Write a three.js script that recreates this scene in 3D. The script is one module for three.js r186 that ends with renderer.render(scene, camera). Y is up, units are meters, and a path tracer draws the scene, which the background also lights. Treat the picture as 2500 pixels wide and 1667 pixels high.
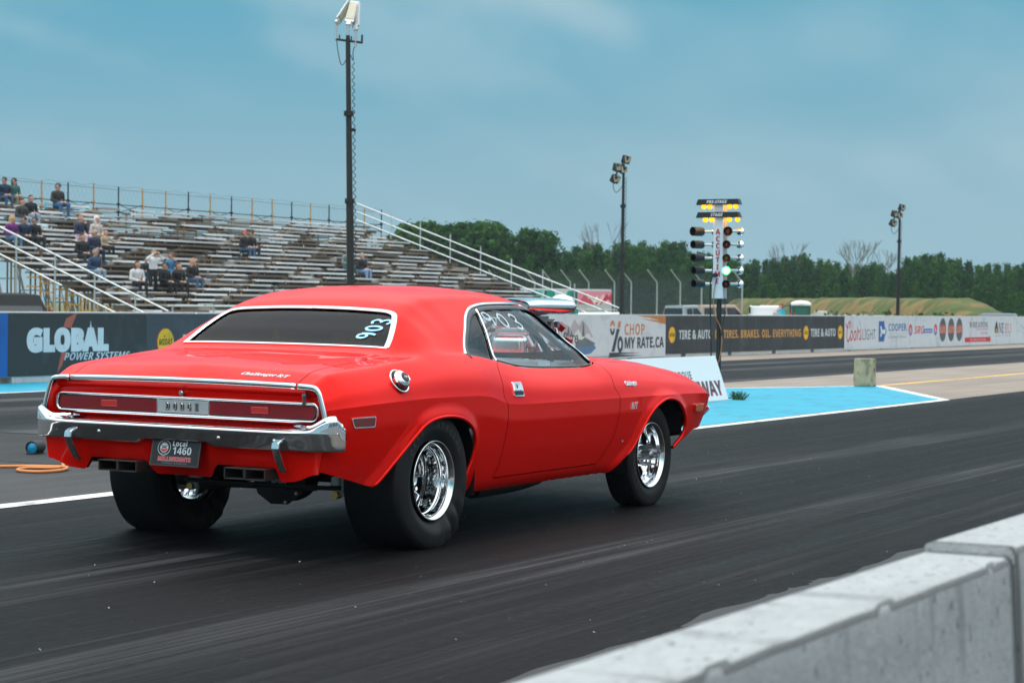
import * as THREE from 'three';
import { mergeGeometries, mergeVertices } from 'three/addons/utils/BufferGeometryUtils.js';
import { RoundedBoxGeometry } from 'three/addons/geometries/RoundedBoxGeometry.js';
import { FontLoader } from 'three/addons/loaders/FontLoader.js';
import { TextGeometry } from 'three/addons/geometries/TextGeometry.js';

// ---------- scene, camera, sky, sun, exposure ----------
// World axes: x runs down the drag strip, y is up, z points to the near guard wall. The rear axle of the car stands over x = 0, z = 0.
const scene = new THREE.Scene();
const renderer = new THREE.WebGLRenderer({ antialias: true });
renderer.toneMapping = THREE.LinearToneMapping;
renderer.toneMappingExposure = 1.34;
renderer.shadowMap.enabled = true;

const CAM = new THREE.Vector3(-9.421, 1.2535, 6.504);
const camera = new THREE.PerspectiveCamera(18.378, 2500 / 1667, 0.1, 4000);
{
  const yaw = 28.4717 * Math.PI / 180, pitch = 0.9429 * Math.PI / 180, roll = 0.6383 * Math.PI / 180;
  const d0 = new THREE.Vector3(Math.cos(yaw), 0, -Math.sin(yaw)), r0 = new THREE.Vector3(Math.sin(yaw), 0, Math.cos(yaw)), u0 = new THREE.Vector3(0, 1, 0);
  const d = d0.clone().multiplyScalar(Math.cos(pitch)).addScaledVector(u0, -Math.sin(pitch)), u = u0.clone().multiplyScalar(Math.cos(pitch)).addScaledVector(d0, Math.sin(pitch));
  const rr = r0.clone().multiplyScalar(Math.cos(roll)).addScaledVector(u, Math.sin(roll)), uu = u.clone().multiplyScalar(Math.cos(roll)).addScaledVector(r0, -Math.sin(roll));
  camera.position.copy(CAM);
  camera.quaternion.setFromRotationMatrix(new THREE.Matrix4().makeBasis(rr, uu, d.negate()));
  camera.focus = 11.6; camera.userData.fStop = 8;
}

// seeded noise
const rng = (seed) => () => { seed = (seed + 0x6d2b79f5) | 0; let t = Math.imul(seed ^ (seed >>> 15), 1 | seed); t = (t + Math.imul(t ^ (t >>> 7), 61 | t)) ^ t; return ((t ^ (t >>> 14)) >>> 0) / 4294967296; };
const hash2 = (x, y, s) => { let h = Math.imul(x | 0, 374761393) ^ Math.imul(y | 0, 668265263) ^ Math.imul(s | 0, 2246822519); h = Math.imul(h ^ (h >>> 13), 1274126177); return ((h ^ (h >>> 16)) >>> 0) / 4294967296; };
// value noise that repeats after px, py cells
function noise(x, y, px, py, s) {
  const ix = Math.floor(x), iy = Math.floor(y), fx = x - ix, fy = y - iy, u = fx * fx * (3 - 2 * fx), v = fy * fy * (3 - 2 * fy);
  const m = (a, p) => ((a % p) + p) % p, x0 = m(ix, px), x1 = m(ix + 1, px), y0 = m(iy, py), y1 = m(iy + 1, py);
  const a = hash2(x0, y0, s), b = hash2(x1, y0, s), c = hash2(x0, y1, s), d = hash2(x1, y1, s);
  return a + (b - a) * u + (c - a) * v + (a - b - c + d) * u * v;
}
function fbm(u, v, nx, ny, oct, s) { let t = 0, a = 0.5, w = 0; for (let i = 0; i < oct; i++) { t += a * noise(u * nx, v * ny, nx, ny, s + i * 17); w += a; a *= 0.5; nx *= 2; ny *= 2; } return t / w; }
const clamp = (x, a, b) => Math.min(b, Math.max(a, x)), lerp = (a, b, t) => a + (b - a) * t, smooth = (a, b, x) => { const t = clamp((x - a) / (b - a), 0, 1); return t * t * (3 - 2 * t); };

// an even overcast with thin streaks of higher cloud, brighter overhead as overcast skies are
{
  const W = 1024, H = 512, data = new Float32Array(W * H * 4);
  for (let j = 0; j < H; j++) for (let i = 0; i < W; i++) {
    const el = ((j + 0.5) / H - 0.5) * Math.PI, s = Math.max(0, Math.sin(el)), u = i / W, v = j / H;
    const k = 1 / (s + 0.12), az = u * 2 * Math.PI, cx = Math.cos(az) * Math.cos(el) * k, cz = Math.sin(az) * Math.cos(el) * k;
    let c = fbm(cx * 0.05 + 0.5, cz * 0.12 + 0.5, 16, 14, 6, 3), c2 = fbm(cx * 0.05 + 0.13, cz * 0.05 + 0.7, 8, 8, 4, 77), c3 = fbm(cx * 0.09 + cz * 0.03, cz * 0.26, 12, 20, 6, 31);
    const cloud = clamp(smooth(0.40, 0.66, c * 0.6 + c2 * 0.4) * .75 + smooth(.5, .72, c3) * .45, 0, 1.1);
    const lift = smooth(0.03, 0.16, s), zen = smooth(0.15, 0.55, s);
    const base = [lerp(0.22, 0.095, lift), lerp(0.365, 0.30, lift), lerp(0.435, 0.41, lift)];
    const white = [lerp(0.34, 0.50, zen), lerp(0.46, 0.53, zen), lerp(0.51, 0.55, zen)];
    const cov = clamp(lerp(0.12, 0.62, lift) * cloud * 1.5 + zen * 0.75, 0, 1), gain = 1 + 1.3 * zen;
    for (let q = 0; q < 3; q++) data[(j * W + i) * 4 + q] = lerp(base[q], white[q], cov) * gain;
    data[(j * W + i) * 4 + 3] = 1;
  }
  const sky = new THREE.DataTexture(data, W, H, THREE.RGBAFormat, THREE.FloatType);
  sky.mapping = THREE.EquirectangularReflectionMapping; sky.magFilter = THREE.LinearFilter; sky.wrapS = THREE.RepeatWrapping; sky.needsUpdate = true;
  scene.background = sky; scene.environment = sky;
}
const sun = new THREE.DirectionalLight(new THREE.Color().setRGB(1, 0.95, 0.87), 1.5);
sun.name = 'sun'; sun.position.set(-6, 26, -3); sun.target.position.set(1, 0, 0); sun.castShadow = true; sun.shadow.radius = 40; sun.shadow.mapSize.set(2048, 2048);
Object.assign(sun.shadow.camera, { left: -30, right: 60, top: 40, bottom: -40, near: 1, far: 120 });
scene.add(sun, sun.target);

scene.fog = new THREE.FogExp2(new THREE.Color().setRGB(0.62, 0.76, 0.85), 0.00022);
// ---------- helpers ----------
const V = (x, y, z) => new THREE.Vector3(x, y, z), RAD = Math.PI / 180;
const lin = (r, g, b) => new THREE.Color().setRGB(r, g, b);
const mat = (o) => { const { c, r = 0.7, m = 0, ...rest } = o; const M = new THREE.MeshPhysicalMaterial({ roughness: r, metalness: m, ...rest }); if (c) M.color.setRGB(...c); return M; };
const taken = new Map();
function numbered(name) { const n = taken.get(name) || 0; taken.set(name, n + 1); return n ? name + '_' + String(n).padStart(3, '0') : name; }
function tag(o, label, category, group, kind) { o.userData = {}; if (label) o.userData.label = label; if (category) o.userData.category = category; if (group) o.userData.group = group; if (kind) o.userData.kind = kind; return o; }
function thing(name, label, category, group, p) { const o = new THREE.Group(); o.name = numbered(name); tag(o, label, category, group); if (p) o.position.set(...p); scene.add(o); return o; }
function clean(g) { g = g.index ? g.toNonIndexed() : g; for (const k of Object.keys(g.attributes)) if (!['position', 'normal', 'uv', 'color'].includes(k)) g.deleteAttribute(k); if (!g.attributes.normal) g.computeVertexNormals(); if (!g.attributes.uv) g.setAttribute('uv', new THREE.BufferAttribute(new Float32Array(g.attributes.position.count * 2), 2)); g.morphAttributes = {}; return g; }
const merge = (list) => { list = list.filter(Boolean).map(clean); const anyColor = list.some((g) => g.attributes.color); for (const g of list) if (anyColor && !g.attributes.color) g.setAttribute('color', new THREE.BufferAttribute(new Float32Array(g.attributes.position.count * 3).fill(1), 3)); return list.length > 1 ? mergeGeometries(list) : list[0]; };
function part(name, geo, m, parent, label) { const o = new THREE.Mesh(Array.isArray(geo) ? merge(geo) : geo, m); o.name = name; o.castShadow = o.receiveShadow = true; if (label) o.userData.label = label; parent.add(o); return o; }
function single(name, geo, m, label, category, group, p) { const o = part(numbered(name), geo, m, scene); tag(o, label, category, group); if (p) o.position.set(...p); return o; }
function structure(name, geo, m) { const o = part(numbered(name), geo, m, scene); tag(o, null, null, null, 'structure'); return o; }
const at = (g, x = 0, y = 0, z = 0, rx = 0, ry = 0, rz = 0, s) => { if (s) g.scale(...(Array.isArray(s) ? s : [s, s, s])); if (rx || ry || rz) g.applyMatrix4(new THREE.Matrix4().makeRotationFromEuler(new THREE.Euler(rx, ry, rz))); return g.translate(x, y, z); };
const box = (w, h, d, x, y, z, rx, ry, rz) => at(new THREE.BoxGeometry(w, h, d), x, y, z, rx, ry, rz);
const rbox = (w, h, d, r, x, y, z, rx, ry, rz, seg = 2) => at(new RoundedBoxGeometry(w, h, d, seg, Math.min(r, w / 2.01, h / 2.01, d / 2.01)), x, y, z, rx, ry, rz);
const cyl = (r0, r1, h, x, y, z, rx, ry, rz, n = 20, open = false) => at(new THREE.CylinderGeometry(r0, r1, h, n, 1, open), x, y, z, rx, ry, rz);
const sph = (r, x, y, z, s, n = 16) => at(new THREE.SphereGeometry(r, n, Math.max(8, n * 0.7 | 0)), x, y, z, 0, 0, 0, s);
const lathe = (pts, n = 48) => new THREE.LatheGeometry(pts.map((p) => new THREE.Vector2(...p)), n);
const tube = (pts, r, seg, n = 6, closed = false) => new THREE.TubeGeometry(new THREE.CatmullRomCurve3(pts.map((p) => p.isVector3 ? p : V(...p)), closed, 'centripetal'), seg || pts.length * 4, r, n, closed);
// a straight bar between two points
function bar(a, b, r, n = 8, r2 = r) { const A = V(...a), B = V(...b), d = B.clone().sub(A), g = new THREE.CylinderGeometry(r2, r, d.length(), n); g.applyQuaternion(new THREE.Quaternion().setFromUnitVectors(V(0, 1, 0), d.clone().normalize())); return g.translate(...A.add(B).multiplyScalar(0.5).toArray()); }
const shapeOf = (pts) => new THREE.Shape(pts.map((p) => new THREE.Vector2(...p)));
const extrude = (pts, depth, bevel = 0, holes) => { const s = Array.isArray(pts) ? shapeOf(pts) : pts; if (holes) s.holes = holes.map((h) => new THREE.Path(h.map((p) => new THREE.Vector2(...p)))); return new THREE.ExtrudeGeometry(s, { depth, bevelEnabled: bevel > 0, bevelSize: bevel, bevelThickness: bevel, bevelSegments: 2, curveSegments: 12 }); };
// sweep a profile [[a, b], ...] along points with an up vector each: position = P + side * a + up * b
function sweep(path, ups, profile, closedPath = false, closedProfile = true) {
  const n = path.length, m = profile.length, pos = [], idx = [];
  for (let i = 0; i < n; i++) {
    const a = path[closedPath ? (i - 1 + n) % n : Math.max(0, i - 1)], b = path[closedPath ? (i + 1) % n : Math.min(n - 1, i + 1)], t = b.clone().sub(a).normalize(), up = (Array.isArray(ups) ? ups[i] : ups).clone();
    up.addScaledVector(t, -up.dot(t)).normalize(); const side = t.clone().cross(up);
    const pr = typeof profile[0] === 'function' ? profile : profile;
    for (const [p, q] of pr) pos.push(path[i].x + side.x * p + up.x * q, path[i].y + side.y * p + up.y * q, path[i].z + side.z * p + up.z * q);
  }
  const rows = closedPath ? n : n - 1, cols = closedProfile ? m : m - 1;
  for (let i = 0; i < rows; i++) for (let j = 0; j < cols; j++) { const a = i * m + j, b = i * m + (j + 1) % m, c = ((i + 1) % n) * m + j, d = ((i + 1) % n) * m + (j + 1) % m; idx.push(a, c, b, b, c, d); }
  if (!closedPath && closedProfile) { for (let j = 1; j < m - 1; j++) { idx.push(0, j, j + 1); const o = (n - 1) * m; idx.push(o, o + j + 1, o + j); } }
  const g = new THREE.BufferGeometry(); g.setAttribute('position', new THREE.BufferAttribute(new Float32Array(pos), 3)); g.setIndex(idx); g.computeVertexNormals(); return g;
}
const ring = (w, h, n = 10) => [...Array(n)].map((_, i) => [Math.cos(i / n * 2 * Math.PI) * w, Math.sin(i / n * 2 * Math.PI) * h]);
// smooth curve through points, without overshoot
function K(p) {
  const n = p.length, m = new Array(n).fill(0), d = []; for (let i = 0; i < n - 1; i++) d.push((p[i + 1][1] - p[i][1]) / (p[i + 1][0] - p[i][0]));
  m[0] = d[0]; m[n - 1] = d[n - 2]; for (let i = 1; i < n - 1; i++) if (d[i - 1] * d[i] > 0) { const a = p[i][0] - p[i - 1][0], b = p[i + 1][0] - p[i][0], w1 = 2 * b + a, w2 = b + 2 * a; m[i] = (w1 + w2) / (w1 / d[i - 1] + w2 / d[i]); }
  return (x) => { if (x <= p[0][0]) return p[0][1]; if (x >= p[n - 1][0]) return p[n - 1][1]; let i = 0; while (x > p[i + 1][0]) i++; const h = p[i + 1][0] - p[i][0], t = (x - p[i][0]) / h, t2 = t * t, t3 = t2 * t; return (2 * t3 - 3 * t2 + 1) * p[i][1] + (t3 - 2 * t2 + t) * h * m[i] + (3 * t2 - 2 * t3) * p[i + 1][1] + (t3 - t2) * h * m[i + 1]; };
}
// textures
function dataTex(w, h, f, srgb) { const a = new Uint8Array(w * h * 4); for (let j = 0; j < h; j++) for (let i = 0; i < w; i++) { const c = f(i / w, j / h, i, j), o = (j * w + i) * 4; if (typeof c === 'number') a[o] = a[o + 1] = a[o + 2] = clamp(c, 0, 1) * 255; else for (let q = 0; q < 3; q++) a[o + q] = clamp(c[q], 0, 1) * 255; a[o + 3] = 255; } const t = new THREE.DataTexture(a, w, h); t.wrapS = t.wrapT = THREE.RepeatWrapping; t.magFilter = THREE.LinearFilter; if (srgb) t.colorSpace = THREE.SRGBColorSpace; t.needsUpdate = true; return t; }
const sr = (l) => l <= 0.0031308 ? l * 12.92 : 1.055 * Math.pow(l, 1 / 2.4) - 0.055; // linear to sRGB
const srgb3 = (c, k = 1) => [sr(c[0] * k), sr(c[1] * k), sr(c[2] * k)];
function canvasTex(w, h, draw) { const c = document.createElement('canvas'); c.width = w; c.height = h; draw(c.getContext('2d'), w, h); const t = new THREE.CanvasTexture(c); t.colorSpace = THREE.SRGBColorSpace; t.magFilter = THREE.LinearFilter; return t; }
// a horizontal sheet with uv in metres
function sheet(x0, x1, z0, z1, y, us = 1, vs = 1, nx = 1, nz = 1) { const g = new THREE.PlaneGeometry(x1 - x0, z1 - z0, nx, nz); g.rotateX(-Math.PI / 2); g.translate((x0 + x1) / 2, y, (z0 + z1) / 2); const p = g.attributes.position, uv = g.attributes.uv; for (let i = 0; i < p.count; i++) uv.setXY(i, p.getX(i) / us, p.getZ(i) / vs); return g; }
function flatPoly(pts, y, us = 1) { const g = new THREE.ShapeGeometry(shapeOf(pts.map(([x, z]) => [x, -z]))); g.rotateX(-Math.PI / 2); g.translate(0, y, 0); const p = g.attributes.position, uv = g.attributes.uv; for (let i = 0; i < p.count; i++) uv.setXY(i, p.getX(i) / us, p.getZ(i) / us); return g; }
const font = await new FontLoader().loadAsync('fonts/droid/droid_sans_bold.typeface.json'), serif = await new FontLoader().loadAsync('fonts/droid/droid_serif_bold.typeface.json');
const text3 = (s, size, depth, f = font, bevel = 0) => { const g = new TextGeometry(s, { font: f, size, depth, curveSegments: 3, bevelEnabled: bevel > 0, bevelSize: bevel, bevelThickness: bevel, bevelSegments: 1 }); g.computeBoundingBox(); return g; };

// shared materials
const M = {
  paint: mat({ c: [0.88, 0.006, 0.002], r: 0.32, m: 0.38, specularIntensity: 0.0, clearcoat: 0.36, clearcoatRoughness: 0.012 }),
  chrome: mat({ c: [0.86, 0.87, 0.88], r: 0.06, m: 1 }),
  polished: mat({ c: [0.88, 0.89, 0.9], r: 0.15, m: 1 }),
  steel: mat({ c: [0.35, 0.36, 0.37], r: 0.35, m: 1 }),
  galv: mat({ c: [0.55, 0.58, 0.6], r: 0.5, m: 0.7 }),
  black: mat({ c: [0.012, 0.012, 0.013], r: 0.55 }),
  gloss: mat({ c: [0.01, 0.01, 0.011], r: 0.2 }),
  rubber: mat({ c: [0.012, 0.0122, 0.0125], r: 0.6, specularIntensity: 0.45 }),
  under: mat({ c: [0.012, 0.012, 0.013], r: 0.9, specularIntensity: 0.2 }),
  gold: mat({ c: [0.6, 0.4, 0.12], r: 0.35, m: 1 }),
};

// ---------- the red muscle car ----------
function sdPoly(px, py, P) { // positive inside
  let d = 1e9, inside = false;
  for (let i = 0, j = P.length - 1; i < P.length; j = i++) {
    const [ax, ay] = P[i], [bx, by] = P[j], ex = bx - ax, ey = by - ay, wx = px - ax, wy = py - ay, t = clamp((wx * ex + wy * ey) / (ex * ex + ey * ey || 1e-9), 0, 1), dx = wx - ex * t, dy = wy - ey * t;
    d = Math.min(d, dx * dx + dy * dy);
    if ((ay > py) !== (by > py) && px < (bx - ax) * (py - ay) / (by - ay) + ax) inside = !inside;
  }
  return (inside ? 1 : -1) * Math.sqrt(d);
}
function curve2(pts, n, closed = false) { const c = new THREE.CatmullRomCurve3(pts.map(([a, b]) => V(a, b, 0)), closed, 'centripetal'); return c.getPoints(n).map((p) => [p.x, p.y]); }
function meshOf(nu, nv, f) { const p = [], idx = []; for (let i = 0; i <= nu; i++) for (let j = 0; j <= nv; j++) p.push(...f(i / nu, j / nv)); for (let i = 0; i < nu; i++) for (let j = 0; j < nv; j++) { const a = i * (nv + 1) + j, b = a + 1, c = a + nv + 1, d = c + 1; idx.push(a, b, c, b, d, c); } const g = new THREE.BufferGeometry(); g.setAttribute('position', new THREE.BufferAttribute(new Float32Array(p), 3)); g.setIndex(idx); g.computeVertexNormals(); return { p: Array.from(g.attributes.position.array), n: Array.from(g.attributes.normal.array), i: idx }; }
function clip(g, f) {
  const N = g.p.length / 3, val = new Float64Array(N), map = new Int32Array(N).fill(-1), out = { p: [], n: [], i: [] }, cuts = new Map();
  for (let k = 0; k < N; k++) val[k] = f(g.p[3 * k], g.p[3 * k + 1], g.p[3 * k + 2]);
  const keep = (k) => { if (map[k] < 0) { map[k] = out.p.length / 3; out.p.push(g.p[3 * k], g.p[3 * k + 1], g.p[3 * k + 2]); out.n.push(g.n[3 * k], g.n[3 * k + 1], g.n[3 * k + 2]); } return map[k]; };
  const cut = (a, b) => { if (a > b) [a, b] = [b, a]; const key = a * N + b; let v = cuts.get(key); if (v === undefined) { const t = val[a] / (val[a] - val[b]); v = out.p.length / 3; for (let q = 0; q < 3; q++) { out.p.push(lerp(g.p[3 * a + q], g.p[3 * b + q], t)); out.n.push(lerp(g.n[3 * a + q], g.n[3 * b + q], t)); } cuts.set(key, v); } return v; };
  for (let t = 0; t < g.i.length; t += 3) {
    const v = [g.i[t], g.i[t + 1], g.i[t + 2]], poly = [];
    for (let q = 0; q < 3; q++) { const a = v[q], b = v[(q + 1) % 3]; if (val[a] > 0) poly.push(keep(a)); if ((val[a] > 0) !== (val[b] > 0)) poly.push(cut(a, b)); }
    for (let q = 1; q + 1 < poly.length; q++) out.i.push(poly[0], poly[q], poly[q + 1]);
  }
  return out;
}
// sheet metal with a turned-in edge of the given depth
function panel(g, depth = 0.016, offset = 0) {
  const N = g.p.length / 3, pos = [], nor = [], idx = [...g.i], edge = new Map();
  for (let k = 0; k < N; k++) { const n = V(g.n[3 * k], g.n[3 * k + 1], g.n[3 * k + 2]).normalize(); pos.push(g.p[3 * k] + n.x * offset, g.p[3 * k + 1] + n.y * offset, g.p[3 * k + 2] + n.z * offset); nor.push(n.x, n.y, n.z); }
  if (depth) {
    for (let t = 0; t < g.i.length; t += 3) for (let q = 0; q < 3; q++) { const a = g.i[t + q], b = g.i[t + (q + 1) % 3], key = Math.min(a, b) * N + Math.max(a, b); edge.set(key, edge.has(key) ? null : [a, b]); }
    for (const e of edge.values()) if (e) {
      const [a, b] = e, o = pos.length / 3, A = [pos[3 * a], pos[3 * a + 1], pos[3 * a + 2]], B = [pos[3 * b], pos[3 * b + 1], pos[3 * b + 2]], nA = [nor[3 * a], nor[3 * a + 1], nor[3 * a + 2]], nB = [nor[3 * b], nor[3 * b + 1], nor[3 * b + 2]];
      const A2 = A.map((x, q) => x - nA[q] * depth), B2 = B.map((x, q) => x - nB[q] * depth), fn = V(...B).sub(V(...A)).cross(V(...A2).sub(V(...A))).normalize();
      pos.push(...A, ...B, ...A2, ...B2); for (let q = 0; q < 4; q++) nor.push(fn.x, fn.y, fn.z); idx.push(o, o + 2, o + 1, o + 1, o + 2, o + 3);
    }
  }
  const G = new THREE.BufferGeometry(); G.setAttribute('position', new THREE.BufferAttribute(new Float32Array(pos), 3)); G.setAttribute('normal', new THREE.BufferAttribute(new Float32Array(nor), 3)); G.setIndex(idx); return G;
}
// the launch rolls the body a little: the left side rises
const leaned = (g) => { const p = g.attributes.position; for (let i = 0; i < p.count; i++) p.setY(i, p.getY(i) - p.getZ(i) * 0.0065); return g; };
const join = (a, b) => { const o = a.p.length / 3; return { p: [...a.p, ...b.p], n: [...a.n, ...b.n], i: [...a.i, ...b.i.map((k) => k + o)] }; };

const XR = -0.925, XF = 3.9;
const YC = K([[-.93, .747], [-.5, .772], [0, .784], [.42, .781], [.58, .768], [.8, .724], [1, .717], [2.2, .711], [2.9, .709], [3.6, .697], [3.9, .65]]);
const ZC = K([[-.93, .868], [-.8, .905], [-.6, .94], [-.3, .958], [0, .965], [.5, .962], [.8, .957], [1.4, .955], [2.2, .957], [2.9, .955], [3.25, .946], [3.55, .926], [3.72, .893], [3.82, .85], [3.9, .77]]);
const YB = K([[-.93, .85], [-.86, .884], [-.78, .915], [-.6, .936], [-.4, .95], [-.1, .978], [.2, .993], [.5, .988], [.85, .948], [1.17, .908], [1.5, .894], [1.89, .894], [2.1, .912], [2.5, .893], [3.05, .86], [3.45, .822], [3.65, .782], [3.8, .725], [3.9, .66]]);
const ZB = K([[-.93, .80], [-.8, .815], [-.6, .83], [-.2, .85], [.2, .85], [.5, .845], [.85, .842], [1.2, .845], [1.8, .845], [2.2, .835], [3, .82], [3.5, .80], [3.7, .775], [3.82, .715], [3.9, .61]]);
const YT = K([[-.93, .872], [-.86, .908], [-.78, .94], [-.65, .96], [-.5, .974], [-.25, .993], [-.1, 1.008], [-.04, 1.03], [.12, 1.14], [.25, 1.226], [.4, 1.296], [.6, 1.345], [.85, 1.366], [1.1, 1.37], [1.35, 1.36], [1.55, 1.338], [1.75, 1.262], [1.95, 1.15], [2.12, 1.045], [2.24, .965], [2.4, .952], [2.8, .942], [3.2, .915], [3.55, .865], [3.75, .79], [3.86, .7]]);
const ZE = K([[-.93, .62], [-.2, .66], [-.04, .70], [.1, .675], [.2, .645], [.34, .605], [.5, .595], [.9, .6], [1.3, .6], [1.6, .585], [1.76, .6], [1.97, .665], [2.1, .725], [2.24, .70], [2.6, .64], [3.5, .6], [3.86, .45]]);
const DR = K([[-.93, .008], [-.2, .012], [-.04, .012], [.12, .018], [.3, .035], [.5, .06], [.9, .08], [1.3, .08], [1.6, .07], [1.76, .045], [1.97, .055], [2.1, .075], [2.24, .02], [3.4, .02], [3.86, .03]]);
const PK = K([[-.93, .004], [-.8, .012], [-.5, .014], [-.2, .008], [-.1, 0], [2.3, 0], [2.5, .006], [3.6, .008], [3.86, 0]]);
const rearArch = curve2([[.30, .1], [.325, .3], [.355, .352], [.391, .443], [.398, .535], [.362, .602], [.271, .655], [.151, .681], [-.01, .683], [-.135, .657], [-.24, .593], [-.386, .482], [-.502, .385], [-.58, .33], [-.7, .2]], 70);
const frontArch = curve2([[2.1, .1], [2.226, .256], [2.426, .392], [2.531, .517], [2.635, .613], [2.79, .672], [2.911, .686], [3.043, .664], [3.131, .61], [3.199, .535], [3.192, .447], [3.068, .36], [2.95, .2]], 70);
const wob = (x, y) => { const d = Math.min(-sdPoly(x, y, rearArch), -sdPoly(x, y, frontArch)); return .02 * (1 - smooth(-.01, .075, d)); };
function crom(pts, counts) { // centripetal curve through pts with fixed samples per span
  const n = pts.length, P = [[2 * pts[0][0] - pts[1][0], 2 * pts[0][1] - pts[1][1]], ...pts, [-pts[n - 2][0], pts[n - 2][1]]], out = [];
  for (let k = 0; k < n - 1; k++) {
    const [p0, p1, p2, p3] = P.slice(k, k + 4), T = (a, b, t) => t + Math.pow(Math.hypot(b[0] - a[0], b[1] - a[1]) + 1e-6, .5), t0 = 0, t1 = T(p0, p1, t0), t2 = T(p1, p2, t1), t3 = T(p2, p3, t2);
    for (let s = 0; s < counts[k] + (k === n - 2 ? 1 : 0); s++) {
      const t = lerp(t1, t2, s / counts[k]), q = [0, 1].map((c) => { const L = (a, b, ta, tb) => (tb - t) / (tb - ta) * a + (t - ta) / (tb - ta) * b, A1 = L(p0[c], p1[c], t0, t1), A2 = L(p1[c], p2[c], t1, t2), A3 = L(p2[c], p3[c], t2, t3); return L(L(A1, A2, t0, t2), L(A2, A3, t1, t3), t1, t2); });
      out.push(q);
    }
  }
  return out;
}
const SPAN = [8, 8, 5, 6, 6, 5, 8, 9];
function upper(x) { // right half section from the crease to the middle: [z, y]
  const yc = YC(x), zc = ZC(x), yb = YB(x), zb = ZB(x), yt = YT(x), ze = ZE(x), dr = DR(x), ye = yt - dr, h = smooth(.02, .25, ye - yb), E = [ze, ye];
  const P3 = [lerp(zb - .05, zb - .03, h), lerp(yb + Math.max(0, (ye - yb)) * .35, yb + .025, h)], P4 = [lerp(P3[0], E[0], .5) + .014 * h, lerp(P3[1], E[1], .5)];
  const pts = [[zc, yc], [lerp(zc, zb, .45) + .014, lerp(yc, yb, .52)], [zb, yb], P3, P4, [E[0] + .012 * h, E[1] - .022 * h], [ze - .055, ye + dr * .42], [ze * .55, ye + dr * .86], [0, yt]];
  const s = crom(pts, SPAN), pk = PK(x); for (const q of s) q[1] += pk * Math.max(0, 1 - q[0] / .42); return s;
}
const stationsU = (() => { const a = []; for (let x = XR; x < XF - .001; x += (x < -.75 || x > 3.6 || (x > -.1 && x < .6) || (x > 1.5 && x < 2.3)) ? .0115 : .0165) a.push(x); a.push(XF); return a; })();
const secCache = stationsU.map(upper), NV = secCache[0].length - 1;
const upperGrid = meshOf(stationsU.length - 1, 2 * NV, (u, v) => { const k = Math.round(u * (stationsU.length - 1)), j = Math.round(v * 2 * NV), s = secCache[k], x = stationsU[k]; const right = j <= NV, q = s[right ? j : 2 * NV - j], z = q[0] + (q[1] < .8 ? wob(x, q[1]) * smooth(.8, .72, q[1]) : 0); return [x, q[1], right ? z : -z]; });
const LOW = K([[.24, -.105], [.27, -.078], [.3, -.062], [.34, -.05], [.42, -.03], [.5, -.014], [.58, -.003], [.64, .003], [.69, .001], [.72, 0]]);
const lowerGrid = (side) => meshOf(stationsU.length - 1, 44, (u, v) => { const x = stationsU[Math.round(u * (stationsU.length - 1))], y = lerp(YC(x), .245, v), yy = lerp(.72, .24, v), tail = smooth(-.6, -.92, x) * .0, z = ZC(x) + LOW(yy) * (1 + tail) + wob(x, y) - smooth(3.2, 3.86, x) * .12 * v; return side > 0 ? [x, y, z] : [x, y, -z]; });
function flip(g) { for (let t = 0; t < g.i.length; t += 3) [g.i[t + 1], g.i[t + 2]] = [g.i[t + 2], g.i[t + 1]]; g.n = g.n.map((a) => -a); return g; }
// orient: make sure normals point outwards
function outward(g) { let s = 0; for (let k = 0; k < g.p.length; k += 3) { const cy = .55; s += g.n[k + 1] * (g.p[k + 1] - cy) + g.n[k + 2] * g.p[k + 2]; } return s < 0 ? flip(g) : g; }
const UP_ = outward(upperGrid), LR = outward(lowerGrid(1)), LL = outward(lowerGrid(-1));

// outlines read from the side (x, y) and from above (x, |z|)
const doorRear = K([[.2, .60], [.323, .705], [.36, .728], [.42, .742], [.489, .752], [.6, .766], [.693, .770], [.729, .768], [.77, .743], [.82, .757], [.9, .793], [.93, .82], [.965, .876]]);
const doorFront = K([[.2, 1.9], [.265, 1.955], [.317, 1.989], [.36, 2.045], [.481, 2.153], [.56, 2.18], [.65, 2.194], [.72, 2.203], [.785, 2.165], [.85, 2.19], [.9, 2.16], [.94, 2.10], [1.2, 2.1]]);
const glassBase = K([[.4, 1.03], [.531, 1.006], [.846, .962], [1.17, .921], [1.5, .909], [1.89, .906], [2.0, .912], [2.12, .932]]);
const winPoly = [...curve2([[.52, 1.0], [.60, 1.069], [.725, 1.157], [.80, 1.205], [.89, 1.243], [1.0, 1.263], [1.097, 1.271], [1.35, 1.276], [1.573, 1.274], [1.68, 1.265], [1.76, 1.243], [1.86, 1.186], [1.97, 1.110], [2.048, 1.03], [2.10, .938]], 60), ...[2.0, 1.89, 1.7, 1.5, 1.3, 1.17, 1.0, .846, .7].map((x) => [x, glassBase(x)])];
const fDoor = (x, y, z) => Math.min(x - doorRear(y), doorFront(y) - x, y - .318, glassBase(x) - .004 - y + (Math.abs(z) < .6 ? -1 : 0));
const fWin = (x, y, z) => Math.min(sdPoly(x, y, winPoly), Math.abs(z) - (ZE(x) - .004));
const hoodEdge = (x) => lerp(.715, .655, (x - 2.1) / 1.7);
const cowlX = (z) => 2.27 - .11 * Math.pow(Math.abs(z) / .7, 2);
const fHood = (x, y, z) => Math.min(x - cowlX(z) - .05, 3.79 - x - .03 * (z * z), hoodEdge(x) - Math.abs(z));
const fHole = (x, y, z) => Math.min(x - 2.42, 3.12 - x, .27 - Math.abs(z));
const fFender = (x, y, z) => Math.min(x - doorFront(y), Math.max(Math.abs(z) - hoodEdge(x), x - 3.79 + .03 * z * z), Math.max(x - 2.08, .93 - y));
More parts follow.
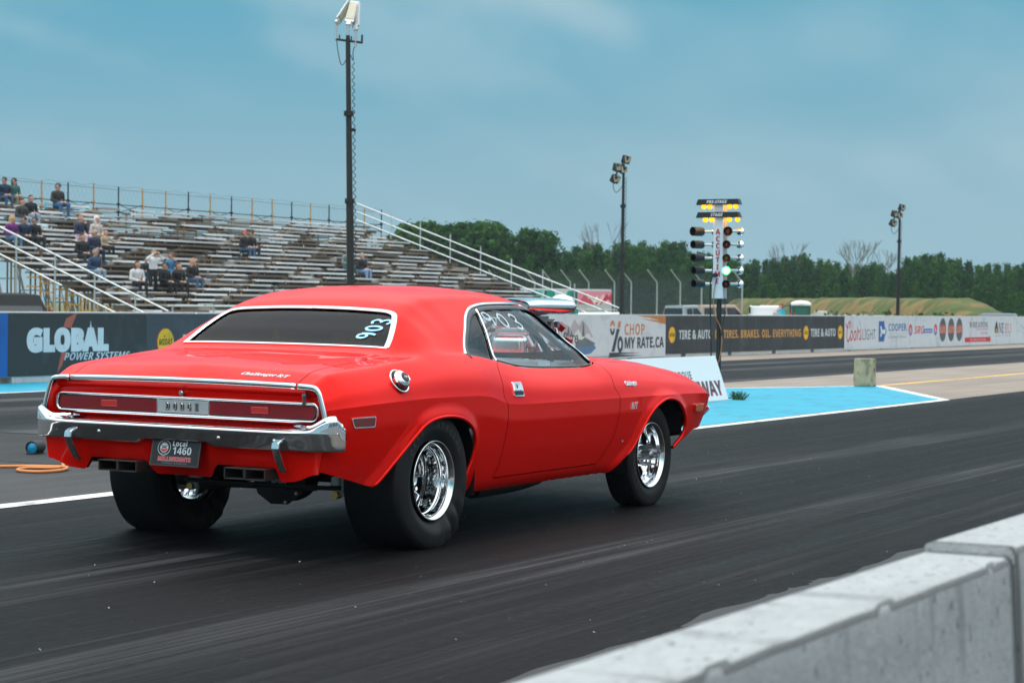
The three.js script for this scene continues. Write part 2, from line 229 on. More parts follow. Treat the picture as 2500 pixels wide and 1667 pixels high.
const fShield = (x, y, z) => Math.min(x - 1.60 - .05 * (z * z), cowlX(z) - .035 - x, ZE(x) - .05 - Math.abs(z), y - .93);
const rearWin = [...curve2([[-.02, 0], [-.02, .5], [-.02, .62]], 8), ...curve2([[-.02, .655], [.05, .635], [.13, .603], [.2, .568], [.232, .545], [.252, .50], [.262, .42], [.268, .25], [.272, 0]], 30)];
const fRear = (x, y, z) => Math.abs(z) < .9 && x > -.2 && x < .5 ? sdPoly(x, Math.abs(z), [...rearWin, [.272, -.1], [-.02, -.1]]) : -1;
const deckEdge = K([[-.93, .702], [-.75, .70], [-.5, .698], [-.3, .69], [-.22, .665], [-.2, .6]]);
const fDeck = (x, y, z) => Math.min(-.195 - x - .02 * z * z, deckEdge(x) - Math.abs(z), y - .7);
const yLow = (x) => x < .3 ? lerp(.452, .358, clamp((x + .925) / .37, 0, 1)) : x > 2.9 ? lerp(.35, .46, clamp((x - 3.06) / .4, 0, 1)) : .252 + .004 * Math.sin(x * 31) * Math.sin(x * 87);
const fBody = (x, y) => Math.min(y - yLow(x), -sdPoly(x, y, rearArch), -sdPoly(x, y, frontArch));
const GAP = .0028, not = (f) => (x, y, z) => -f(x, y, z) - GAP, inn = (f) => (x, y, z) => f(x, y, z) - GAP;

const car = thing('muscle_car', 'red two-door muscle car with wide rear slicks launching from the start line', 'car');
{
  const bodyPart = (name, geo, m, parent = car, label) => part(name, Array.isArray(geo) ? leaned(merge(geo)) : leaned(clean(geo)), m, parent, label);
  const low = { r: clip(LR, fBody), l: clip(LL, fBody) }, up = clip(UP_, fBody);
  const cutAll = (g, fs) => fs.reduce((a, f) => clip(a, f), g);
  // shell: quarters, roof, pillars, sills
  const others = [fDoor, fFender, fWin].map(not);
  bodyPart('body_shell', [panel(cutAll(up, [...others, not(fHood), not(fShield), not(fRear), not(fDeck)])), panel(cutAll(low.r, [not(fDoor), not(fFender)])), panel(cutAll(low.l, [not(fDoor), not(fFender)]))], M.paint);
  const doors = [];
  for (const s of [1, -1]) {
    const mine = (x, y, z) => s * z - .2;
    doors.push(bodyPart('door', [panel(cutAll(up, [inn(fDoor), mine])), panel(clip(s > 0 ? low.r : low.l, inn(fDoor)))], M.paint));
    bodyPart('front_fender', [panel(cutAll(up, [inn(fFender), mine])), panel(clip(s > 0 ? low.r : low.l, inn(fFender)))], M.paint);
  }
  const hood = bodyPart('hood', panel(cutAll(up, [inn(fHood), not(fHole)])), M.paint);
  const lid = bodyPart('trunk_lid', panel(clip(up, inn(fDeck))), M.paint);
  // surface look-up: height above (x, z), half width at (x, y)
  const surfY = (x, z) => { const s = upper(x); z = Math.abs(z); for (let k = s.length - 1; k > 0; k--) if (s[k - 1][0] >= z && z >= s[k][0]) { const t = (z - s[k][0]) / (s[k - 1][0] - s[k][0] || 1e-9); return lerp(s[k][1], s[k - 1][1], t); } return s[0][1]; };
  const surfZ = (x, y) => { if (y < YC(x)) { const v = (YC(x) - y) / (YC(x) - .245); return ZC(x) + LOW(lerp(.72, .24, v)) + wob(x, y); } const s = upper(x); for (let k = 0; k < s.length - 1; k++) if (s[k][1] <= y && y <= s[k + 1][1]) { const t = (y - s[k][1]) / (s[k + 1][1] - s[k][1] || 1e-9); return lerp(s[k][0], s[k + 1][0], t) + (y < .8 ? wob(x, y) * smooth(.8, .72, y) : 0); } return s[0][0]; };
  const top = (x, z, o = 0) => V(x, surfY(x, z) + o, z), side = (x, y, s, o = 0) => V(x, y, s * (surfZ(x, y) + o));
  const nTop = (x, z) => { const e = .004; return V(-(surfY(x + e, z) - surfY(x - e, z)) / (2 * e), 1, -(surfY(x, z + e) - surfY(x, z - e)) / (2 * e)).normalize(); };
  const nSide = (x, y, s) => { const e = .004; return V(-(surfZ(x + e, y) - surfZ(x - e, y)) / (2 * e), -(surfZ(x, y + e) - surfZ(x, y - e)) / (2 * e), 1).normalize().multiply(V(1, 1, s)); };
  // glass
  const tint = mat({ c: [0.035, 0.038, 0.042], r: 0.03, transmission: 1, thickness: 0, ior: 1.27 }), clear = mat({ c: [0.84, 0.89, 0.90], r: 0.02, transmission: 1, thickness: 0, ior: 1.35 });
  const dark = mat({ c: [0.012, 0.014, 0.016], r: 0.04 });
  const glassOf = (f, grow) => panel(clip(UP_, (x, y, z) => f(x, y, z) + grow), 0, -.007);
  const rg = bodyPart('rear_window', glassOf(fRear, .012), tint);
  bodyPart('windshield', glassOf(fShield, .012), clear);
  const qx = (y) => lerp(.862, .965, clamp((y - .96) / .265, 0, 1));
  for (const s of [1, -1]) {
    const f = (x, y, z) => Math.min(fWin(x, y, z) + .012, s * z - .1);
    bodyPart('quarter_window', panel(clip(UP_, (x, y, z) => Math.min(f(x, y, z), qx(y) - x)), 0, -.008), tint);
    bodyPart('door_window', panel(clip(UP_, (x, y, z) => Math.min(f(x, y, z), x - qx(y) - .004)), 0, -.007), clear);
    // divider bar, black seal and bright moulding round the opening
    const div = []; for (let k = 0; k <= 10; k++) { const y = lerp(glassBase(.86) - .002, 1.238, k / 10); div.push(side(qx(y), y, s, .002)); }
    bodyPart('window_divider', sweep(div, div.map((p) => nSide(p.x, p.y, s)), ring(.008, .006, 8)), M.chrome);
    const upr = winPoly.slice(0, 61).map(([x, y]) => side(x, Math.min(y, 1.285), s, .001)), nr = winPoly.slice(0, 61).map(([x, y]) => nSide(x, Math.min(y, 1.28), s));
    bodyPart('window_moulding', sweep(upr, nr, ring(.0105, .006, 8)), M.chrome);
    const inset = winPoly.slice(0, 61).map(([x, y], k) => { const a = winPoly[Math.max(0, k - 1)], b = winPoly[Math.min(60, k + 1)], tx = b[0] - a[0], ty = b[1] - a[1], l = Math.hypot(tx, ty); const px = x + ty / l * .024, py = y - tx / l * .024; return side(px, py, s, -.004); });
    bodyPart('window_seal', sweep(inset, nr, ring(.02, .006, 8)), M.gloss);
    const inset2 = inset.map((p, k) => p.clone().addScaledVector(nr[k], -.012).add(V(-.008, -.03, 0)));
    bodyPart('window_seal', sweep(inset2.slice(20), nr.slice(20), ring(.02, .006, 8)), M.gloss);
    const inset3 = inset.slice(40, 58).map((p, k) => p.clone().addScaledVector(nr[40 + k], -.01).add(V(-.035, -.035, 0)));
    bodyPart('window_seal', sweep(inset3, nr.slice(40, 58), ring(.022, .006, 8)), M.gloss);
    const sill = []; for (let x = .87; x < 2.06; x += .04) sill.push(side(x, glassBase(x) + .001, s, .001));
    bodyPart('window_sill', sweep(sill, sill.map((p) => nSide(p.x, p.y, s)), ring(.006, .004, 8)), M.gloss);
    // drip moulding along the windshield pillar
    const ap = []; for (let k = 0; k <= 12; k++) { const x = lerp(1.66, 2.13, k / 12), z = s * (ZE(x) - .045); ap.push(top(x, z, .002)); }
    bodyPart('windshield_moulding', sweep(ap, ap.map((p) => nTop(p.x, p.z)), ring(.012, .006, 8)), M.chrome);
  }
  // bright moulding round the rear window
  { const p = [...rearWin.slice(9, 40), ...rearWin.slice(9, 40).reverse().map(([x, z]) => [x, -z])], pts = [], ns = []; for (const [x, z] of p) { pts.push(top(x, z, .002)); ns.push(nTop(x, z)); }
    bodyPart('rear_window_moulding', sweep(pts, ns, ring(.0165, .006, 10)), M.chrome);
    const b = [], bn = []; for (let k = 0; k <= 20; k++) { const z = lerp(-.66, .66, k / 20); b.push(top(-.022, z, .003)); bn.push(nTop(-.01, z)); }
    bodyPart('rear_window_moulding', sweep(b, bn, ring(.009, .005, 8)), M.chrome); }
  // racing number brushed on the rear window and on the door window
  const brush = mat({ c: [0.36, 0.70, 0.86], r: 0.7 });
  const strokes = { 9: [[[.75, .62], [.52, .9], [.2, .86], [.12, .6], [.35, .42], [.62, .52], [.72, .75]], [[.72, .8], [.74, .4], [.6, .02]]], 0: [[[.5, .92], [.22, .75], [.16, .4], [.36, .08], [.62, .12], [.8, .45], [.72, .8], [.46, .93]]], 3: [[[.15, .85], [.45, .98], [.75, .8], [.62, .55], [.4, .5], [.68, .42], [.82, .2], [.55, 0], [.15, .1]]] };
  { const geos = []; [['9', 0], ['0', 1], ['3', 2]].forEach(([d, k]) => { for (const st of strokes[d]) { const pts = curve2(st, 22).map(([a, b]) => { const X = .07 + k * .052 + (a - .5) * .05, Z = .472 + k * .016 + (.5 - b) * .115 + (a - .5) * .012; return top(X, Z, -.0035); }); geos.push(sweep(pts, pts.map((p) => nTop(p.x, p.z)), ring(.0085, .002, 8))); } });
    bodyPart('painted_number', geos, brush, rg);
    const g2 = []; [['9', 0], ['0', 1], ['3', 2]].forEach(([d, k]) => { for (const st of strokes[d]) { const pts = curve2(st, 20).map(([a, b]) => side(1.0 + k * .16 + a * .12 + (b - .5) * -.05, 1.145 + b * .085 - k * .008, 1, -.004)); g2.push(sweep(pts, pts.map((p) => nSide(p.x, p.y, 1)), ring(.0085, .0018, 8))); } });
    bodyPart('painted_number', g2, mat({ c: [0.7, 0.85, 0.93], r: 0.7, transparent: true, opacity: .55 })); }
  // wheel lips
  for (const s of [1, -1]) for (const A of [rearArch, frontArch]) { const pts = [], ns = []; for (const [x, y] of A) if (y > yLow(x) - .0 && y > .34) { pts.push(side(x, y, s, -.004)); ns.push(V(0, 0, s)); } bodyPart('wheel_lip', sweep(pts, ns, ring(.009, .010, 8)), M.paint); }
  { const r = rng(4), sp = []; for (let k = 0; k < 90; k++) { const x = -.9 + .42 * r(), y = yLow(x) + .005 + .13 * r() * r(), q = .0016 + .003 * r() * r(); sp.push(at(new THREE.TetrahedronGeometry(q, 0), x, y, surfZ(x, y) + .0005)); } const o = bodyPart('rubber_specks', sp, M.black); o.userData.kind = 'stuff'; }
  // tail: recessed panel inside a bright frame
  const outer = [[-.876, .69], [-.865, .74], [-.847, .80], [-.835, .832], [-.818, .85], [-.785, .857], [-.70, .8605], [-.35, .866], [0, .868]], full = (h) => [...h, ...h.slice(0, -1).reverse().map(([z, y]) => [-z, y])];
  const inner = [[-.842, .66], [-.838, .72], [-.825, .77], [-.812, .795], [-.79, .806], [-.76, .809], [-.70, .81], [-.35, .814], [0, .815]];
  const FO = curve2(full(outer), 120), FI = curve2(full(inner), 120);
  bodyPart('tail_panel', [panel(outward(meshOf(120, 6, (u, v) => { const k = Math.round(u * 120), a = FO[k], b = FI[k], t = v, e = Math.sin(t * Math.PI) * .006; return [lerp(-.918, -.872, t), lerp(a[1], b[1], t) + e * 0, lerp(a[0], b[0], t)]; })), 0), (() => { const g = new THREE.ShapeGeometry(shapeOf([...FI.map(([z, y]) => [z, y]), [.842, .6], [-.842, .6]])); g.rotateY(-Math.PI / 2); return g.translate(-.872, 0, 0); })()], M.paint);
  { const mk = (pts) => { const p = pts.map(([z, y]) => V(-.921, y, z)); return sweep(p, V(-1, 0, 0), ring(.0135, .008, 10)); };
    const nL = FO.findIndex(([z]) => z > -.702), nR = FO.findIndex(([z]) => z > .702);
    bodyPart('tail_moulding', mk(FO.slice(0, nL)), M.chrome); bodyPart('tail_moulding', mk(FO.slice(nL, nR)), M.chrome); bodyPart('tail_moulding', mk(FO.slice(nR)), M.chrome); }
  const race = (w, h, r) => { const s = new THREE.Shape(), x = -w, y = -h; s.moveTo(x + r, y); s.lineTo(w - r, y); s.absarc(w - r, y + r, r, -Math.PI / 2, 0); s.lineTo(w, h - r); s.absarc(w - r, h - r, r, 0, Math.PI / 2); s.lineTo(x + r, h); s.absarc(x + r, h - r, r, Math.PI / 2, Math.PI); s.lineTo(x, y + r); s.absarc(x + r, y + r, r, Math.PI, Math.PI * 1.5); return s; };
  const back = (g, x, y, z) => { g.rotateY(-Math.PI / 2); return g.translate(x, y, z); }; // shape's +x becomes +z, depth becomes -x
  { const p = race(.815, .044, .034).getPoints(16).map((q) => V(-.889, .733 + q.y, q.x)); p.pop();
    const bez = bodyPart('taillight_bezel', sweep(p, V(-1, 0, 0), ring(.0085, .011, 8), true), M.chrome);
    const p2 = race(.797, .033, .028).getPoints(16).map((q) => V(-.886, .733 + q.y, q.x)); p2.pop(); bodyPart('bezel_edge', sweep(p2, V(-1, 0, 0), ring(.003, .006, 6), true), M.black, bez);
    const lens = mat({ c: [0.22, 0.006, 0.014], r: 0.12, clearcoat: 1, clearcoatRoughness: 0.03 }), lens2 = mat({ c: [0.42, 0.02, 0.02], r: 0.15, clearcoat: 1, clearcoatRoughness: 0.05 });
    for (const s of [-1, 1]) {
      const sh = new THREE.Shape(); sh.moveTo(.163, -.033); sh.lineTo(.77, -.033); sh.absarc(.768, 0, .033, -Math.PI / 2, Math.PI / 2); sh.lineTo(.163, .033); const l = extrude(sh, .016, .002); if (s < 0) l.scale(-1, 1, 1); const g = clean(back(l, -.872, .733, 0)); if (s < 0) { const a = g.attributes.position.array; for (let t = 0; t < a.length; t += 9) for (let q = 0; q < 3; q++) [a[t + 3 + q], a[t + 6 + q]] = [a[t + 6 + q], a[t + 3 + q]]; g.computeVertexNormals(); }
      const L = bodyPart('taillight', g, lens);
      bodyPart('lamp_block', [rbox(.008, .034, .105, .008, -.892, .734, s * .47)], lens2, L);
      bodyPart('lens_rib', [...Array(5)].map((_, k) => box(.004, .0015, .55, -.8905, .71 + k * .011, s * .46)), lens, L);
    }
    const plate = mat({ c: [0.62, 0.64, 0.65], r: 0.4, m: 0.6 });
    const c = bodyPart('centre_panel', [rbox(.02, .068, .318, .003, -.882, .733, 0), ...[...Array(15)].map((_, k) => box(.004, .0018, .312, -.8925, .703 + k * .0043, 0))], plate);
    for (const s of [-1, 1]) bodyPart('panel_edge', [rbox(.024, .072, .008, .003, -.884, .733, s * .16)], M.chrome, c);
    const dg = []; 'DODGE'.split('').forEach((ch, k) => { const g = text3(ch, .036, .006, serif, .0005); g.translate(-(g.boundingBox.max.x + g.boundingBox.min.x) / 2, -.018, 0); g.scale(.62, 1, 1); dg.push(back(g, -.894, .733, -.094 + k * .045)); });
    bodyPart('lettering', dg, M.chrome, c);
    const db = []; 'DODGE'.split('').forEach((ch, k) => { const g = text3(ch, .036, .003, serif, .0022); g.translate(-(g.boundingBox.max.x + g.boundingBox.min.x) / 2, -.018, 0); g.scale(.62, 1, 1); db.push(back(g, -.8925, .7322, -.0925 + k * .045)); }); bodyPart('lettering_shadow', db, M.black, c); }  // black copy set off behind the letters stands for their shadow
  // trunk lock and a switch on the tail panel
  bodyPart('trunk_lock', [cyl(.013, .015, .02, -.885, .812 - .01, -.012, 0, 0, Math.PI / 2), cyl(.008, .008, .026, -.887, .802, -.012, 0, 0, Math.PI / 2)], M.chrome);
  bodyPart('kill_switch', [cyl(.012, .015, .03, -.895, .815, .742, 0, 0, Math.PI / 2), cyl(.008, .01, .05, -.905, .795, .742, .3, 0, .3)], M.steel);
  // rear bumper
  const bHalf = curve2([[-1.0, 0], [-1.0, .3], [-.998, .55], [-.99, .72], [-.973, .83], [-.94, .905], [-.9, .938], [-.855, .952]], 60), bPath = [...bHalf.slice(1).reverse().map(([x, z]) => [x, -z]), ...bHalf];
  const bx = (z) => { for (let k = 1; k < bHalf.length; k++) if (bHalf[k][1] >= Math.abs(z)) return bHalf[k][0]; return -.9; };
  const bump = meshOf(bPath.length - 1, 40, (u, v) => {
    const k = Math.round(u * (bPath.length - 1)), [x, z] = bPath[k], A = bPath[Math.max(0, k - 1)], B = bPath[Math.min(bPath.length - 1, k + 1)], l = Math.hypot(B[0] - A[0], B[1] - A[1]), nx = (B[1] - A[1]) / l, nz = -(B[0] - A[0]) / l;
    const a = Math.abs(z), end = smooth(.62, .88, a), dip = smooth(.235, .16, a) * .036;
    const pr = [[.12, .672], [.10, .66], [.045, .653], [.016, .649], [.004, .643], [0, .634], [.004, .62], [.012, .60], [.024, .57], [.034, .55 + dip], [.048, .543 + dip], [.085, .556 + dip]], q = v * (pr.length - 1), i = Math.min(pr.length - 2, Math.floor(q)), t = q - i;
    let o = lerp(pr[i][0], pr[i + 1][0], t) * (1 - end * .8), y = lerp(pr[i][1], pr[i + 1][1], t); if (y > .636) y += smooth(.80, .925, a) * (.05 * smooth(.636, .65, y)) - smooth(.935, .953, a) * .04; else y += end * .006;
    return [x + nx * o, y, z + nz * o];
  });
  const bumper = bodyPart('rear_bumper', panel(outward(bump), .004), M.chrome);
  for (const z of [-.74, -.46, .29, .62]) bodyPart('bumper_bolt', [sph(.011, bx(z) + .014, .594, z, [.5, 1, 1], 12)], M.polished, bumper);
  for (const s of [-1, 1]) { const pts = [[-.985, .592], [-1.004, .582], [-1.008, .56], [-.975, .50], [-.94, .45], [-.915, .436], [-.895, .446], [-.93, .52], [-.955, .57]]; const g = extrude(pts, .03, .007); bodyPart('bumper_guard', [at(g, 0, 0, s * .645 - .015)], M.chrome); }
  // lower valance with cut-outs for the exhaust tips
  const vb = (z) => { const a = Math.abs(z); const notch = smooth(.17, .235, a) * smooth(.64, .575, a); return lerp(.388 + .02 * smooth(.6, .87, a), .455, notch) ; };
  bodyPart('rear_valance', [panel(outward(meshOf(140, 16, (u, v) => { const q = 2 * u - 1, a0 = Math.abs(q) * .86, yb = lerp(vb(a0), .437, smooth(.72, .86, a0)), y = lerp(.62, yb, v), zm = ZC(-.925) + LOW(clamp(y, .25, .7)) - .002, z = q * zm, a = Math.abs(z), plate = smooth(.21, .17, a) * .022, wrap = smooth(.5, zm, a); return [lerp(-.958 + v * .06 - .01 * Math.sin(v * Math.PI * .9) + plate * smooth(.1, .25, v), -.926, wrap), y, z]; })), .012)], M.paint);
  const tipM = mat({ c: [0.09, 0.082, 0.076], r: 0.45, m: 0.7 });
  for (const s of [-1, 1]) { const z0 = s < 0 ? -.345 : .443; const fr = (zc) => [box(.16, .004, .116, -.9, .449, zc), box(.16, .004, .116, -.9, .398, zc), box(.16, .051, .004, -.9, .4235, zc - .058), box(.16, .051, .004, -.9, .4235, zc + .058), ]; bodyPart('exhaust_tip', [...fr(z0 - .062), ...fr(z0 + .062), box(.3, .05, .2, -.66, .43, z0)], tipM); bodyPart('tip_bore', [box(.01, .048, .112, -.83, .4235, z0 - .062), box(.01, .048, .112, -.83, .4235, z0 + .062)], M.under); }
  // licence plate
  const pl = canvasTex(512, 256, (c, w, h) => {
    c.fillStyle = '#0a0d10'; c.fillRect(0, 0, w, h); c.strokeStyle = '#5a4a48'; c.lineWidth = 5; c.strokeRect(4, 4, w - 8, h - 8);
    c.lineWidth = 5; c.strokeStyle = '#cfd6da'; c.beginPath(); c.arc(132, 96, 66, 0, 7); c.stroke(); c.lineWidth = 9; c.setLineDash([6, 3]); c.beginPath(); c.arc(132, 96, 40, 0, 7); c.stroke(); c.setLineDash([]); c.fillStyle = '#d9dee0'; c.beginPath(); c.arc(132, 96, 36, 0, 7); c.fill(); c.fillStyle = '#c01822'; c.beginPath(); c.arc(132, 98, 34, .15, Math.PI - .15); c.fill(); c.fillStyle = '#15191c'; c.fillRect(100, 76, 64, 8); c.fillRect(108, 88, 48, 14); c.fillStyle = '#e8ecee'; c.fillRect(116, 100, 10, 10); c.fillRect(136, 100, 10, 10);
    c.fillStyle = '#9aa3a8'; c.font = 'bold 11px sans-serif'; c.fillText('MILLWRIGHTS', 96, 50); c.fillText('LOCAL UNION', 98, 152);
    c.fillStyle = '#dfe5e8'; c.font = 'bold 64px sans-serif'; c.fillText('Local', 214, 78); c.fillStyle = '#b9c6cc'; c.font = 'bold 92px sans-serif'; c.fillText('1460', 222, 150);
    c.font = 'bold 52px sans-serif'; c.lineWidth = 5; c.strokeStyle = '#8b8f92'; c.strokeText('MILLWRIGHTS', 76, 212, 352); c.fillStyle = '#c8202a'; c.fillText('MILLWRIGHTS', 76, 212, 352);
    c.fillStyle = '#8d9498'; c.font = '15px sans-serif'; c.fillText('THE PROPER WILL, THE STRONGER FUTURE', 130, 236, 260);
  });
  const pg = box(.006, .152, .306, 0, 0, 0); { const uv = pg.attributes.uv; }
  const plateGroup = bodyPart('licence_plate', at(pg, -.962, .512, .012, 0, 0, -.22), M.black);
  { const f = new THREE.PlaneGeometry(.30, .146); f.rotateY(-Math.PI / 2); bodyPart('plate_face', at(f, -.9665, .5111, .012, 0, 0, -.22), mat({ r: 0.4, map: pl }), plateGroup); for (const z of [-.1, .12]) bodyPart('plate_bolt', [sph(.006, -.952, .448, z, [.6, 1, 1], 8)], M.polished, plateGroup); }
  // scripts and badges
  const script = (s, size, n = 1) => { const g = text3(s, size, .004, serif, .0004); g.applyMatrix4(new THREE.Matrix4().makeShear(0, 0, .35, 0, 0, 0)); return g; };
  { const g = text3('Challenger R/T', .026, .003, serif, .0001); g.scale(1.06, 1, 1); const p = g.attributes.position; for (let i = 0; i < p.count; i++) { const u = p.getX(i) + p.getY(i) * .35, w = p.getY(i), d = p.getZ(i), z = .335 + u * .98, x = -.874 + w * .9; const q = top(x, z, .002 + d); p.setXYZ(i, q.x, q.y, q.z); } g.computeVertexNormals(); bodyPart('trunk_script', g, M.chrome, lid); }
  const sideText = (s, size, x0, y0, name, par, f = serif, sx = 1, slope = .3) => { const g = text3(s, size, .004, f, .0004), p = g.attributes.position; for (let i = 0; i < p.count; i++) { const u = (p.getX(i)) * sx + p.getY(i) * slope, x = x0 + u, y = y0 + p.getY(i), q = side(x, y, 1, .002 + p.getZ(i)); p.setXYZ(i, q.x, q.y, q.z); } g.computeVertexNormals(); return bodyPart(name, g, M.chrome, par); };
  sideText('Challenger', .027, 2.325, .782, 'fender_script', car, serif, .85);
  sideText('R/T', .042, 2.345, .637, 'fender_badge', car, font, .95);
  // side marker lamps
  const slab = (pts, s, o0, o1, m, name, par) => { const g = extrude(pts, 1, 0), p = g.attributes.position; for (let i = 0; i < p.count; i++) { const q = side(p.getX(i), p.getY(i), s, lerp(o0, o1, p.getZ(i))); p.setXYZ(i, q.x, q.y, q.z); } g.computeVertexNormals(); return bodyPart(name, g, m, par); };
  const grow = (pts, k) => { const cx = pts.reduce((a, p) => a + p[0], 0) / pts.length, cy = pts.reduce((a, p) => a + p[1], 0) / pts.length; return pts.map(([x, y]) => [cx + (x - cx) * k, cy + (y - cy) * (1 - (1 - k) * 2)]); };
  for (const s of [1, -1]) {
    const rp = [[-.758, .703], [-.752, .709], [-.588, .711], [-.581, .705], [-.588, .663], [-.594, .657], [-.735, .657], [-.743, .662]];
    const b = slab(rp, s, -.006, .008, M.chrome, 'side_marker', car); slab(grow(rp, .9), s, .002, .0105, mat({ c: [0.14, 0.006, 0.012], r: 0.12, clearcoat: 1 }), 'marker_lens', b);
    const fp = [[3.372, .628], [3.378, .634], [3.54, .633], [3.547, .627], [3.52, .586], [3.514, .58], [3.385, .58], [3.379, .586]];
    const b2 = slab(fp, s, -.006, .008, M.chrome, 'side_marker', car); slab(grow(fp, .88), s, .002, .0105, mat({ c: [0.75, 0.14, 0.03], r: 0.15, clearcoat: 1 }), 'marker_lens', b2);
    // door handle
    const hp = [[.875, .836], [.882, .842], [.98, .841], [.988, .836], [.977, .767], [.97, .761], [.867, .762], [.86, .768]];
    const h = slab(hp, s, -.004, .007, M.chrome, 'door_handle', doors[s > 0 ? 0 : 1]); slab([[.872, .792], [.973, .79], [.969, .769], [.869, .77]], s, .003, .009, M.gloss, 'handle_recess', h);
    slab([[.882, .836], [.98, .835], [.974, .795], [.877, .797]], s, .003, .0115, M.chrome, 'handle_paddle', h); slab([[.908, .829], [.917, .829], [.915, .808], [.906, .808]], s, .01, .0125, M.gloss, 'key_slot', h);
    part('body_screw', [leaned(sph(.008, 2.29, .44, s * (surfZ(2.29, .44) + .001), [1, 1, .6], 10))], M.steel, car);
  }
  // fuel filler on the right quarter
  { const x = -.318, y = .876, c = side(x, y, 1, .0), n = nSide(x, y, 1), q = new THREE.Quaternion().setFromUnitVectors(V(0, 1, 0), n), put = (g, o) => { g.applyQuaternion(q); return g.translate(c.x + n.x * o, c.y + n.y * o, c.z + n.z * o); };
    const base = bodyPart('fuel_cap', [put(lathe([[.05, 0], [.064, .001], [.068, .006], [.064, .011], [.056, .009], [.054, .003]], 40), -.003), put(lathe([[.0, .046], [.02, .046], [.03, .043], [.046, .034], [.05, .024], [.05, .008], [.042, .004]], 40), 0), ...[0, Math.PI].map((a) => put(at(new THREE.BoxGeometry(.018, .014, .026), .055 * Math.cos(a), .02, .055 * Math.sin(a)), 0))], M.chrome);
    bodyPart('cap_disc', [put(lathe([[0, .0495], [.022, .0495], [.026, .047], [.027, .043]], 32), 0)], M.gloss, base);
    bodyPart('cap_slot', [put(lathe([[.051, .0125], [.0545, .0125], [.0545, .004], [.051, .004]], 32), .002)], M.black, base); 
    const t = text3('FUEL', .009, .001, font); t.translate(-.0135, -.0045, 0); t.applyMatrix4(new THREE.Matrix4().makeBasis(V(1, 0, 0), n.clone().cross(V(1, 0, 0)).normalize(), n)); bodyPart('cap_lettering', t.translate(c.x + n.x * .05, c.y + n.y * .05, c.z + n.z * .05), M.chrome, base); }
  // front end: bumper, grille, lamps
  { const half = curve2([[3.99, 0], [3.985, .3], [3.965, .55], [3.92, .72], [3.88, .80], [3.83, .842], [3.78, .862]], 40), path = [...half.slice(1).reverse().map(([x, z]) => V(x, 0, -z)), ...half.map(([x, z]) => V(x, 0, z))].map((p) => p.setY(.565)); bodyPart('front_bumper', sweep(path, V(0, 1, 0), [[-.012, .02], [-.006, .034], [.006, .03], [.11, -.085], [.105, -.095], [.09, -.09], [-.004, .005]]), M.chrome); }
  bodyPart('grille', [box(.06, .26, 1.44, 3.80, .60, 0), ...[...Array(9)].map((_, k) => box(.02, .008, 1.3, 3.84, .56 + k * .016, 0))], M.black);
  for (const z of [-.6, -.44, .44, .6]) bodyPart('headlight', [at(lathe([[0, .03], [.05, .022], [.066, .01], [.07, 0], [.07, -.05]], 28), 3.86, .62, z, 0, 0, -Math.PI / 2)], M.polished);
  bodyPart('front_valance', [panel(outward(meshOf(40, 8, (u, v) => { const z = lerp(-.78, .78, u), a = Math.abs(z); return [3.84 - .25 * v - smooth(.4, .8, a) * .14, .55 - .13 * v, z]; })), .01)], M.paint);

  // underside and wheel housings
  bodyPart('floor_pan', [box(1.65, .03, 1.6, 1.28, .30, 0), box(.55, .03, 1.2, .2, .52, 0), box(.30, .03, 1.55, -.66, .47, 0), box(.9, .03, 1.0, 2.75, .34, 0), box(.5, .02, 1.5, 3.45, .42, 0), box(.02, .3, 1.66, .47, .45, 0), box(.02, .32, 1.64, 2.12, .46, 0), box(.02, .25, 1.2, -.35, .60, 0), box(.02, .16, 1.64, -.86, .51, 0), box(.02, .3, 1.5, 3.48, .6, 0)], M.under);
  for (const s of [1, -1]) for (const [x, r, y] of [[0, .47, .36], [2.794, .44, .34]]) { const g = new THREE.CylinderGeometry(r, r, .46, 30, 1, true, Math.PI * .5, Math.PI); g.rotateX(Math.PI / 2); const in_ = new THREE.CircleGeometry(r, 30, 0, Math.PI); bodyPart('wheel_housing', [at(clean(g), x, y, s * .69, 0, 0, x ? .25 : -.25), at(in_, x, y, s * .46)], M.under); }
  part('side_exhaust', [tube([[.7, .25, .62], [1.0, .225, .66], [1.4, .225, .66], [1.75, .24, .62]], .05, 24, 12), cyl(.055, .055, .2, 1.0, .225, .66, 0, 0, Math.PI / 2)], M.black, car);
  // rear axle, differential, links, dampers
  part('rear_axle', [bar([0, .348, -.62], [0, .348, .62], .042, 14), sph(.15, 0, .345, .06, [1.05, 1, .95], 20)], M.under, car);
  { const d = part('differential_cover', [at(lathe([[0, .05], [.06, .045], [.1, .03], [.13, .012], [.15, .01], [.15, 0]], 10), -.12, .33, .06, 0, .3, Math.PI / 2)], mat({ c: [0.06, 0.06, 0.062], r: 0.5, m: 0.4 }), car);
    for (let k = 0; k < 10; k++) { const a = k / 10 * 2 * Math.PI; part('cover_bolt', [cyl(.009, .009, .014, -.128, .33 + .137 * Math.sin(a), .06 + .137 * Math.cos(a), 0, 0, Math.PI / 2, 6)], M.steel, d); }
    const t = text3('LPW', .05, .004, font); t.translate(-.06, -.03, 0); t.rotateY(-Math.PI / 2); part('cover_lettering', [t.translate(-.171, .315, .06)], M.steel, d); }
  part('track_bar', [bar([-.16, .275, -.58], [-.13, .285, .3], .016), bar([-.05, .25, -.5], [.9, .3, -.42], .02), bar([-.05, .25, .5], [.9, .3, .42], .02)], M.black, car);
  for (const s of [1, -1]) { const d = part('damper', [bar([-.17, .255, s * .47], [-.12, .62, s * .43], .028), cyl(.04, .04, .07, -.168, .33, s * .462, .05, 0, 0)], M.galv, car); part('damper_bolt', [cyl(.02, .02, .05, -.19, .262, s * .47, 0, 0, Math.PI / 2, 8)], M.gold, d); }
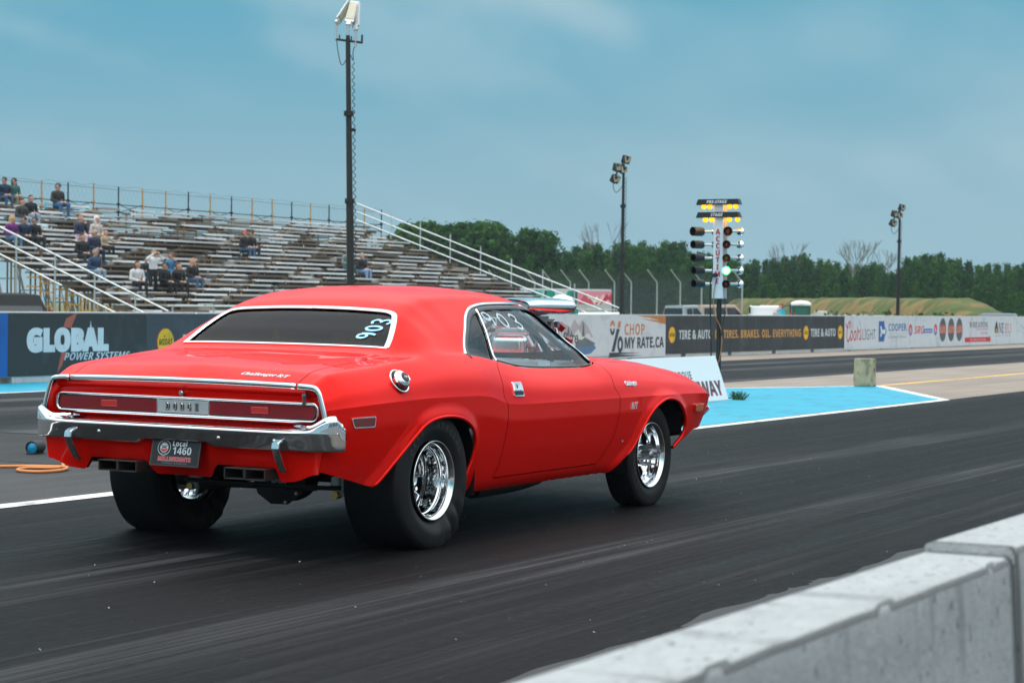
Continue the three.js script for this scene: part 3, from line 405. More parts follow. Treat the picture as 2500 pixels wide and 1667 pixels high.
  part('sway_bar', [tube([[-.2, .30, -.5], [-.24, .3, -.45], [-.24, .3, .45], [-.2, .30, .5]], .012, 24, 8)], M.black, car);

  // wheels: wide wrinkled slicks at the back, narrow tyres in front
  const tyre = (w, R, r, o) => { // axis along z, outer side +z; the profile runs from the inner bead over the tread to the outer bead
    const h = w / 2, pr = [[-h * .62, r], [-h * .86, r + .012], [-h * 1.02, lerp(r, R, .35)], [-h * 1.03, lerp(r, R, .62)], [-h * .985, lerp(r, R, .86)], [-h * .93, R - .012], [-h * .86, R - .003], [-h * .5, R], [0, R + .001], [h * .5, R], [h * .86, R - .003], [h * .93, R - .012], [h * .985, lerp(r, R, .86)], [h * 1.03, lerp(r, R, .62)], [h * 1.02, lerp(r, R, .35)], [h * .86, r + .012], [h * .62, r]];
    const prof = curve2(pr, 72), nU = 168;
    const g = meshOf(nU, 72, (u, v) => { const a = u * 2 * Math.PI, k = Math.round(v * 72); let [z, q] = prof[k]; const c = Math.cos(a), s = Math.sin(a), wall = smooth(r, lerp(r, R, .5), q) * (Math.abs(z) > h * .9 ? 1 : 0);
      let x = q * c, y = q * s; const low = smooth(-.45, -1, s); z += Math.sign(z) * low * o.bulge * smooth(r, lerp(r, R, .55), q) * smooth(.5, .9, Math.abs(z) / h);
      if (o.wrinkle) { const t = a - Math.PI * 1.5, env = Math.exp(-Math.pow((t - .62) / .42, 2)), wv = Math.sin(t * 17 + q * 26 + (z > 0 ? 0 : 1)); z += Math.sign(z) * wall * env * o.wrinkle * (wv * .6 - .55 * Math.pow(Math.max(0, -wv), 2)) * smooth(R, lerp(r, R, .8), q); }
      if (y < -o.flat) { const t = (-o.flat - y); y = -o.flat - t * .02; x *= 1 + t * .5; }
      return [x, y, z]; });
    return g; };
  const rimMat = mat({ c: [0.9, 0.91, 0.92], r: 0.07, m: 1 });
  function wheel(x, y, z, s, kind) {
    const rear = kind === 'rear', w = rear ? .34 : .185, R = rear ? .368 : .329, r = .198, t = tyre(w, R, r, rear ? { flat: y, bulge: .02, wrinkle: .02 } : { flat: y, bulge: .006 });
    const flipZ = (g) => { if (s > 0) return g; const c = clean(g), a = c.attributes.position.array, n = c.attributes.normal.array; for (let k = 2; k < a.length; k += 3) { a[k] = -a[k]; n[k] = -n[k]; } for (const A of [a, n]) for (let k = 0; k < A.length; k += 9) for (let q = 0; q < 3; q++) [A[k + 3 + q], A[k + 6 + q]] = [A[k + 6 + q], A[k + 3 + q]]; return c; };
    let g = (() => { const gg = panel(t, 0); gg.computeVertexNormals(); return gg; })();
    // outward normals: radial away from the tube centre
    const holder = new THREE.Group(); holder.name = rear ? 'rear_wheel' : 'front_wheel'; holder.position.set(x, y, z); car.add(holder);
    const tm = rear ? mat({ c: [0.0115, 0.012, 0.0125], r: 0.55, specularIntensity: .5, bumpMap: speck, bumpScale: 0.0006 }) : M.rubber;
    const ty = part('tyre', flipZ(g), tm, holder);
    const z1 = w / 2 - .004; // outer lip
    const dish = rear ? .165 : .085, lip = lathe([[.2, z1 - .018], [.2065, z1 - .006], [.2085, z1 + .002], [.205, z1 + .006], [.2, z1 + .003], [.196, z1 - .006], [.186, z1 - .012], [.184, z1 - .03], [.183, z1 - .05], ...(rear ? [[.182, z1 - .066], [.176, z1 - .07], [.172, z1 - .074], [.171, z1 - .12], [.166, z1 - .13], [.163, z1 - dish]] : [[.172, z1 - .06], [.168, z1 - dish], [.16, z1 - dish - .01]])], 96); lip.rotateX(Math.PI / 2);
    const barrel = lathe([[.165, z1 - dish], [.17, z1 - dish - .02], [.178, -w / 2 + .03], [.2, -w / 2 + .01], [.203, -w / 2]], 60); barrel.rotateX(Math.PI / 2);
    const lp = part('rim', [flipZ(lip), flipZ(barrel)], rimMat, holder);
    // centre with slots (rear) or spokes (front)
    const zc = z1 - dish;
    if (rear) {
      const s0 = new THREE.Shape(); s0.absarc(0, 0, .168, 0, 7); for (let k = 0; k < 5; k++) { const a = k / 5 * 2 * Math.PI + .3, p = new THREE.Path(), b = (q, rr) => [Math.cos(a + q) * rr, Math.sin(a + q) * rr]; p.moveTo(...b(-.3, .15)); for (let q = -2; q <= 3; q++) p.lineTo(...b(q * .1, .152)); p.lineTo(...b(.2, .095)); p.lineTo(...b(0, .082)); p.lineTo(...b(-.2, .095)); p.closePath(); s0.holes.push(p); }
      part('wheel_centre', flipZ(clean(new THREE.ExtrudeGeometry(s0, { depth: .012, bevelEnabled: true, bevelSize: .004, bevelThickness: .006, bevelSegments: 2, curveSegments: 60 }).translate(0, 0, zc - .01))), rimMat, holder);
      part('hub', [flipZ(at(lathe([[0, .05], [.03, .048], [.038, .04], [.04, 0]], 30), 0, 0, zc, Math.PI / 2))], rimMat, holder);
      for (let k = 0; k < 5; k++) { const a = k / 5 * 2 * Math.PI + .3; part('lug_nut', [flipZ(cyl(.011, .012, .04, .062 * Math.cos(a), .062 * Math.sin(a), zc + .02, Math.PI / 2, 0, 0, 6))], M.chrome, holder); }
      const st = canvasTex(64, 64, (c) => { c.fillStyle = '#d8dcdf'; c.fillRect(0, 0, 64, 64); c.fillStyle = '#b01820'; c.beginPath(); c.arc(32, 32, 30, 0, 7); c.fill(); c.fillStyle = '#e8ecee'; c.fillRect(0, 22, 64, 20); c.fillStyle = '#101418'; c.font = 'bold 18px sans-serif'; c.fillText('WELD', 5, 39, 54); });
      const gs = new THREE.CylinderGeometry(.1735, .1755, .035, 8, 1, true, -.1, .2); gs.rotateX(Math.PI / 2); gs.rotateZ(Math.PI * .52); if (s > 0) part('rim_sticker', [gs.translate(0, 0, z1 - .096).scale(.99, .99, 1)], mat({ map: st, r: .4, side: THREE.DoubleSide }), lp);
    } else {
      const spoke = (a) => { const g1 = extrude([[.03, -.028], [.16, -.012], [.168, -.02], [.168, .02], [.16, .012], [.03, .028]], .02, .004); g1.rotateZ(a); return flipZ(clean(g1.translate(0, 0, zc - .015))); };
      part('wheel_centre', [...[...Array(5)].map((_, k) => spoke(k / 5 * 2 * Math.PI + .32)), flipZ(at(lathe([[0, .03], [.06, .028], [.075, .012], [.08, -.01], [0, -.01]], 36), 0, 0, zc, Math.PI / 2))], rimMat, holder);
      part('hub', [flipZ(at(lathe([[0, .1], [.012, .1], [.022, .096], [.026, .09], [.03, .085], [.032, .0]], 28), 0, 0, zc, Math.PI / 2))], M.steel, holder);
      for (let k = 0; k < 5; k++) { const a = k / 5 * 2 * Math.PI + .95, X = .058 * Math.cos(a), Y = .058 * Math.sin(a); part('lug_nut', [flipZ(cyl(.013, .014, .04, X, Y, zc + .045, Math.PI / 2, 0, 0, 6)), flipZ(cyl(.006, .006, .1, X, Y, zc + .06, Math.PI / 2, 0, 0, 8))], M.steel, holder); }
      const tr = []; for (let k = 0; k < 60; k++) for (const q of [-.055, -.02, .02, .055]) { const a = k / 60 * 2 * Math.PI; tr.push(box(.022, .006, .016, Math.cos(a) * (R + .001), Math.sin(a) * (R + .001), q + (k % 2) * .01, 0, 0, a + Math.PI / 2)); } const tg = merge(tr); { const p = tg.attributes.position; for (let i = 0; i < p.count; i++) if (p.getY(i) < -y + .002) p.setY(i, -y + .002); } part('tread_block', tg, M.rubber, ty);
    }
    part('brake_disc', [flipZ(cyl(.13, .13, .02, 0, 0, zc - .06, Math.PI / 2, 0, 0, 32))], M.steel, lp);
    // raised lettering on the sidewall
    if (s > 0) { const word = rear ? 'DRAG   SPECIAL' : 'DRAG  FRONT', gl = [], n = word.length, rr = lerp(r, R, rear ? .52 : .5); word.split('').forEach((ch, k) => { if (ch === ' ') return; const l = text3(ch, rear ? .034 : .026, .002, font); l.translate(-.012, 0, 0); const a = Math.PI / 2 + (rear ? 1.0 : 2.6) - k * (rear ? .155 : .11); l.translate(0, rr - .015, 0); l.rotateZ(a - Math.PI / 2); gl.push(l.translate(0, 0, w / 2 * (rear ? 1.035 : 1.03))); }); part('sidewall_lettering', gl, mat({ c: [0.03, 0.031, 0.032], r: 0.5 }), ty); }
    return holder;
  }
  var speck = dataTex(256, 256, (u, v) => fbm(u, v, 48, 48, 3, 5));
  wheel(0, .348, .775, 1, 'rear'); wheel(0, .348, -.745, -1, 'rear'); wheel(2.794, .3215, .805, 1, 'front'); wheel(2.794, .3215, -.80, -1, 'front');
  part('brake_line', [tube([[3.12, .60, .62], [3.2, .55, .66], [3.22, .48, .64]], .012, 16, 8), sph(.02, 3.14, .62, .64)], mat({ c: [0.02, 0.45, 0.6], r: 0.4 }), car);

  // cabin
  const trim = mat({ c: [0.03, 0.033, 0.037], r: 0.6 }), grey = mat({ c: [0.16, 0.19, 0.21], r: 0.55 });
  bodyPart('dashboard', [rbox(.34, .2, 1.36, .05, 2.02, .83, 0), rbox(.16, .1, 1.3, .04, 1.9, .86, 0)], grey);
  for (const s of [1, -1]) {
    bodyPart('door_card', [box(1.12, .52, .03, 1.42, .65, s * .80)], s < 0 ? grey : trim);
    const st = bodyPart('seat', [rbox(.52, .16, .5, .06, 1.12, .46, s * .36), rbox(.16, .52, .48, .06, .86, .70, s * .36, 0, 0, .22)], trim); bodyPart('headrest', [rbox(.1, .16, .28, .04, .77, 1.0, s * .36, 0, 0, .2)], trim, st);
  }
  bodyPart('rear_shelf', [box(.5, .02, 1.3, .2, .94, 0), box(.02, .6, 1.4, .42, .66, 0)], M.under);
  bodyPart('steering_wheel', [at(new THREE.TorusGeometry(.17, .013, 8, 32), 1.66, .86, -.36, 0, Math.PI / 2, 0), bar([1.66, .86, -.36], [1.95, .82, -.36], .02)], M.black);
  bodyPart('roll_cage', [tube([[.62, .35, .60], [.62, .9, .60], [.66, 1.2, .48], [.68, 1.28, .3], [.68, 1.28, -.3], [.66, 1.2, -.48], [.62, .9, -.60], [.62, .35, -.60]], .022, 60, 10), bar([.64, .9, -.6], [.64, .9, .6], .02), ...[1, -1].map((s) => tube([[.66, 1.22, s * .47], [1.1, 1.27, s * .49], [1.55, 1.24, s * .49], [1.9, 1.0, s * .6], [2.0, .5, s * .68]], .02, 40, 8)), bar([.66, .75, .6], [1.95, .6, .7], .02)], M.black);
  bodyPart('dash_label', [box(.15, .03, .002, 1.66, .925, .712, -.15, 0, 0)], mat({ c: [0.5, 0.6, 0.65], r: 0.6 }));
  bodyPart('wiper_cowl', [box(.12, .02, 1.2, 2.27, .945, 0, 0, 0, -.1)], M.under);
  for (const s of [1]) bodyPart('door_mirror', [at(sph(.055, 0, 0, 0, [.7, .75, 1], 20), 2.14, .955, -.85), bar([2.13, .92, -.80], [2.14, .95, -.85], .012)], M.gloss);
  // blown engine standing through the hood
  const eng = part('engine_block', [box(.62, .30, .46, 2.78, .62, 0), box(.62, .12, .2, 2.78, .74, .2, .6, 0, 0), box(.62, .12, .2, 2.78, .74, -.2, -.6, 0, 0), box(.6, .1, .24, 2.78, .84, 0)], M.steel, car);
  for (const s of [1, -1]) { part('valve_cover', [rbox(.56, .1, .15, .03, 2.76, .83, s * .29, s * -.6, 0, 0)], M.polished, eng); part('header_pipe', [...Array(4)].map((_, k) => tube([[2.52 + k * .15, .76, s * .36], [2.5 + k * .15, .74, s * .46], [2.42 + k * .15, .6, s * .5], [2.36 + k * .12, .45, s * .45]], .024, 14, 8)), M.galv, eng); }
  const blower = part('supercharger', [rbox(.52, .17, .26, .05, 2.76, .99, 0), ...[...Array(7)].map((_, k) => box(.012, .186, .272, 2.55 + k * .07, .99, 0)), rbox(.44, .05, .28, .015, 2.76, 1.10, 0), rbox(.03, .24, .2, .01, 3.06, .95, 0)], M.polished, car);
  part('blower_belt', [at(new THREE.TorusGeometry(.085, .012, 6, 24), 3.1, 1.0, 0, 0, Math.PI / 2, 0, [1, 1, 1]), bar([3.1, 1.0, .085], [3.1, .5, .085], .012), bar([3.1, 1.0, -.085], [3.1, .5, -.085], .012)], M.black, blower);
  for (const s of [1, -1]) for (const dx of [-.12, .12]) part('fuel_rail', [cyl(.009, .009, .12, 2.76 + dx, 1.03, s * .15, 0, 0, 0, 10), cyl(.014, .014, .02, 2.76 + dx, 1.1, s * .15)], mat({ c: [0.45, 0.02, 0.03], r: 0.3, m: 0.7 }), blower);
  part('fuel_hose', [tube([[2.56, 1.06, .17], [2.5, 1.0, .24], [2.5, .92, .28], [2.7, .9, .3], [2.86, .93, .28]], .009, 30, 7), tube([[2.9, 1.08, .16], [2.92, 1.04, .2], [2.88, .95, .24], [2.8, .86, .3]], .009, 30, 7), tube([[2.6, 1.1, -.18], [2.5, 1.0, -.3], [2.6, .9, -.35]], .011, 24, 7), tube([[2.66, .86, .4], [2.62, .95, .3], [2.66, 1.02, .2]], .009, 20, 6)], M.steel, blower);
  { const r = rng(19), ms = [M.steel, M.polished, M.black, mat({ c: [.3, .02, .03], r: .3, m: .6 }), M.galv], names = ['engine_fitting', 'engine_fitting', 'engine_bracket', 'engine_fitting', 'engine_bracket']; for (let k = 0; k < 64; k++) { const s = k % 2 ? 1 : -1, x = 2.48 + .6 * r(), y = .86 + .3 * r(), z = s * (.13 + .2 * r() * (1.15 - y) / .3), q = k % 5, g = r() < .6 ? cyl(.008 + .014 * r(), .008 + .014 * r(), .03 + .08 * r(), x, y, z, r() * 3, r() * 3, 0, 8) : box(.02 + .05 * r(), .02 + .03 * r(), .02 + .03 * r(), x, y, z, r(), r(), 0); part(names[q], [g], ms[q], blower); }
    for (let k = 0; k < 9; k++) { const s = k % 2 ? 1 : -1, x = 2.5 + .45 * r(), a = [x, .86 + .08 * r(), s * (.24 + .06 * r())], c = [x + (r() - .5) * .3, 1.0 + .12 * r(), s * (.15 + .05 * r())]; part('braided_line', [tube([a, [a[0] + .04, a[1] + .08, a[2] + s * .02], [c[0], c[1] - .03, c[2] + s * .03], c], .005, 16, 6)], k % 2 ? M.steel : M.black, blower); } }
  part('carburettor', [box(.36, .05, .24, 2.76, 1.15, 0), cyl(.05, .05, .06, 2.66, 1.18, 0), cyl(.05, .05, .06, 2.86, 1.18, 0), ...[...Array(4)].map((_, k) => cyl(.02, .02, .05, 2.62 + k * .09, 1.14, .15, Math.PI / 2))], M.steel, blower);
  // scoop: three-bore hat with rounded nose
  { const out = meshOf(36, 40, (u, v) => { const a = v * 2 * Math.PI, x = lerp(2.44, 3.08, u), f = Math.pow(Math.sin(clamp(u * .93 + .02, 0, 1) * Math.PI * .5 + .0), .5), rn = u > .93 ? Math.sqrt(Math.max(.0, 1 - Math.pow((u - .93) / .072, 2))) : 1, e = 2.6, ca = Math.cos(a), sa = Math.sin(a), pw = Math.pow(Math.abs(ca) ** e + Math.abs(sa) ** e, -1 / e), hz = .225 * lerp(.86, 1, u) , hy = lerp(.045, .058, smooth(0, .4, u)); return [x, 1.257 + (sa * pw * hy) * lerp(.2, 1, rn), ca * pw * hz * lerp(.88, 1, rn)]; });
    const sc = part('air_scoop', [panel(outward(out), 0), at(new THREE.CircleGeometry(1, 30), 2.445, 1.257, 0, 0, -Math.PI / 2, 0, [.19, .036, 1])], M.polished, car);
    part('scoop_opening', [rbox(.01, .07, .36, .03, 3.079, 1.257, 0)], M.black, sc); part('scoop_base', [box(.3, .03, .2, 2.74, 1.18, 0)], M.steel, sc); part('scoop_screw', [sph(.008, 3.04, 1.26, .223)], M.steel, sc); }
}

// ---------- ground: two lanes, median, shoulders, grass ----------
const wear = K([[-2.35, .055], [-2.0, .045], [-1.6, .024], [-1.15, .010], [-.7, .011], [-.42, .034], [-.1, .03], [.15, .075], [.4, .06], [.62, .014], [.9, .009], [1.35, .0095], [1.55, .02], [1.78, .062], [1.98, .05], [2.2, .022], [2.5, .019], [2.8, .028], [3.2, .03]]);
function laneTextures(seed, zc, flipped) { // u: 26 m along the strip, v: 5.5 m across
  const W = 2048, H = 1024, A = new Float32Array(W * H), Rr = new Float32Array(W * H);
  for (let j = 0; j < H; j++) for (let i = 0; i < W; i++) {
    const u = i / W, v = j / H, q = flipped ? 1 - v : v, z = -2.35 + 5.55 * q;
    const f1 = noise(u * 5 + v * 1.2, v * 420, 5, 420, seed), f2 = noise(u * 4, v * 150, 4, 150, seed + 1), f3 = noise(u * 3, v * 46, 3, 46, seed + 2), c = fbm(u, v, 6, 8, 4, seed + 3), f4 = noise(u * 26, v * 330, 26, 330, seed + 8), f5 = noise(u * 15, v * 120, 15, 120, seed + 12), f6 = fbm(u, v, 30, 40, 4, seed + 14), g = hash2(i, j, seed + 9), g2 = noise(u * 700, v * 240, 700, 240, seed + 4);
    const st = clamp(f1 * .34 + f2 * .36 + f3 * .34 + (f4 - .5) * .26 + (f5 - .5) * .3, 0, 1.15), w = wear(z + (c - .5) * .35);
    let a = w * (.12 + 2.6 * Math.pow(st, 2.4)) * (.55 + .9 * c) * (.7 + .6 * f6) + (g - .5) * .008 + (g2 - .5) * .010; const fine = noise(u * 120, v * 900, 120, 900, seed + 6); if (fine > .9) a *= .45; if (hash2(i >> 1, j, seed + 21) > .9994) a += .12;
    A[j * W + i] = a; Rr[j * W + i] = .6 + .22 * st + (g2 - .5) * .12 - (w < .02 ? .05 : 0);
  }
  const map = dataTex(W, H, (u, v, i, j) => { const a = Math.max(.006, A[j * W + i]); return [sr(a * .98), sr(a), sr(a * 1.03)]; }, true), rough = dataTex(1024, 512, (u, v, i, j) => Rr[(j * 2) * W + i * 2]);
  return { map, rough };
}
const grit = dataTex(512, 512, (u, v, i, j) => .5 + .35 * (hash2(i, j, 3) - .5) + .4 * (fbm(u, v, 64, 64, 3, 12) - .5));
const gritT = (rx, ry) => { const t = grit.clone(); t.repeat.set(rx, ry); t.needsUpdate = true; return t; };
{
  const L = laneTextures(101, 0, false);
  const laneUv = (g, z0) => { const p = g.attributes.position, uv = g.attributes.uv; for (let i = 0; i < p.count; i++) uv.setXY(i, p.getX(i) / 26, (p.getZ(i) - z0) / 5.55); return g; };
  const laneMat = mat({ r: 1, specularIntensity: .2, map: L.map, roughnessMap: L.rough, bumpMap: gritT(26 / .6, 5.55 / .6), bumpScale: 0.0018 }); laneMat.color.setRGB(.42, .43, .45);
  structure('near_lane', laneUv(sheet(-40, 160, -2.35, 3.2, 0), -2.35), laneMat);
  const far = sheet(-40, 160, -13.4, -7.43, 0); { const p = far.attributes.position, uv = far.attributes.uv; for (let i = 0; i < p.count; i++) uv.setXY(i, p.getX(i) / 26 + .37, (p.getZ(i) + 7.43) / -5.97); }
  const farMat = laneMat.clone(); farMat.color.setRGB(.95, .97, 1); structure('far_lane', far, farMat);
  const asphaltMap = (c, v, seed, amp = .5) => dataTex(1024, 1024, (u, w, i, j) => { const n = fbm(u, w, 6, 6, 5, seed), k = v * (1 - amp / 2 + amp * n + (hash2(i, j, seed) - .5) * .35 + (noise(u * 3, w * 90, 3, 90, seed + 5) - .5) * .3); return srgb3(c, k); }, true);
  const rep = (t, m) => { t.repeat.set(1 / m, 1 / m); return t; };
  const grey = mat({ r: .8, specularIntensity: .35, map: rep(asphaltMap([1, 1.02, 1.06], .058, 7), 9), bumpMap: rep(gritT(1, 1), .7), bumpScale: .002 });
  const dark = mat({ r: .8, specularIntensity: .3, map: rep(asphaltMap([1, 1.02, 1.05], .042, 19), 7), bumpMap: rep(gritT(1, 1), .7), bumpScale: .002 });
  const tan = mat({ r: .85, map: rep(asphaltMap([1, .84, .70], .235, 23, .4), 8), bumpMap: rep(gritT(1, 1), .8), bumpScale: .002 });
  const brown = mat({ r: .82, map: rep(asphaltMap([1, .88, .76], .085, 29, .9), 5), bumpMap: rep(gritT(1, 1), .5), bumpScale: .003 });
  structure('median', sheet(-40, 3.17, -7.43, -2.35, 0), grey);
  structure('median', sheet(3.17, 5.95, -7.43, -2.35, 0), dark);
  structure('median', sheet(5.95, 9.4, -7.43, -2.35, 0), grey);
  structure('median', sheet(9.4, 160, -7.43, -2.35, 0), tan);
  structure('far_shoulder', sheet(-40, 160, -16.2, -13.4, 0), tan);
  // near edge of the lane wears unevenly into the brown shoulder
  structure('near_shoulder', sheet(-40, 160, 3.2, 14, 0), brown);
  const ragged = []; const rr = rng(5); for (let k = 0; k < 150; k++) { const x = -10 + rr() * 34, l = .3 + rr() * 1.6, w = .03 + rr() * .12, z = 3.2 + rr() * rr() * .5 - .05; const P = []; for (let q = 0; q <= 8; q++) P.push([x + l * q / 8, z - w * (.3 + .7 * rr()) * Math.sin(Math.PI * (q + .2) / 8.4)]); for (let q = 8; q >= 0; q--) P.push([x + l * q / 8, z + w * (.3 + .7 * rr()) * Math.sin(Math.PI * (q + .2) / 8.4)]); ragged.push(flatPoly(P, .002 + k * 1e-5, 5)); }
  tag(part('tyre_rubber_marks', merge(ragged), mat({ c: [.022, .022, .023], r: .65 }), scene), null, null, null, 'stuff');
  // painted lines and the blue island
  const worn = (c, seed, dirt) => dataTex(512, 512, (u, v, i, j) => { const n = fbm(u, v, 10, 10, 5, seed), w = noise(u * 12, v * 60, 12, 60, seed + 3), k = 1 - .22 * n - .1 * (hash2(i, j, seed) - .5) - (n * .6 + w * .4 > .66 ? dirt : 0); return srgb3(c, k); }, true);
  const white = mat({ r: .6, map: rep(worn([.74, .75, .76], 3, .35), 2) }), blue = mat({ r: .5, map: rep(worn([.0, .33, .49], 9, .22), 3.2) });
  structure('lane_line', sheet(-30, 9.8, -2.44, -2.26, .004), white);
  const island = [[9.8, -2.26], [19.78, -2.26], [24.6, -4.85], [19.78, -7.44], [9.8, -7.44]], inner = [[9.95, -2.42], [19.73, -2.42], [24.15, -4.85], [19.73, -7.28], [9.95, -7.28]];
  structure('island_border', flatPoly(island, .004), white);
  structure('painted_island', flatPoly(inner, .008), blue);
  structure('blue_margin', sheet(-20, 25, -15.49, -13.32, .004), blue);
  structure('margin_line', sheet(-20, 25, -13.32, -13.2, .004), white);
  structure('centre_line', flatPoly([...Array(41)].map((_, k) => [24.7 + k * 2, -4.80 + .03 * Math.sin(k * 2.1)]).concat([...Array(41)].map((_, k) => [24.7 + (40 - k) * 2, -4.95 + .03 * Math.sin(k * 1.7)])), .004), mat({ r: .6, map: rep(worn([.75, .46, .10], 15, .3), 2) }));
  // saw-cut joints across the strip
  const cut = mat({ c: [.008, .008, .009], r: .8 });
  for (const [x, s] of [[3.42, -.13], [-6.4, -.1], [15.5, -.1]]) { const P = [], Q = []; for (let k = 0; k <= 30; k++) { const z = lerp(-2.35, 3.6, k / 30), xx = x + s * (z + .2) + .006 * Math.sin(k * 3.7); P.push([xx - .007, z]); Q.push([xx + .007, z]); } structure('pavement_joint', flatPoly([...P, ...Q.reverse()], .003), cut); }
  structure('pavement_joint', flatPoly([[3.16, -7.4], [3.185, -7.4], [3.185, -2.46], [3.16, -2.46]], .003), cut);
  structure('pavement_joint', flatPoly([[5.93, -7.4], [5.99, -7.4], [5.97, -5], [6.0, -2.46], [5.95, -2.46], [5.93, -5]], .003), cut);
  // land beyond the wall, a little lower
  const grassMap = rep(dataTex(1024, 1024, (u, v, i, j) => { const n = fbm(u, v, 8, 8, 6, 41), d = smooth(.52, .7, fbm(u, v, 5, 5, 5, 88)), k = .7 + .5 * n + (hash2(i, j, 4) - .5) * .35; return srgb3([lerp(.075, .17, d), lerp(.115, .14, d), lerp(.028, .05, d)], k); }, true), 30);
  const gm = mat({ r: .95, map: grassMap });
  const land = new THREE.BufferGeometry(), P = [], I = []; const zs = [-16.2, -19, -24, -3000], ys = [0, -.05, -.5, -.5]; for (let k = 0; k < 4; k++) P.push(-900, ys[k], zs[k], 3200, ys[k], zs[k]); for (let k = 0; k < 3; k++) I.push(2 * k, 2 * k + 1, 2 * k + 2, 2 * k + 1, 2 * k + 3, 2 * k + 2); land.setAttribute('position', new THREE.BufferAttribute(new Float32Array(P), 3)); land.setIndex(I); land.computeVertexNormals(); const uv = []; for (let k = 0; k < 8; k++) uv.push(P[3 * k], P[3 * k + 2]); land.setAttribute('uv', new THREE.BufferAttribute(new Float32Array(uv), 2));
  structure('grassland', land, gm);
  structure('grassland', sheet(160, 3200, -16.2, 900, -.02), gm); structure('near_apron', sheet(-900, -40, -16.2, 900, -.02), grey); structure('near_apron', sheet(-40, 160, 14, 900, -.02), grey);
  // loose grit and scraps on the lane
  const r = rng(77), im = new THREE.InstancedMesh(new THREE.TetrahedronGeometry(1, 1), mat({ c: [.5, .5, .48], r: .7 }), 300), m4 = new THREE.Matrix4(), q4 = new THREE.Quaternion();
  for (let k = 0; k < 300; k++) { const near = k < 220, x = near ? -6 + 14 * r() : 8 + 30 * r(), z = near ? -3 + 7.5 * r() : -8 + 12 * r(), s = .0015 + .004 * r() * r(); q4.setFromEuler(new THREE.Euler(r() * 6, r() * 6, r() * 6)); m4.compose(V(x, s * .5, z), q4, V(s * (1 + 1.6 * r()), s * .7, s)); im.setMatrixAt(k, m4); const t = .3 + r() * .9; im.setColorAt(k, lin(t, t, t * .96)); }
  im.name = 'loose_grit'; tag(im, null, null, null, 'stuff'); im.castShadow = im.receiveShadow = true; scene.add(im);
}

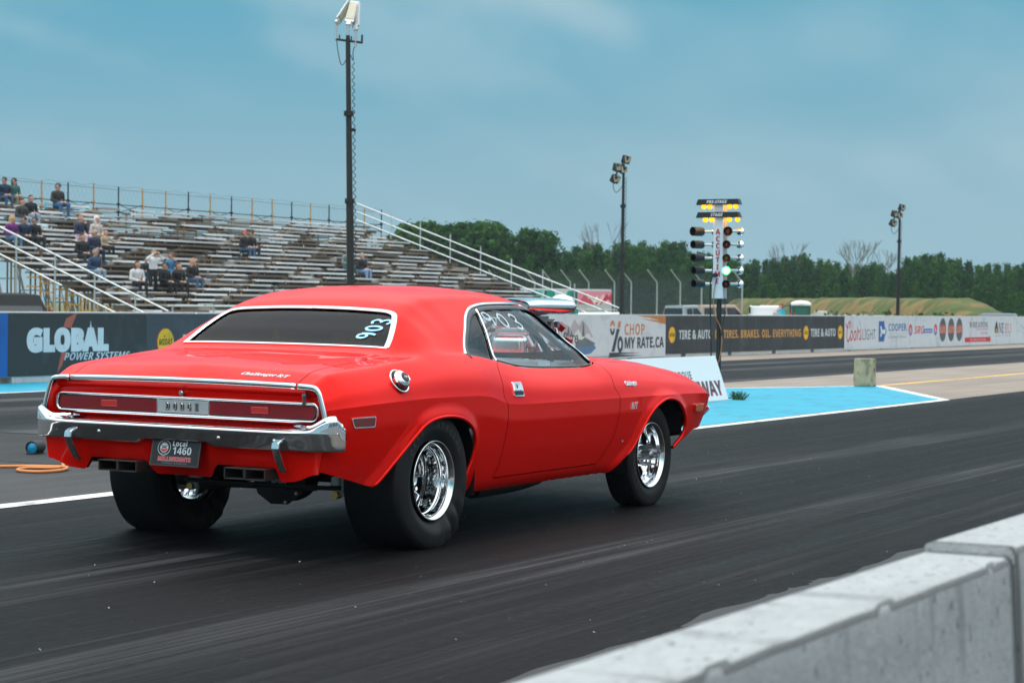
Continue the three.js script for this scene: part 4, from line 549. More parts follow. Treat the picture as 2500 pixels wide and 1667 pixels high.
// ---------- concrete guard walls with painted advertising ----------
const ZW = -15.5, HW = 1.083;
{
  const stain = (base, seed, streak = .25) => dataTex(512, 512, (u, v, i, j) => { const n = fbm(u, v, 7, 7, 5, seed), d = noise(u * 70, v * 4, 70, 4, seed + 2), k = 1 - .2 * n - streak * .5 * smooth(.6, .95, d) * (1 - v) - (hash2(i, j, seed) - .5) * .05; return srgb3(base, k); }, true);
  const conc = mat({ r: .8, map: (() => { const t = stain([.62, .63, .63], 51); t.repeat.set(1 / 3, 1 / 1.1); return t; })(), bumpMap: (() => { const t = grit.clone(); t.repeat.set(2, 2); t.needsUpdate = true; return t; })(), bumpScale: .003 });
  const wall = thing('guard_wall', 'long concrete guard wall painted with advertisements beyond the far lane', 'wall');
  const L = 6.35, X0 = 45.19 - 7 * L;
  const blockGeo = (() => { const n = .14, h = .095, g = .012, P = [[g, 0], [1.45, 0], [1.46, h], [1.46 + 2 * n, h], [1.47 + 2 * n, 0], [4.55, 0], [4.56, h], [4.56 + 2 * n, h], [4.57 + 2 * n, 0], [L - g, 0], [L - g, HW - .02], [L - g - .02, HW], [g + .02, HW], [g, HW - .02]]; const e = extrude(P, .28, .006); e.translate(0, 0, -.29); return e; })();
  for (let k = 0; k < 16; k++) { const b = part('wall_block', blockGeo, conc, wall); b.position.set(X0 + k * L, .006, ZW); }
  part('wall_core', [box(16 * L, .9, .2, X0 + 8 * L, .55, ZW - .16)], mat({ c: [.02, .02, .02], r: .9 }), wall);
  const sign = (x0, x1, ppm, draw, label, y0 = .105, y1 = HW - .012) => {
    const w = Math.min(2048, Math.round((x1 - x0) * ppm)), h = Math.round((y1 - y0) * ppm), sx = w / (x1 - x0), sy = h / (y1 - y0);
    const t = canvasTex(w, h, (c) => { const X = (x) => (x - x0) * sx, Y = (y) => (y1 - y) * sy; draw(c, X, Y, sx, w, h);
      const r = rng(Math.round(x0 * 31) + 7); for (let k = 0; k < (x1 - x0) * 26; k++) { c.fillStyle = `rgba(${r() < .6 ? '20,22,24' : '150,156,160'},${.05 + .16 * r()})`; const s = sx * (.004 + .02 * r() * r()); c.beginPath(); c.ellipse(r() * w, r() * h, s * (1 + r()), s, r() * 3, 0, 7); c.fill(); }
      for (let k = 0; k < (x1 - x0) * 9; k++) { c.fillStyle = `rgba(${r() < .5 ? '30,32,34' : '170,176,180'},${.02 + .05 * r()})`; const s = sx * (.03 + .2 * r()); c.beginPath(); c.ellipse(r() * w, r() * h, s * (1 + r()), s * .6, r() * 3, 0, 7); c.fill(); } });
    const g = new THREE.PlaneGeometry(x1 - x0 - .004, y1 - y0); g.translate((x0 + x1) / 2, (y0 + y1) / 2, ZW + .0115); part('painted_sign', g, mat({ r: .62, map: t, bumpMap: (() => { const q = grit.clone(); q.repeat.set((x1 - x0) * 1.2, 1.2); q.needsUpdate = true; return q; })(), bumpScale: .004 }), wall, label);
  };
  const txt = (c, s, X, Y, x0, x1, yb, h, style, f = 'bold', fam = 'sans-serif', skew = 0, heavy = 0) => { // text fitted to a box
    c.save(); c.font = `${f} 100px ${fam}`; const m = c.measureText(s), w = m.actualBoundingBoxRight + m.actualBoundingBoxLeft, a = Math.max(1, m.actualBoundingBoxAscent), pw = X(x1) - X(x0), ph = Y(yb) - Y(yb + h); c.translate(X(x0), Y(yb)); c.transform(1, 0, -skew, 1, 0, 0); c.scale(pw / w, ph / a); c.fillStyle = style; c.fillText(s, m.actualBoundingBoxLeft, 0); if (heavy) { c.lineWidth = heavy; c.lineJoin = 'miter'; c.strokeStyle = style; c.strokeText(s, m.actualBoundingBoxLeft, 0); } c.restore(); };
  const disc = (c, X, Y, x, y, r) => { const R = Y(0) - Y(r); c.fillStyle = '#c4402a'; c.beginPath(); c.arc(X(x) - R * .05, Y(y) + R * .02, R * 1.05, 0, 7); c.fill(); c.fillStyle = '#f0c020'; c.beginPath(); c.arc(X(x), Y(y), R * .98, 0, 7); c.fill(); txt(c, 'MIDAS', X, Y, x - r * .82, x + r * .82, y - r * .24, r * .46, '#15150f', 'bold italic'); c.fillStyle = '#b5521c'; c.beginPath(); c.arc(X(x - r * .15), Y(y + r * .42), R * .09, 0, 7); c.fill(); };
  const G1 = '#34383c', G2 = '#3d444b';
  sign(6, 15.07, 90, (c, X, Y, s, w, h) => { c.fillStyle = '#0d5aa6'; c.fillRect(0, 0, w, h); txt(c, 'a', X, Y, 14.2, 14.83, .42, .25, '#cfd9e2'); }, 'bright blue painted wall sign at the left edge');
  sign(15.07, 18.41, 300, (c, X, Y, s, w, h) => { c.fillStyle = '#2e3234'; c.fillRect(0, 0, w, h); c.fillStyle = '#b05a4c'; c.beginPath(); [[16.62, 1.07], [16.40, .99], [16.34, .86], [16.52, .84], [16.66, 1.07]].forEach(([x, y], k) => k ? c.lineTo(X(x), Y(y)) : c.moveTo(X(x), Y(y))); c.fill(); c.beginPath(); [[16.30, .47], [16.42, .46], [16.30, .24], [16.2, .14]].forEach(([x, y], k) => k ? c.lineTo(X(x), Y(y)) : c.moveTo(X(x), Y(y))); c.fill(); txt(c, 'GLOBAL', X, Y, 15.52, 17.42, .495, .325, '#cdd8de', 'bold', 'sans-serif', 0, 13); c.save(); c.lineWidth = s * .012; c.strokeStyle = '#c3d2da'; c.restore(); txt(c, 'POWER SYSTEMS', X, Y, 16.36, 17.98, .335, .12, '#c3d2da', 'bold italic', 'sans-serif', .1); }, 'black painted wall sign reading GLOBAL POWER SYSTEMS');
  sign(18.41, 26, 140, (c, X, Y, s, w, h) => { c.fillStyle = G2; c.fillRect(0, 0, w, h); disc(c, X, Y, 18.93, .60, .225); txt(c, 'TIRE & AUTO', X, Y, 19.4, 21.6, .47, .25, '#d5dde2'); disc(c, X, Y, 22.1, .6, .2); txt(c, 'TIRES. BRAKES.', X, Y, 22.5, 25.8, .47, .25, '#e0a040'); }, 'dark grey painted wall sign with a yellow disc beside the black sign');
  sign(26, 33.3, 180, (c, X, Y, s, w, h) => { c.fillStyle = '#d5dbdf'; c.fillRect(0, 0, w, h); c.strokeStyle = '#3f9fbf'; c.lineWidth = s * .07; c.beginPath(); c.moveTo(X(30.05), Y(.98)); c.bezierCurveTo(X(29.7), Y(.6), X(29.55), Y(.2), X(30.0), Y(.17)); c.bezierCurveTo(X(30.5), Y(.2), X(30.3), Y(.6), X(30.05), Y(.98)); c.stroke(); c.lineWidth = s * .05; c.strokeStyle = '#d88'; c.beginPath(); c.ellipse(X(30.03), Y(.38), s * .1, s * .16, 0, 0, 7); c.stroke(); txt(c, 'PROPANE', X, Y, 30.4, 32.9, .55, .17, '#d23a3e'); c.fillStyle = '#3a6fa0'; c.fillRect(X(30.4), Y(.5), s * 2.4, s * .05); c.fillStyle = '#d23a3e'; c.beginPath(); c.moveTo(X(30.4), Y(.36)); c.lineTo(X(31.0), Y(.36)); c.lineTo(X(30.75), Y(.24)); c.lineTo(X(30.4), Y(.24)); c.fill(); }, 'white painted wall sign with a blue flame and red lettering');
  sign(33.3, 36.0, 260, (c, X, Y, s, w, h) => {
    c.fillStyle = '#d3d8dd'; c.fillRect(0, 0, w, h); const r = rng(12);
    const ridge = (pts, col) => { c.fillStyle = col; c.beginPath(); pts.forEach(([x, y], k) => k ? c.lineTo(X(x), Y(y)) : c.moveTo(X(x), Y(y))); c.fill(); };
    ridge([[33.5, .55], [33.75, .86], [33.95, .78], [34.15, .99], [34.4, .82], [34.55, .96], [34.85, .82], [35.15, .55]], '#b8b0b0'); ridge([[33.6, .5], [33.9, .68], [34.1, .6], [34.35, .75], [34.6, .58], [34.9, .66], [35.1, .5]], '#d9d6d6');
    ridge([[34.3, .52], [34.55, .5], [34.7, .56], [35.05, .47], [35.25, .42], [35.15, .32], [34.4, .28], [34.2, .36]], '#6d767c'); ridge([[34.2, .34], [34.6, .33], [35.2, .38], [35.3, .3], [35.0, .17], [34.55, .15], [34.25, .22]], '#5d7fa6');
    for (const [x, y, hh] of [[33.85, .62, .2], [34.62, .58, .34], [34.0, .58, .14]]) for (let k = 0; k < 9; k++) { const yy = y + hh * k / 9, ww = .09 * (1 - k / 9) + .015; ridge([[x - ww, yy], [x + ww, yy], [x, yy + hh / 6]], '#5d6a6c'); }
    txt(c, 'Pure', X, Y, 33.55, 34.35, .42, .26, '#20262a', 'bold italic', 'serif');
  }, 'white painted wall sign with a mountain and lake picture');
  sign(36.0, 39.27, 280, (c, X, Y, s, w, h) => {
    c.fillStyle = '#d3d8dd'; c.fillRect(0, 0, w, h); const poly = (pts, col) => { c.fillStyle = col; c.beginPath(); pts.forEach(([x, y], k) => k ? c.lineTo(X(x), Y(y)) : c.moveTo(X(x), Y(y))); c.fill(); };
    poly([[37.55, 1.07], [39.27, 1.07], [39.27, .85], [38.6, .92], [37.75, 1.0], [38.9, .95]], '#c47f45'); poly([[37.6, 1.04], [38.95, .935], [38.3, 1.02]], '#d3d8dd');
    c.lineWidth = s * .085; c.strokeStyle = '#c97f48'; c.beginPath(); c.ellipse(X(36.18), Y(.81), s * .09, s * .1, 0, Math.PI, 2 * Math.PI); c.stroke(); c.strokeStyle = '#363d42'; c.beginPath(); c.ellipse(X(36.18), Y(.76), s * .09, s * .12, 0, 0, Math.PI); c.stroke();
    poly([[36.5, .93], [36.66, .93], [36.6, .78], [36.46, .78]], '#c97f48'); poly([[36.42, .75], [36.58, .75], [36.3, .2], [36.13, .2]], '#363d42'); c.lineWidth = s * .1; c.strokeStyle = '#363d42'; c.beginPath(); c.ellipse(X(36.62), Y(.37), s * .11, s * .15, 0, 0, 7); c.stroke();
    txt(c, 'CHOP', X, Y, 36.85, 38.02, .60, .27, '#c97f48'); txt(c, 'MY RATE.CA', X, Y, 36.88, 39.17, .28, .26, '#363d42', 'bold', 'sans-serif', 0, 4);
    poly([[36.02, .18], [36.5, .18], [37.8, .155], [36.5, .13], [37.9, .09], [36.0, .06]], '#363d42');
  }, 'white painted wall sign reading CHOP MY RATE.CA', .04);
  sign(39.27, 52.64, 150, (c, X, Y, s, w, h) => {
    c.fillStyle = G1; c.fillRect(0, 0, w, h); const r = rng(3); for (let k = 0; k < 60; k++) { c.fillStyle = `rgba(${r() < .5 ? '90,98,104' : '20,24,28'},.10)`; c.fillRect(r() * w, 0, s * (.05 + .3 * r()), h); }
    for (const x of [39.68, 42.68, 49.3, 52.27]) disc(c, X, Y, x, .585, .205); txt(c, 'TIRE & AUTO', X, Y, 40.1, 42.24, .465, .235, '#d8dfe4'); txt(c, 'TIRES. BRAKES. OIL. EVERYTHING', X, Y, 43.05, 48.87, .47, .225, '#dda04a'); txt(c, 'TIRE & AUTO', X, Y, 49.7, 51.84, .465, .235, '#d8dfe4');
    c.fillStyle = '#14242c'; c.fillRect(X(45.17), 0, s * .05, h); c.fillRect(X(51.88), 0, s * .07, h);
  }, 'dark grey painted wall sign reading TIRES. BRAKES. OIL. EVERYTHING', .1);
  const logos = [
    [52.64, 59, (c, X, Y, s) => { c.lineCap = 'round'; c.strokeStyle = '#c02a42'; c.lineWidth = s * .06; const cur = (a) => { c.beginPath(); a.forEach((q, k) => k ? c.quadraticCurveTo(X(q[0]), Y(q[1]), X(q[2]), Y(q[3])) : c.moveTo(X(q[0]), Y(q[1]))); c.stroke(); };
      cur([[53.12, .72], [53.22, .9, 53.1, .9], [52.9, .85, 52.86, .5], [52.86, .3, 53.0, .3], [53.12, .34, 53.2, .5]]); cur([[52.78, .84], [52.8, .74, 52.95, .72]]); for (const x of [53.3, 53.62]) { c.beginPath(); c.ellipse(X(x), Y(.47), s * .1, s * .14, .25, 0, 7); c.stroke(); } cur([[53.82, .34], [53.9, .5, 53.86, .66], [53.9, .6, 54.0, .6]]); cur([[54.02, .38], [54.2, .3, 54.18, .42], [54.1, .5, 54.14, .66]]); txt(c, 'LIGHT', X, Y, 54.32, 55.6, .34, .33, '#4d555b', '');
      c.fillStyle = '#2f62a8'; c.beginPath(); c.moveTo(X(55.9), Y(.92)); c.lineTo(X(56.45), Y(.92)); c.lineTo(X(56.5), Y(.75)); c.lineTo(X(56.7), Y(.58)); c.lineTo(X(56.5), Y(.4)); c.lineTo(X(56.45), Y(.26)); c.lineTo(X(55.9), Y(.26)); c.fill(); c.fillStyle = '#dfe5ea'; c.beginPath(); for (const [x, y] of [[56.05, .76], [56.2, .76], [56.25, .64], [56.55, .66], [56.6, .58], [56.55, .5], [56.25, .52], [56.2, .42], [56.05, .42], [56.12, .58]]) c.lineTo(X(x), Y(y)); c.fill(); txt(c, 'COOPER', X, Y, 56.9, 58.75, .6, .24, '#2f5f9f'); c.fillStyle = '#9aa5ad'; c.fillRect(X(56.9), Y(.52), s * 1.85, s * .012); txt(c, 'EQUIPMENT RENTALS', X, Y, 56.9, 58.75, .36, .09, '#69737a', ''); }, 'white painted wall sign with red script and a blue plus emblem'],
    [59, 65.4, (c, X, Y, s) => { for (const x of [59.2, 62.0]) { c.fillStyle = '#d0465a'; c.beginPath(); c.arc(X(x), Y(.62), s * .2, 0, 7); c.fill(); c.fillStyle = '#6f85b8'; c.fillRect(X(x - .18), Y(.6), s * .36, s * .12); txt(c, '5', X, Y, x - .08, x + .08, .55, .14, '#e6ebef'); } txt(c, 'SRC', X, Y, 59.6, 60.75, .5, .26, '#cf3f4e', 'bold italic'); c.fillStyle = '#4f74b4'; c.fillRect(X(60.6), Y(.66), s * 1.05, s * .15); txt(c, 'SERVICE', X, Y, 60.75, 61.6, .55, .06, '#dfe5ea');
      for (const x of [62.85, 63.85, 64.85]) { c.fillStyle = '#565d62'; c.beginPath(); c.ellipse(X(x), Y(.61), s * .4, s * .41, 0, 0, 7); c.fill(); c.fillStyle = '#b9604e'; c.fillRect(X(x - .36), Y(.78), s * .72, s * .3); txt(c, 'LS1', X, Y, x - .28, x + .28, .52, .2, '#cfa090'); } }, 'white painted wall sign with three dark discs'],
    [65.4, 69.2, (c, X, Y, s) => { c.strokeStyle = '#cc3846'; c.lineWidth = s * .025; c.beginPath(); c.ellipse(X(66.3), Y(.66), s * .12, s * .38, .25, 0, 5.4); c.stroke(); txt(c, 'WHEATON', X, Y, 66.1, 68.5, .68, .2, '#3b4248', 'bold', 'serif'); c.fillStyle = '#cc3846'; c.fillRect(X(67), Y(.62), s * 1.5, s * .02); txt(c, 'Honda', X, Y, 67.6, 68.5, .42, .13, '#d4606a', ''); c.fillStyle = '#cf2f36'; c.fillRect(X(65.55), Y(.32), s * 3.35, s * .17); txt(c, 'THE HOME OF THE DEAL', X, Y, 66.2, 68.3, .19, .08, '#e8d8d8', 'italic'); }, 'white painted wall sign reading WHEATON over a red bar'],
    [69.2, 76, (c, X, Y, s) => { c.fillStyle = '#22282c'; c.beginPath(); c.moveTo(X(69.72), Y(.95)); c.bezierCurveTo(X(69.35), Y(.6), X(69.4), Y(.45), X(69.72), Y(.45)); c.bezierCurveTo(X(70.0), Y(.45), X(70.0), Y(.6), X(69.72), Y(.95)); c.fill(); c.fillStyle = '#d8a040'; c.beginPath(); c.ellipse(X(69.7), Y(.55), s * .1, s * .1, 0, 0, 7); c.fill(); txt(c, 'NE', X, Y, 70.0, 70.75, .46, .38, '#30363a', 'bold', 'serif'); txt(c, '93.1', X, Y, 70.9, 71.8, .46, .38, '#b8304a', '', 'serif'); txt(c, "CANADA'S BEST COUNTRY", X, Y, 69.5, 71.7, .33, .07, '#8f989e', ''); c.strokeStyle = '#7d868c'; c.lineWidth = s * .02; c.beginPath(); c.moveTo(X(72.5), Y(.8)); c.bezierCurveTo(X(73), Y(1.1), X(72.3), Y(.5), X(72.9), Y(.5)); c.bezierCurveTo(X(73.3), Y(1.1), X(73.3), Y(.4), X(74.2), Y(.7)); c.stroke(); }, 'white painted wall sign reading ONE 93.1'],
  ];
  for (const [a, b, f, l] of logos) sign(a, b, 150, (c, X, Y, s, w, h) => { c.fillStyle = '#d2d9de'; c.fillRect(0, 0, w, h); f(c, X, Y, s); }, l, .03);
  sign(76, 96, 60, (c, X, Y, s, w, h) => { c.fillStyle = '#d2d9de'; c.fillRect(0, 0, w, h); }, 'plain white far end of the wall', .03);

  // near guard wall beside the camera: painted blocks, chipped and spotted with mud
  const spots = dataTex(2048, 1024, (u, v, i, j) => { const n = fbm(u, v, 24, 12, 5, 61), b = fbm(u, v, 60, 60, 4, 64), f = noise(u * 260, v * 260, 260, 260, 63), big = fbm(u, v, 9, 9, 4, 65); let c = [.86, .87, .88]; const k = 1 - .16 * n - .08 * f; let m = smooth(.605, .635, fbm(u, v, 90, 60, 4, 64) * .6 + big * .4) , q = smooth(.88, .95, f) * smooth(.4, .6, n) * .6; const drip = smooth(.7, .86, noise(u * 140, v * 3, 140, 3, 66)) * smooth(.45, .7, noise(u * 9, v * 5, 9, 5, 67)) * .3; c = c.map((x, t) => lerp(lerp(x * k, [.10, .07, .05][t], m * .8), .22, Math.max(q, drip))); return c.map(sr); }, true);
  const face = dataTex(1024, 1024, (u, v, i, j) => { const n = fbm(u, v, 6, 10, 6, 71), f = fbm(u, v, 120, 120, 3, 72), d = smooth(.62, .9, noise(u * 60, v * 5, 60, 5, 73)) * smooth(.35, .7, fbm(u, v, 8, 8, 3, 75)), p = smooth(.74, .80, fbm(u, v, 130, 130, 3, 74)); const k = .8 + .3 * n + .25 * (f - .5); return [.36, .385, .395].map((x) => sr(x * k * (1 - .35 * d) * (1 - .5 * p))); }, true);  // side faces coloured darker than the top: their shade is in the colour
  const uvBox = (g, m) => { const p = g.attributes.position, n = g.attributes.normal, uv = g.attributes.uv; for (let i = 0; i < p.count; i++) { const ny = Math.abs(n.getY(i)), nx = Math.abs(n.getX(i)); if (ny > .6) uv.setXY(i, p.getX(i) / m, p.getZ(i) / m * 2); else if (nx > .7) uv.setXY(i, p.getZ(i) / m, p.getY(i) / m); else uv.setXY(i, p.getX(i) / m, p.getY(i) / m); } return g; };
  const bump = (r) => { const t = grit.clone(); t.repeat.set(r, r); t.needsUpdate = true; return t; };
  const topM = mat({ r: .65, map: spots, bumpMap: bump(3), bumpScale: .003 }), shadedFaceM = mat({ r: .8, map: face, bumpMap: bump(3), bumpScale: .004 });
  const near = thing('guard_wall', 'low white-painted concrete guard wall in the near corner, spotted with mud', 'wall');
  const blk = (x0, x1, h, seed) => { // profile in (z, y), run along x with slightly broken edges
    const r = rng(seed), n = Math.round((x1 - x0) / .03), z0 = 5.425, z1 = 5.575, prof = (e1, e2) => [[z0 - .12, 0], [z0 - .03, .34], [z0 - .002, h - .009], [z0 + .001 + e1 * .3, h - .003 - e1], [z0 + .008, h], [z1 - .009, h], [z1 - .003 - e2 * .6, h - .003 - e2], [z1 + .002, h - .012 - e2], [z1 + .006, h - .06], [z1 + .03, .34], [z1 + .12, 0]];
    const P = [], I = [], m = 11; for (let i = 0; i <= n; i++) { const x = lerp(x0, x1, i / n), e1 = .004 * noise(i * .35, seed, 999, 999, 2), e2 = .004 * Math.pow(noise(i * .4, seed, 999, 999, 5), 2); for (const [z, y] of prof(e1, e2)) P.push(x, y, z); }
    for (let i = 0; i < n; i++) for (let j = 0; j < m - 1; j++) { const a = i * m + j, b = a + 1, c = a + m, d = c + 1; I.push(a, c, b, b, c, d); } for (const [o, s] of [[0, 1], [n * m, -1]]) for (let j = 1; j < m - 1; j++) I.push(o, o + (s > 0 ? j : j + 1), o + (s > 0 ? j + 1 : j));
    const g = new THREE.BufferGeometry(); g.setAttribute('position', new THREE.BufferAttribute(new Float32Array(P), 3)); g.setIndex(I); g.computeVertexNormals(); const q = g.toNonIndexed(); q.setAttribute('uv', new THREE.BufferAttribute(new Float32Array(q.attributes.position.count * 2), 2)); return uvBox(q, 2.2);
  };
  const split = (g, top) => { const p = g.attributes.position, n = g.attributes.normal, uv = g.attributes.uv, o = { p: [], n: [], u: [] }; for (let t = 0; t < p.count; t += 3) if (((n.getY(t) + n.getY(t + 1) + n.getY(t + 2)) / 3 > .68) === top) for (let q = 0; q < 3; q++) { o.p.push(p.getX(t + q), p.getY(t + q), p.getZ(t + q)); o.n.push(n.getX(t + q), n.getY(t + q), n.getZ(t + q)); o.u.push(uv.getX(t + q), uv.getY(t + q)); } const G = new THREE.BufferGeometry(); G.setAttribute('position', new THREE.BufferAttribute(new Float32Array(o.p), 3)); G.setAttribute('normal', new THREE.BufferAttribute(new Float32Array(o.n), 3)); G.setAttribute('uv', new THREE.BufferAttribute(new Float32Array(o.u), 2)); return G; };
  for (const [x0, x1, h, s] of [[-24, -18.05, .85, 1], [-18.04, -12, .852, 2], [-11.99, -5.962, .85, 3], [-5.958, .1, .864, 4], [.11, 6.1, .86, 5], [6.11, 12.1, .85, 6], [12.11, 30, .86, 7], [30.01, 60, .85, 8]]) { const g = blk(x0, x1, h, s), b = part('wall_block', split(g, false), shadedFaceM, near); part('lit_cap', split(g, true), topM, b); }
}

// ---------- things on the median ----------
const PXR = (() => { const f = 833.5 / Math.tan(18.378 / 2 * RAD), e = new THREE.Matrix4().makeRotationFromQuaternion(camera.quaternion).elements, r = V(e[0], e[1], e[2]), u = V(e[4], e[5], e[6]), d = V(-e[8], -e[9], -e[10]); return (px, py) => d.clone().addScaledVector(r, (px - 1250) / f).addScaledVector(u, -(py - 833.5) / f); })();
const spot = (px, py, depth) => CAM.clone().addScaledVector(PXR(px, py), depth); // where a thing seen in the photograph stands, at a distance in metres
{
  // starting-light tree
  const X = 17.85, Z = -5.0, t = thing('starting_light_tree', 'white starting light tree with amber bulbs and a lit green lamp on the blue island', 'starting lights', null, [X, 0, Z]);
  const whiteM = mat({ c: [.62, .68, .72], r: .45 }), redM = mat({ c: [.42, .01, .03], r: .5 }), hoodM = mat({ c: [.018, .018, .02], r: .45 });
  part('post', [cyl(.036, .036, 1.45, 0, .725, 0), box(.3, .02, .3, 0, .01, 0)], M.black, t);
  const col = part('column', [rbox(.12, 1.3, .15, .006, 0, 2.06, 0)], whiteM, t);
  part('side_channel', [box(.1, 1.28, .012, 0, 2.06, .082)], mat({ c: [.5, .42, .4], r: .5 }), col);
  part('mounting_plate', [rbox(.135, .30, .17, .004, 0, 1.55, 0), ...[[-.05, 1.66], [.05, 1.66], [-.05, 1.45], [.05, 1.45]].map(([z, y]) => sph(.008, -.07, y, z, [.5, 1, 1], 8))], whiteM, col);
  'ACCUTIME'.split('').forEach((ch, k) => { const g = text3(ch, .073, .004, font); g.translate(-(g.boundingBox.max.x + g.boundingBox.min.x) / 2, 0, 0); g.rotateY(-Math.PI / 2); part('letter', g.translate(-.064, 2.295 - k * .0985, -.005), redM, col); });
  for (const [y, word] of [[2.745, 'PRE-STAGE'], [2.565, 'STAGE']]) {
    const h = part('bulb_hood', (() => { const g = extrude([[-.295, .035], [.295, .035], [.325, -.038], [-.325, -.038]], .1, .003); g.rotateY(-Math.PI / 2); return [g.translate(-.0, y, 0)]; })(), hoodM, t);
    const g = text3(word, .043, .002, font); const m = (g.boundingBox.max.x + g.boundingBox.min.x) / 2; g.translate(-m, -.022, 0); g.applyMatrix4(new THREE.Matrix4().makeShear(0, 0, .25, 0, 0, 0)); g.rotateY(-Math.PI / 2); part('hood_lettering', g.translate(-.1045, y, -.01), mat({ c: [.75, .76, .78], r: .5 }), h);
    const amber = mat({ c: [.9, .35, .02], r: .3, emissive: lin(1, .42, .0), emissiveIntensity: 1.25 });
    const off = y > 2.6 ? [-.225, -.135, .16, .255] : [-.20, -.105, .16, .285];
    for (const z of off) { const b = part('amber_bulb', [sph(.036, -.06, y - .066, z, [1, 1.08, 1], 18), cyl(.016, .022, .04, -.06, y - .03, z)], amber, t); const l = new THREE.PointLight(lin(1, .5, .08), .05, 3); l.name = 'amber_bulb_glow'; l.position.set(-.06, y - .066, z); l.castShadow = true; t.add(l); }
  }
  const lensOf = [[.30, .045, .01], [.33, .05, .01], [.32, .13, .01], null, [.16, .006, .006]];
  [2.335, 2.152, 1.965, 1.79, 1.605].forEach((y, k) => { for (const s of [-1, 1]) {
    const dir = V(-.92, 0, s * .39).normalize(), q = new THREE.Quaternion().setFromUnitVectors(V(0, 1, 0), dir), p = s < 0 ? V(-.05, y, -.315 + k * .006) : V(-.13, y - .004, .172 + (k ? -.018 : 0)), put = (g, o) => { g.applyQuaternion(q); return g.translate(p.x + dir.x * o, p.y, p.z + dir.z * o); };
    const big = k === 0 ? 1.12 : 1;
    const h = part('lamp_hood', [put(lathe([[.028, -.10], [.048, -.09], [.057, -.07], [.057, .10], [.054, .10], [.054, -.05], [0, -.05]].map(([a, b]) => [a * big, b]), 28), 0)], hoodM, t);
    const green = k === 3, lit = green && s > 0, lc = green ? [.01, .28, .03] : lensOf[k];
    part('lamp_lens', [put(lathe([[.0475, -.03], [.035, -.018], [0, -.012]].map(([a, b]) => [a * big, b]), 24), lit ? .09 : .045)], lit ? mat({ c: [.1, .8, .3], r: .3, emissive: lin(.45, 1, .6), emissiveIntensity: 2.6 }) : mat({ c: s < 0 ? lc.map((x) => x * .5) : lc, r: .25, clearcoat: 1 }), h);
    if (lit) { const rim = []; for (let a = 0; a < 12; a++) rim.push(put(sph(.007, .054 * Math.cos(a / 6 * Math.PI), .10, .054 * Math.sin(a / 6 * Math.PI), null, 8), 0)); part('lamp_rim_glow', rim, mat({ c: [.05, .6, .15], emissive: lin(.02, .9, .2), emissiveIntensity: 1.2 }), h); const l = new THREE.PointLight(lin(.2, 1, .4), .25, 4); l.name = 'green_lamp_glow'; l.position.set(p.x + dir.x * .13, p.y, p.z + dir.z * .13); l.castShadow = true; t.add(l); }
    const bz = s < 0 ? -.09 : .285, arm = part('lamp_arm', [bar([p.x + .05, y, p.z + (s < 0 ? .04 : 0)], [.06, y, bz], .02, 10), bar([0, y, s * .05], [.06, y, bz], .014, 8)], M.galv, t);
    part('lamp_reflector', [at(lathe([[.018, -.05], [.03, -.045], [.055, -.01], [.058, .01], [.052, .02], [0, .03]], 28), .05, y, bz, 0, 0, Math.PI / 2 - .2)], M.chrome, arm);
  } });
  part('cable', [tube([[-.08, 1.72, -.06], [-.09, 1.66, -.09], [-.085, 1.4, -.10], [-.07, .8, -.085], [-.06, .1, -.08]], .01, 40, 6), cyl(.03, .03, .07, -.08, 1.725, -.03, 0, 0, Math.PI / 2)], M.black, t);
  part('cable', [tube([[-.075, 1.66, -.02], [-.085, 1.5, -.045], [-.08, 1.2, -.04], [-.05, .95, .06], [-.06, .6, .05], [-.07, .3, -.04], [-.05, .05, -.05]], .006, 40, 6)], mat({ c: [.4, .16, .05], r: .6 }), t);
  part('cable', [tube([[-.03, 1.42, .1], [-.02, 1.2, .095], [-.04, .95, .06]], .006, 20, 6), box(.03, .1, .03, -.04, .93, .06)], M.black, t);
  // folded advertising board: two leaning panels
  const bt = canvasTex(1024, 128, (c, w, h) => { c.fillStyle = '#dfe6ea'; c.fillRect(0, 0, w, h); const sx = w / 6.2; c.fillStyle = '#2f353b'; c.save(); c.translate(w - sx * 1.62, 62); c.scale(.9, 1); c.font = 'bold 30px sans-serif'; c.fillText('TORQUE', -4, 0); c.restore(); c.save(); c.translate(w - 290, 112); c.scale(1, 1); c.font = 'bold 58px sans-serif'; c.lineWidth = 3; c.strokeStyle = '#b3323a'; c.strokeText('RACEWAY', 2, 1, 270); c.fillText('RACEWAY', 0, 0, 270); c.restore(); c.fillStyle = '#c43a40'; c.font = 'bold 26px sans-serif'; c.fillText('POWER', w - 420, 60); });
  const a = thing('advertising_board', 'white leaning advertising board with dark lettering on the blue island', 'sign board', null, [0, 0, 0]);
  const lean = Math.atan2(.21, .60), Lh = .636; for (const s of [1, -1]) { const g = rbox(6.2, Lh, .02, .004, 0, Lh / 2, 0); g.rotateX(-s * lean); const p = part('board_panel', [g.translate(14.31, .006, -4.87 + s * .21)], mat({ c: [.76, .79, .80], r: .5 }), a); if (s > 0) { const f = new THREE.PlaneGeometry(6.18, .62); f.translate(0, Lh / 2, .0125); f.rotateX(-lean); part('board_print', f.translate(14.31, .006, -4.66), mat({ map: bt, r: .5 }), p); } }
  // concrete post with a hole
  const c = thing('concrete_block', 'square weathered concrete block standing at the tip of the blue island', 'concrete block', null, [23.86, .008, -4.93]);
  const cm = mat({ r: .85, map: dataTex(256, 256, (u, v, i, j) => { const n = fbm(u, v, 5, 5, 5, 5), m = smooth(.5, .7, fbm(u, v, 4, 4, 4, 50)); return srgb3([lerp(.34, .2, m), lerp(.31, .19, m), lerp(.2, .12, m)], .75 + .5 * n + (hash2(i, j, 1) - .5) * .1); }, true) });
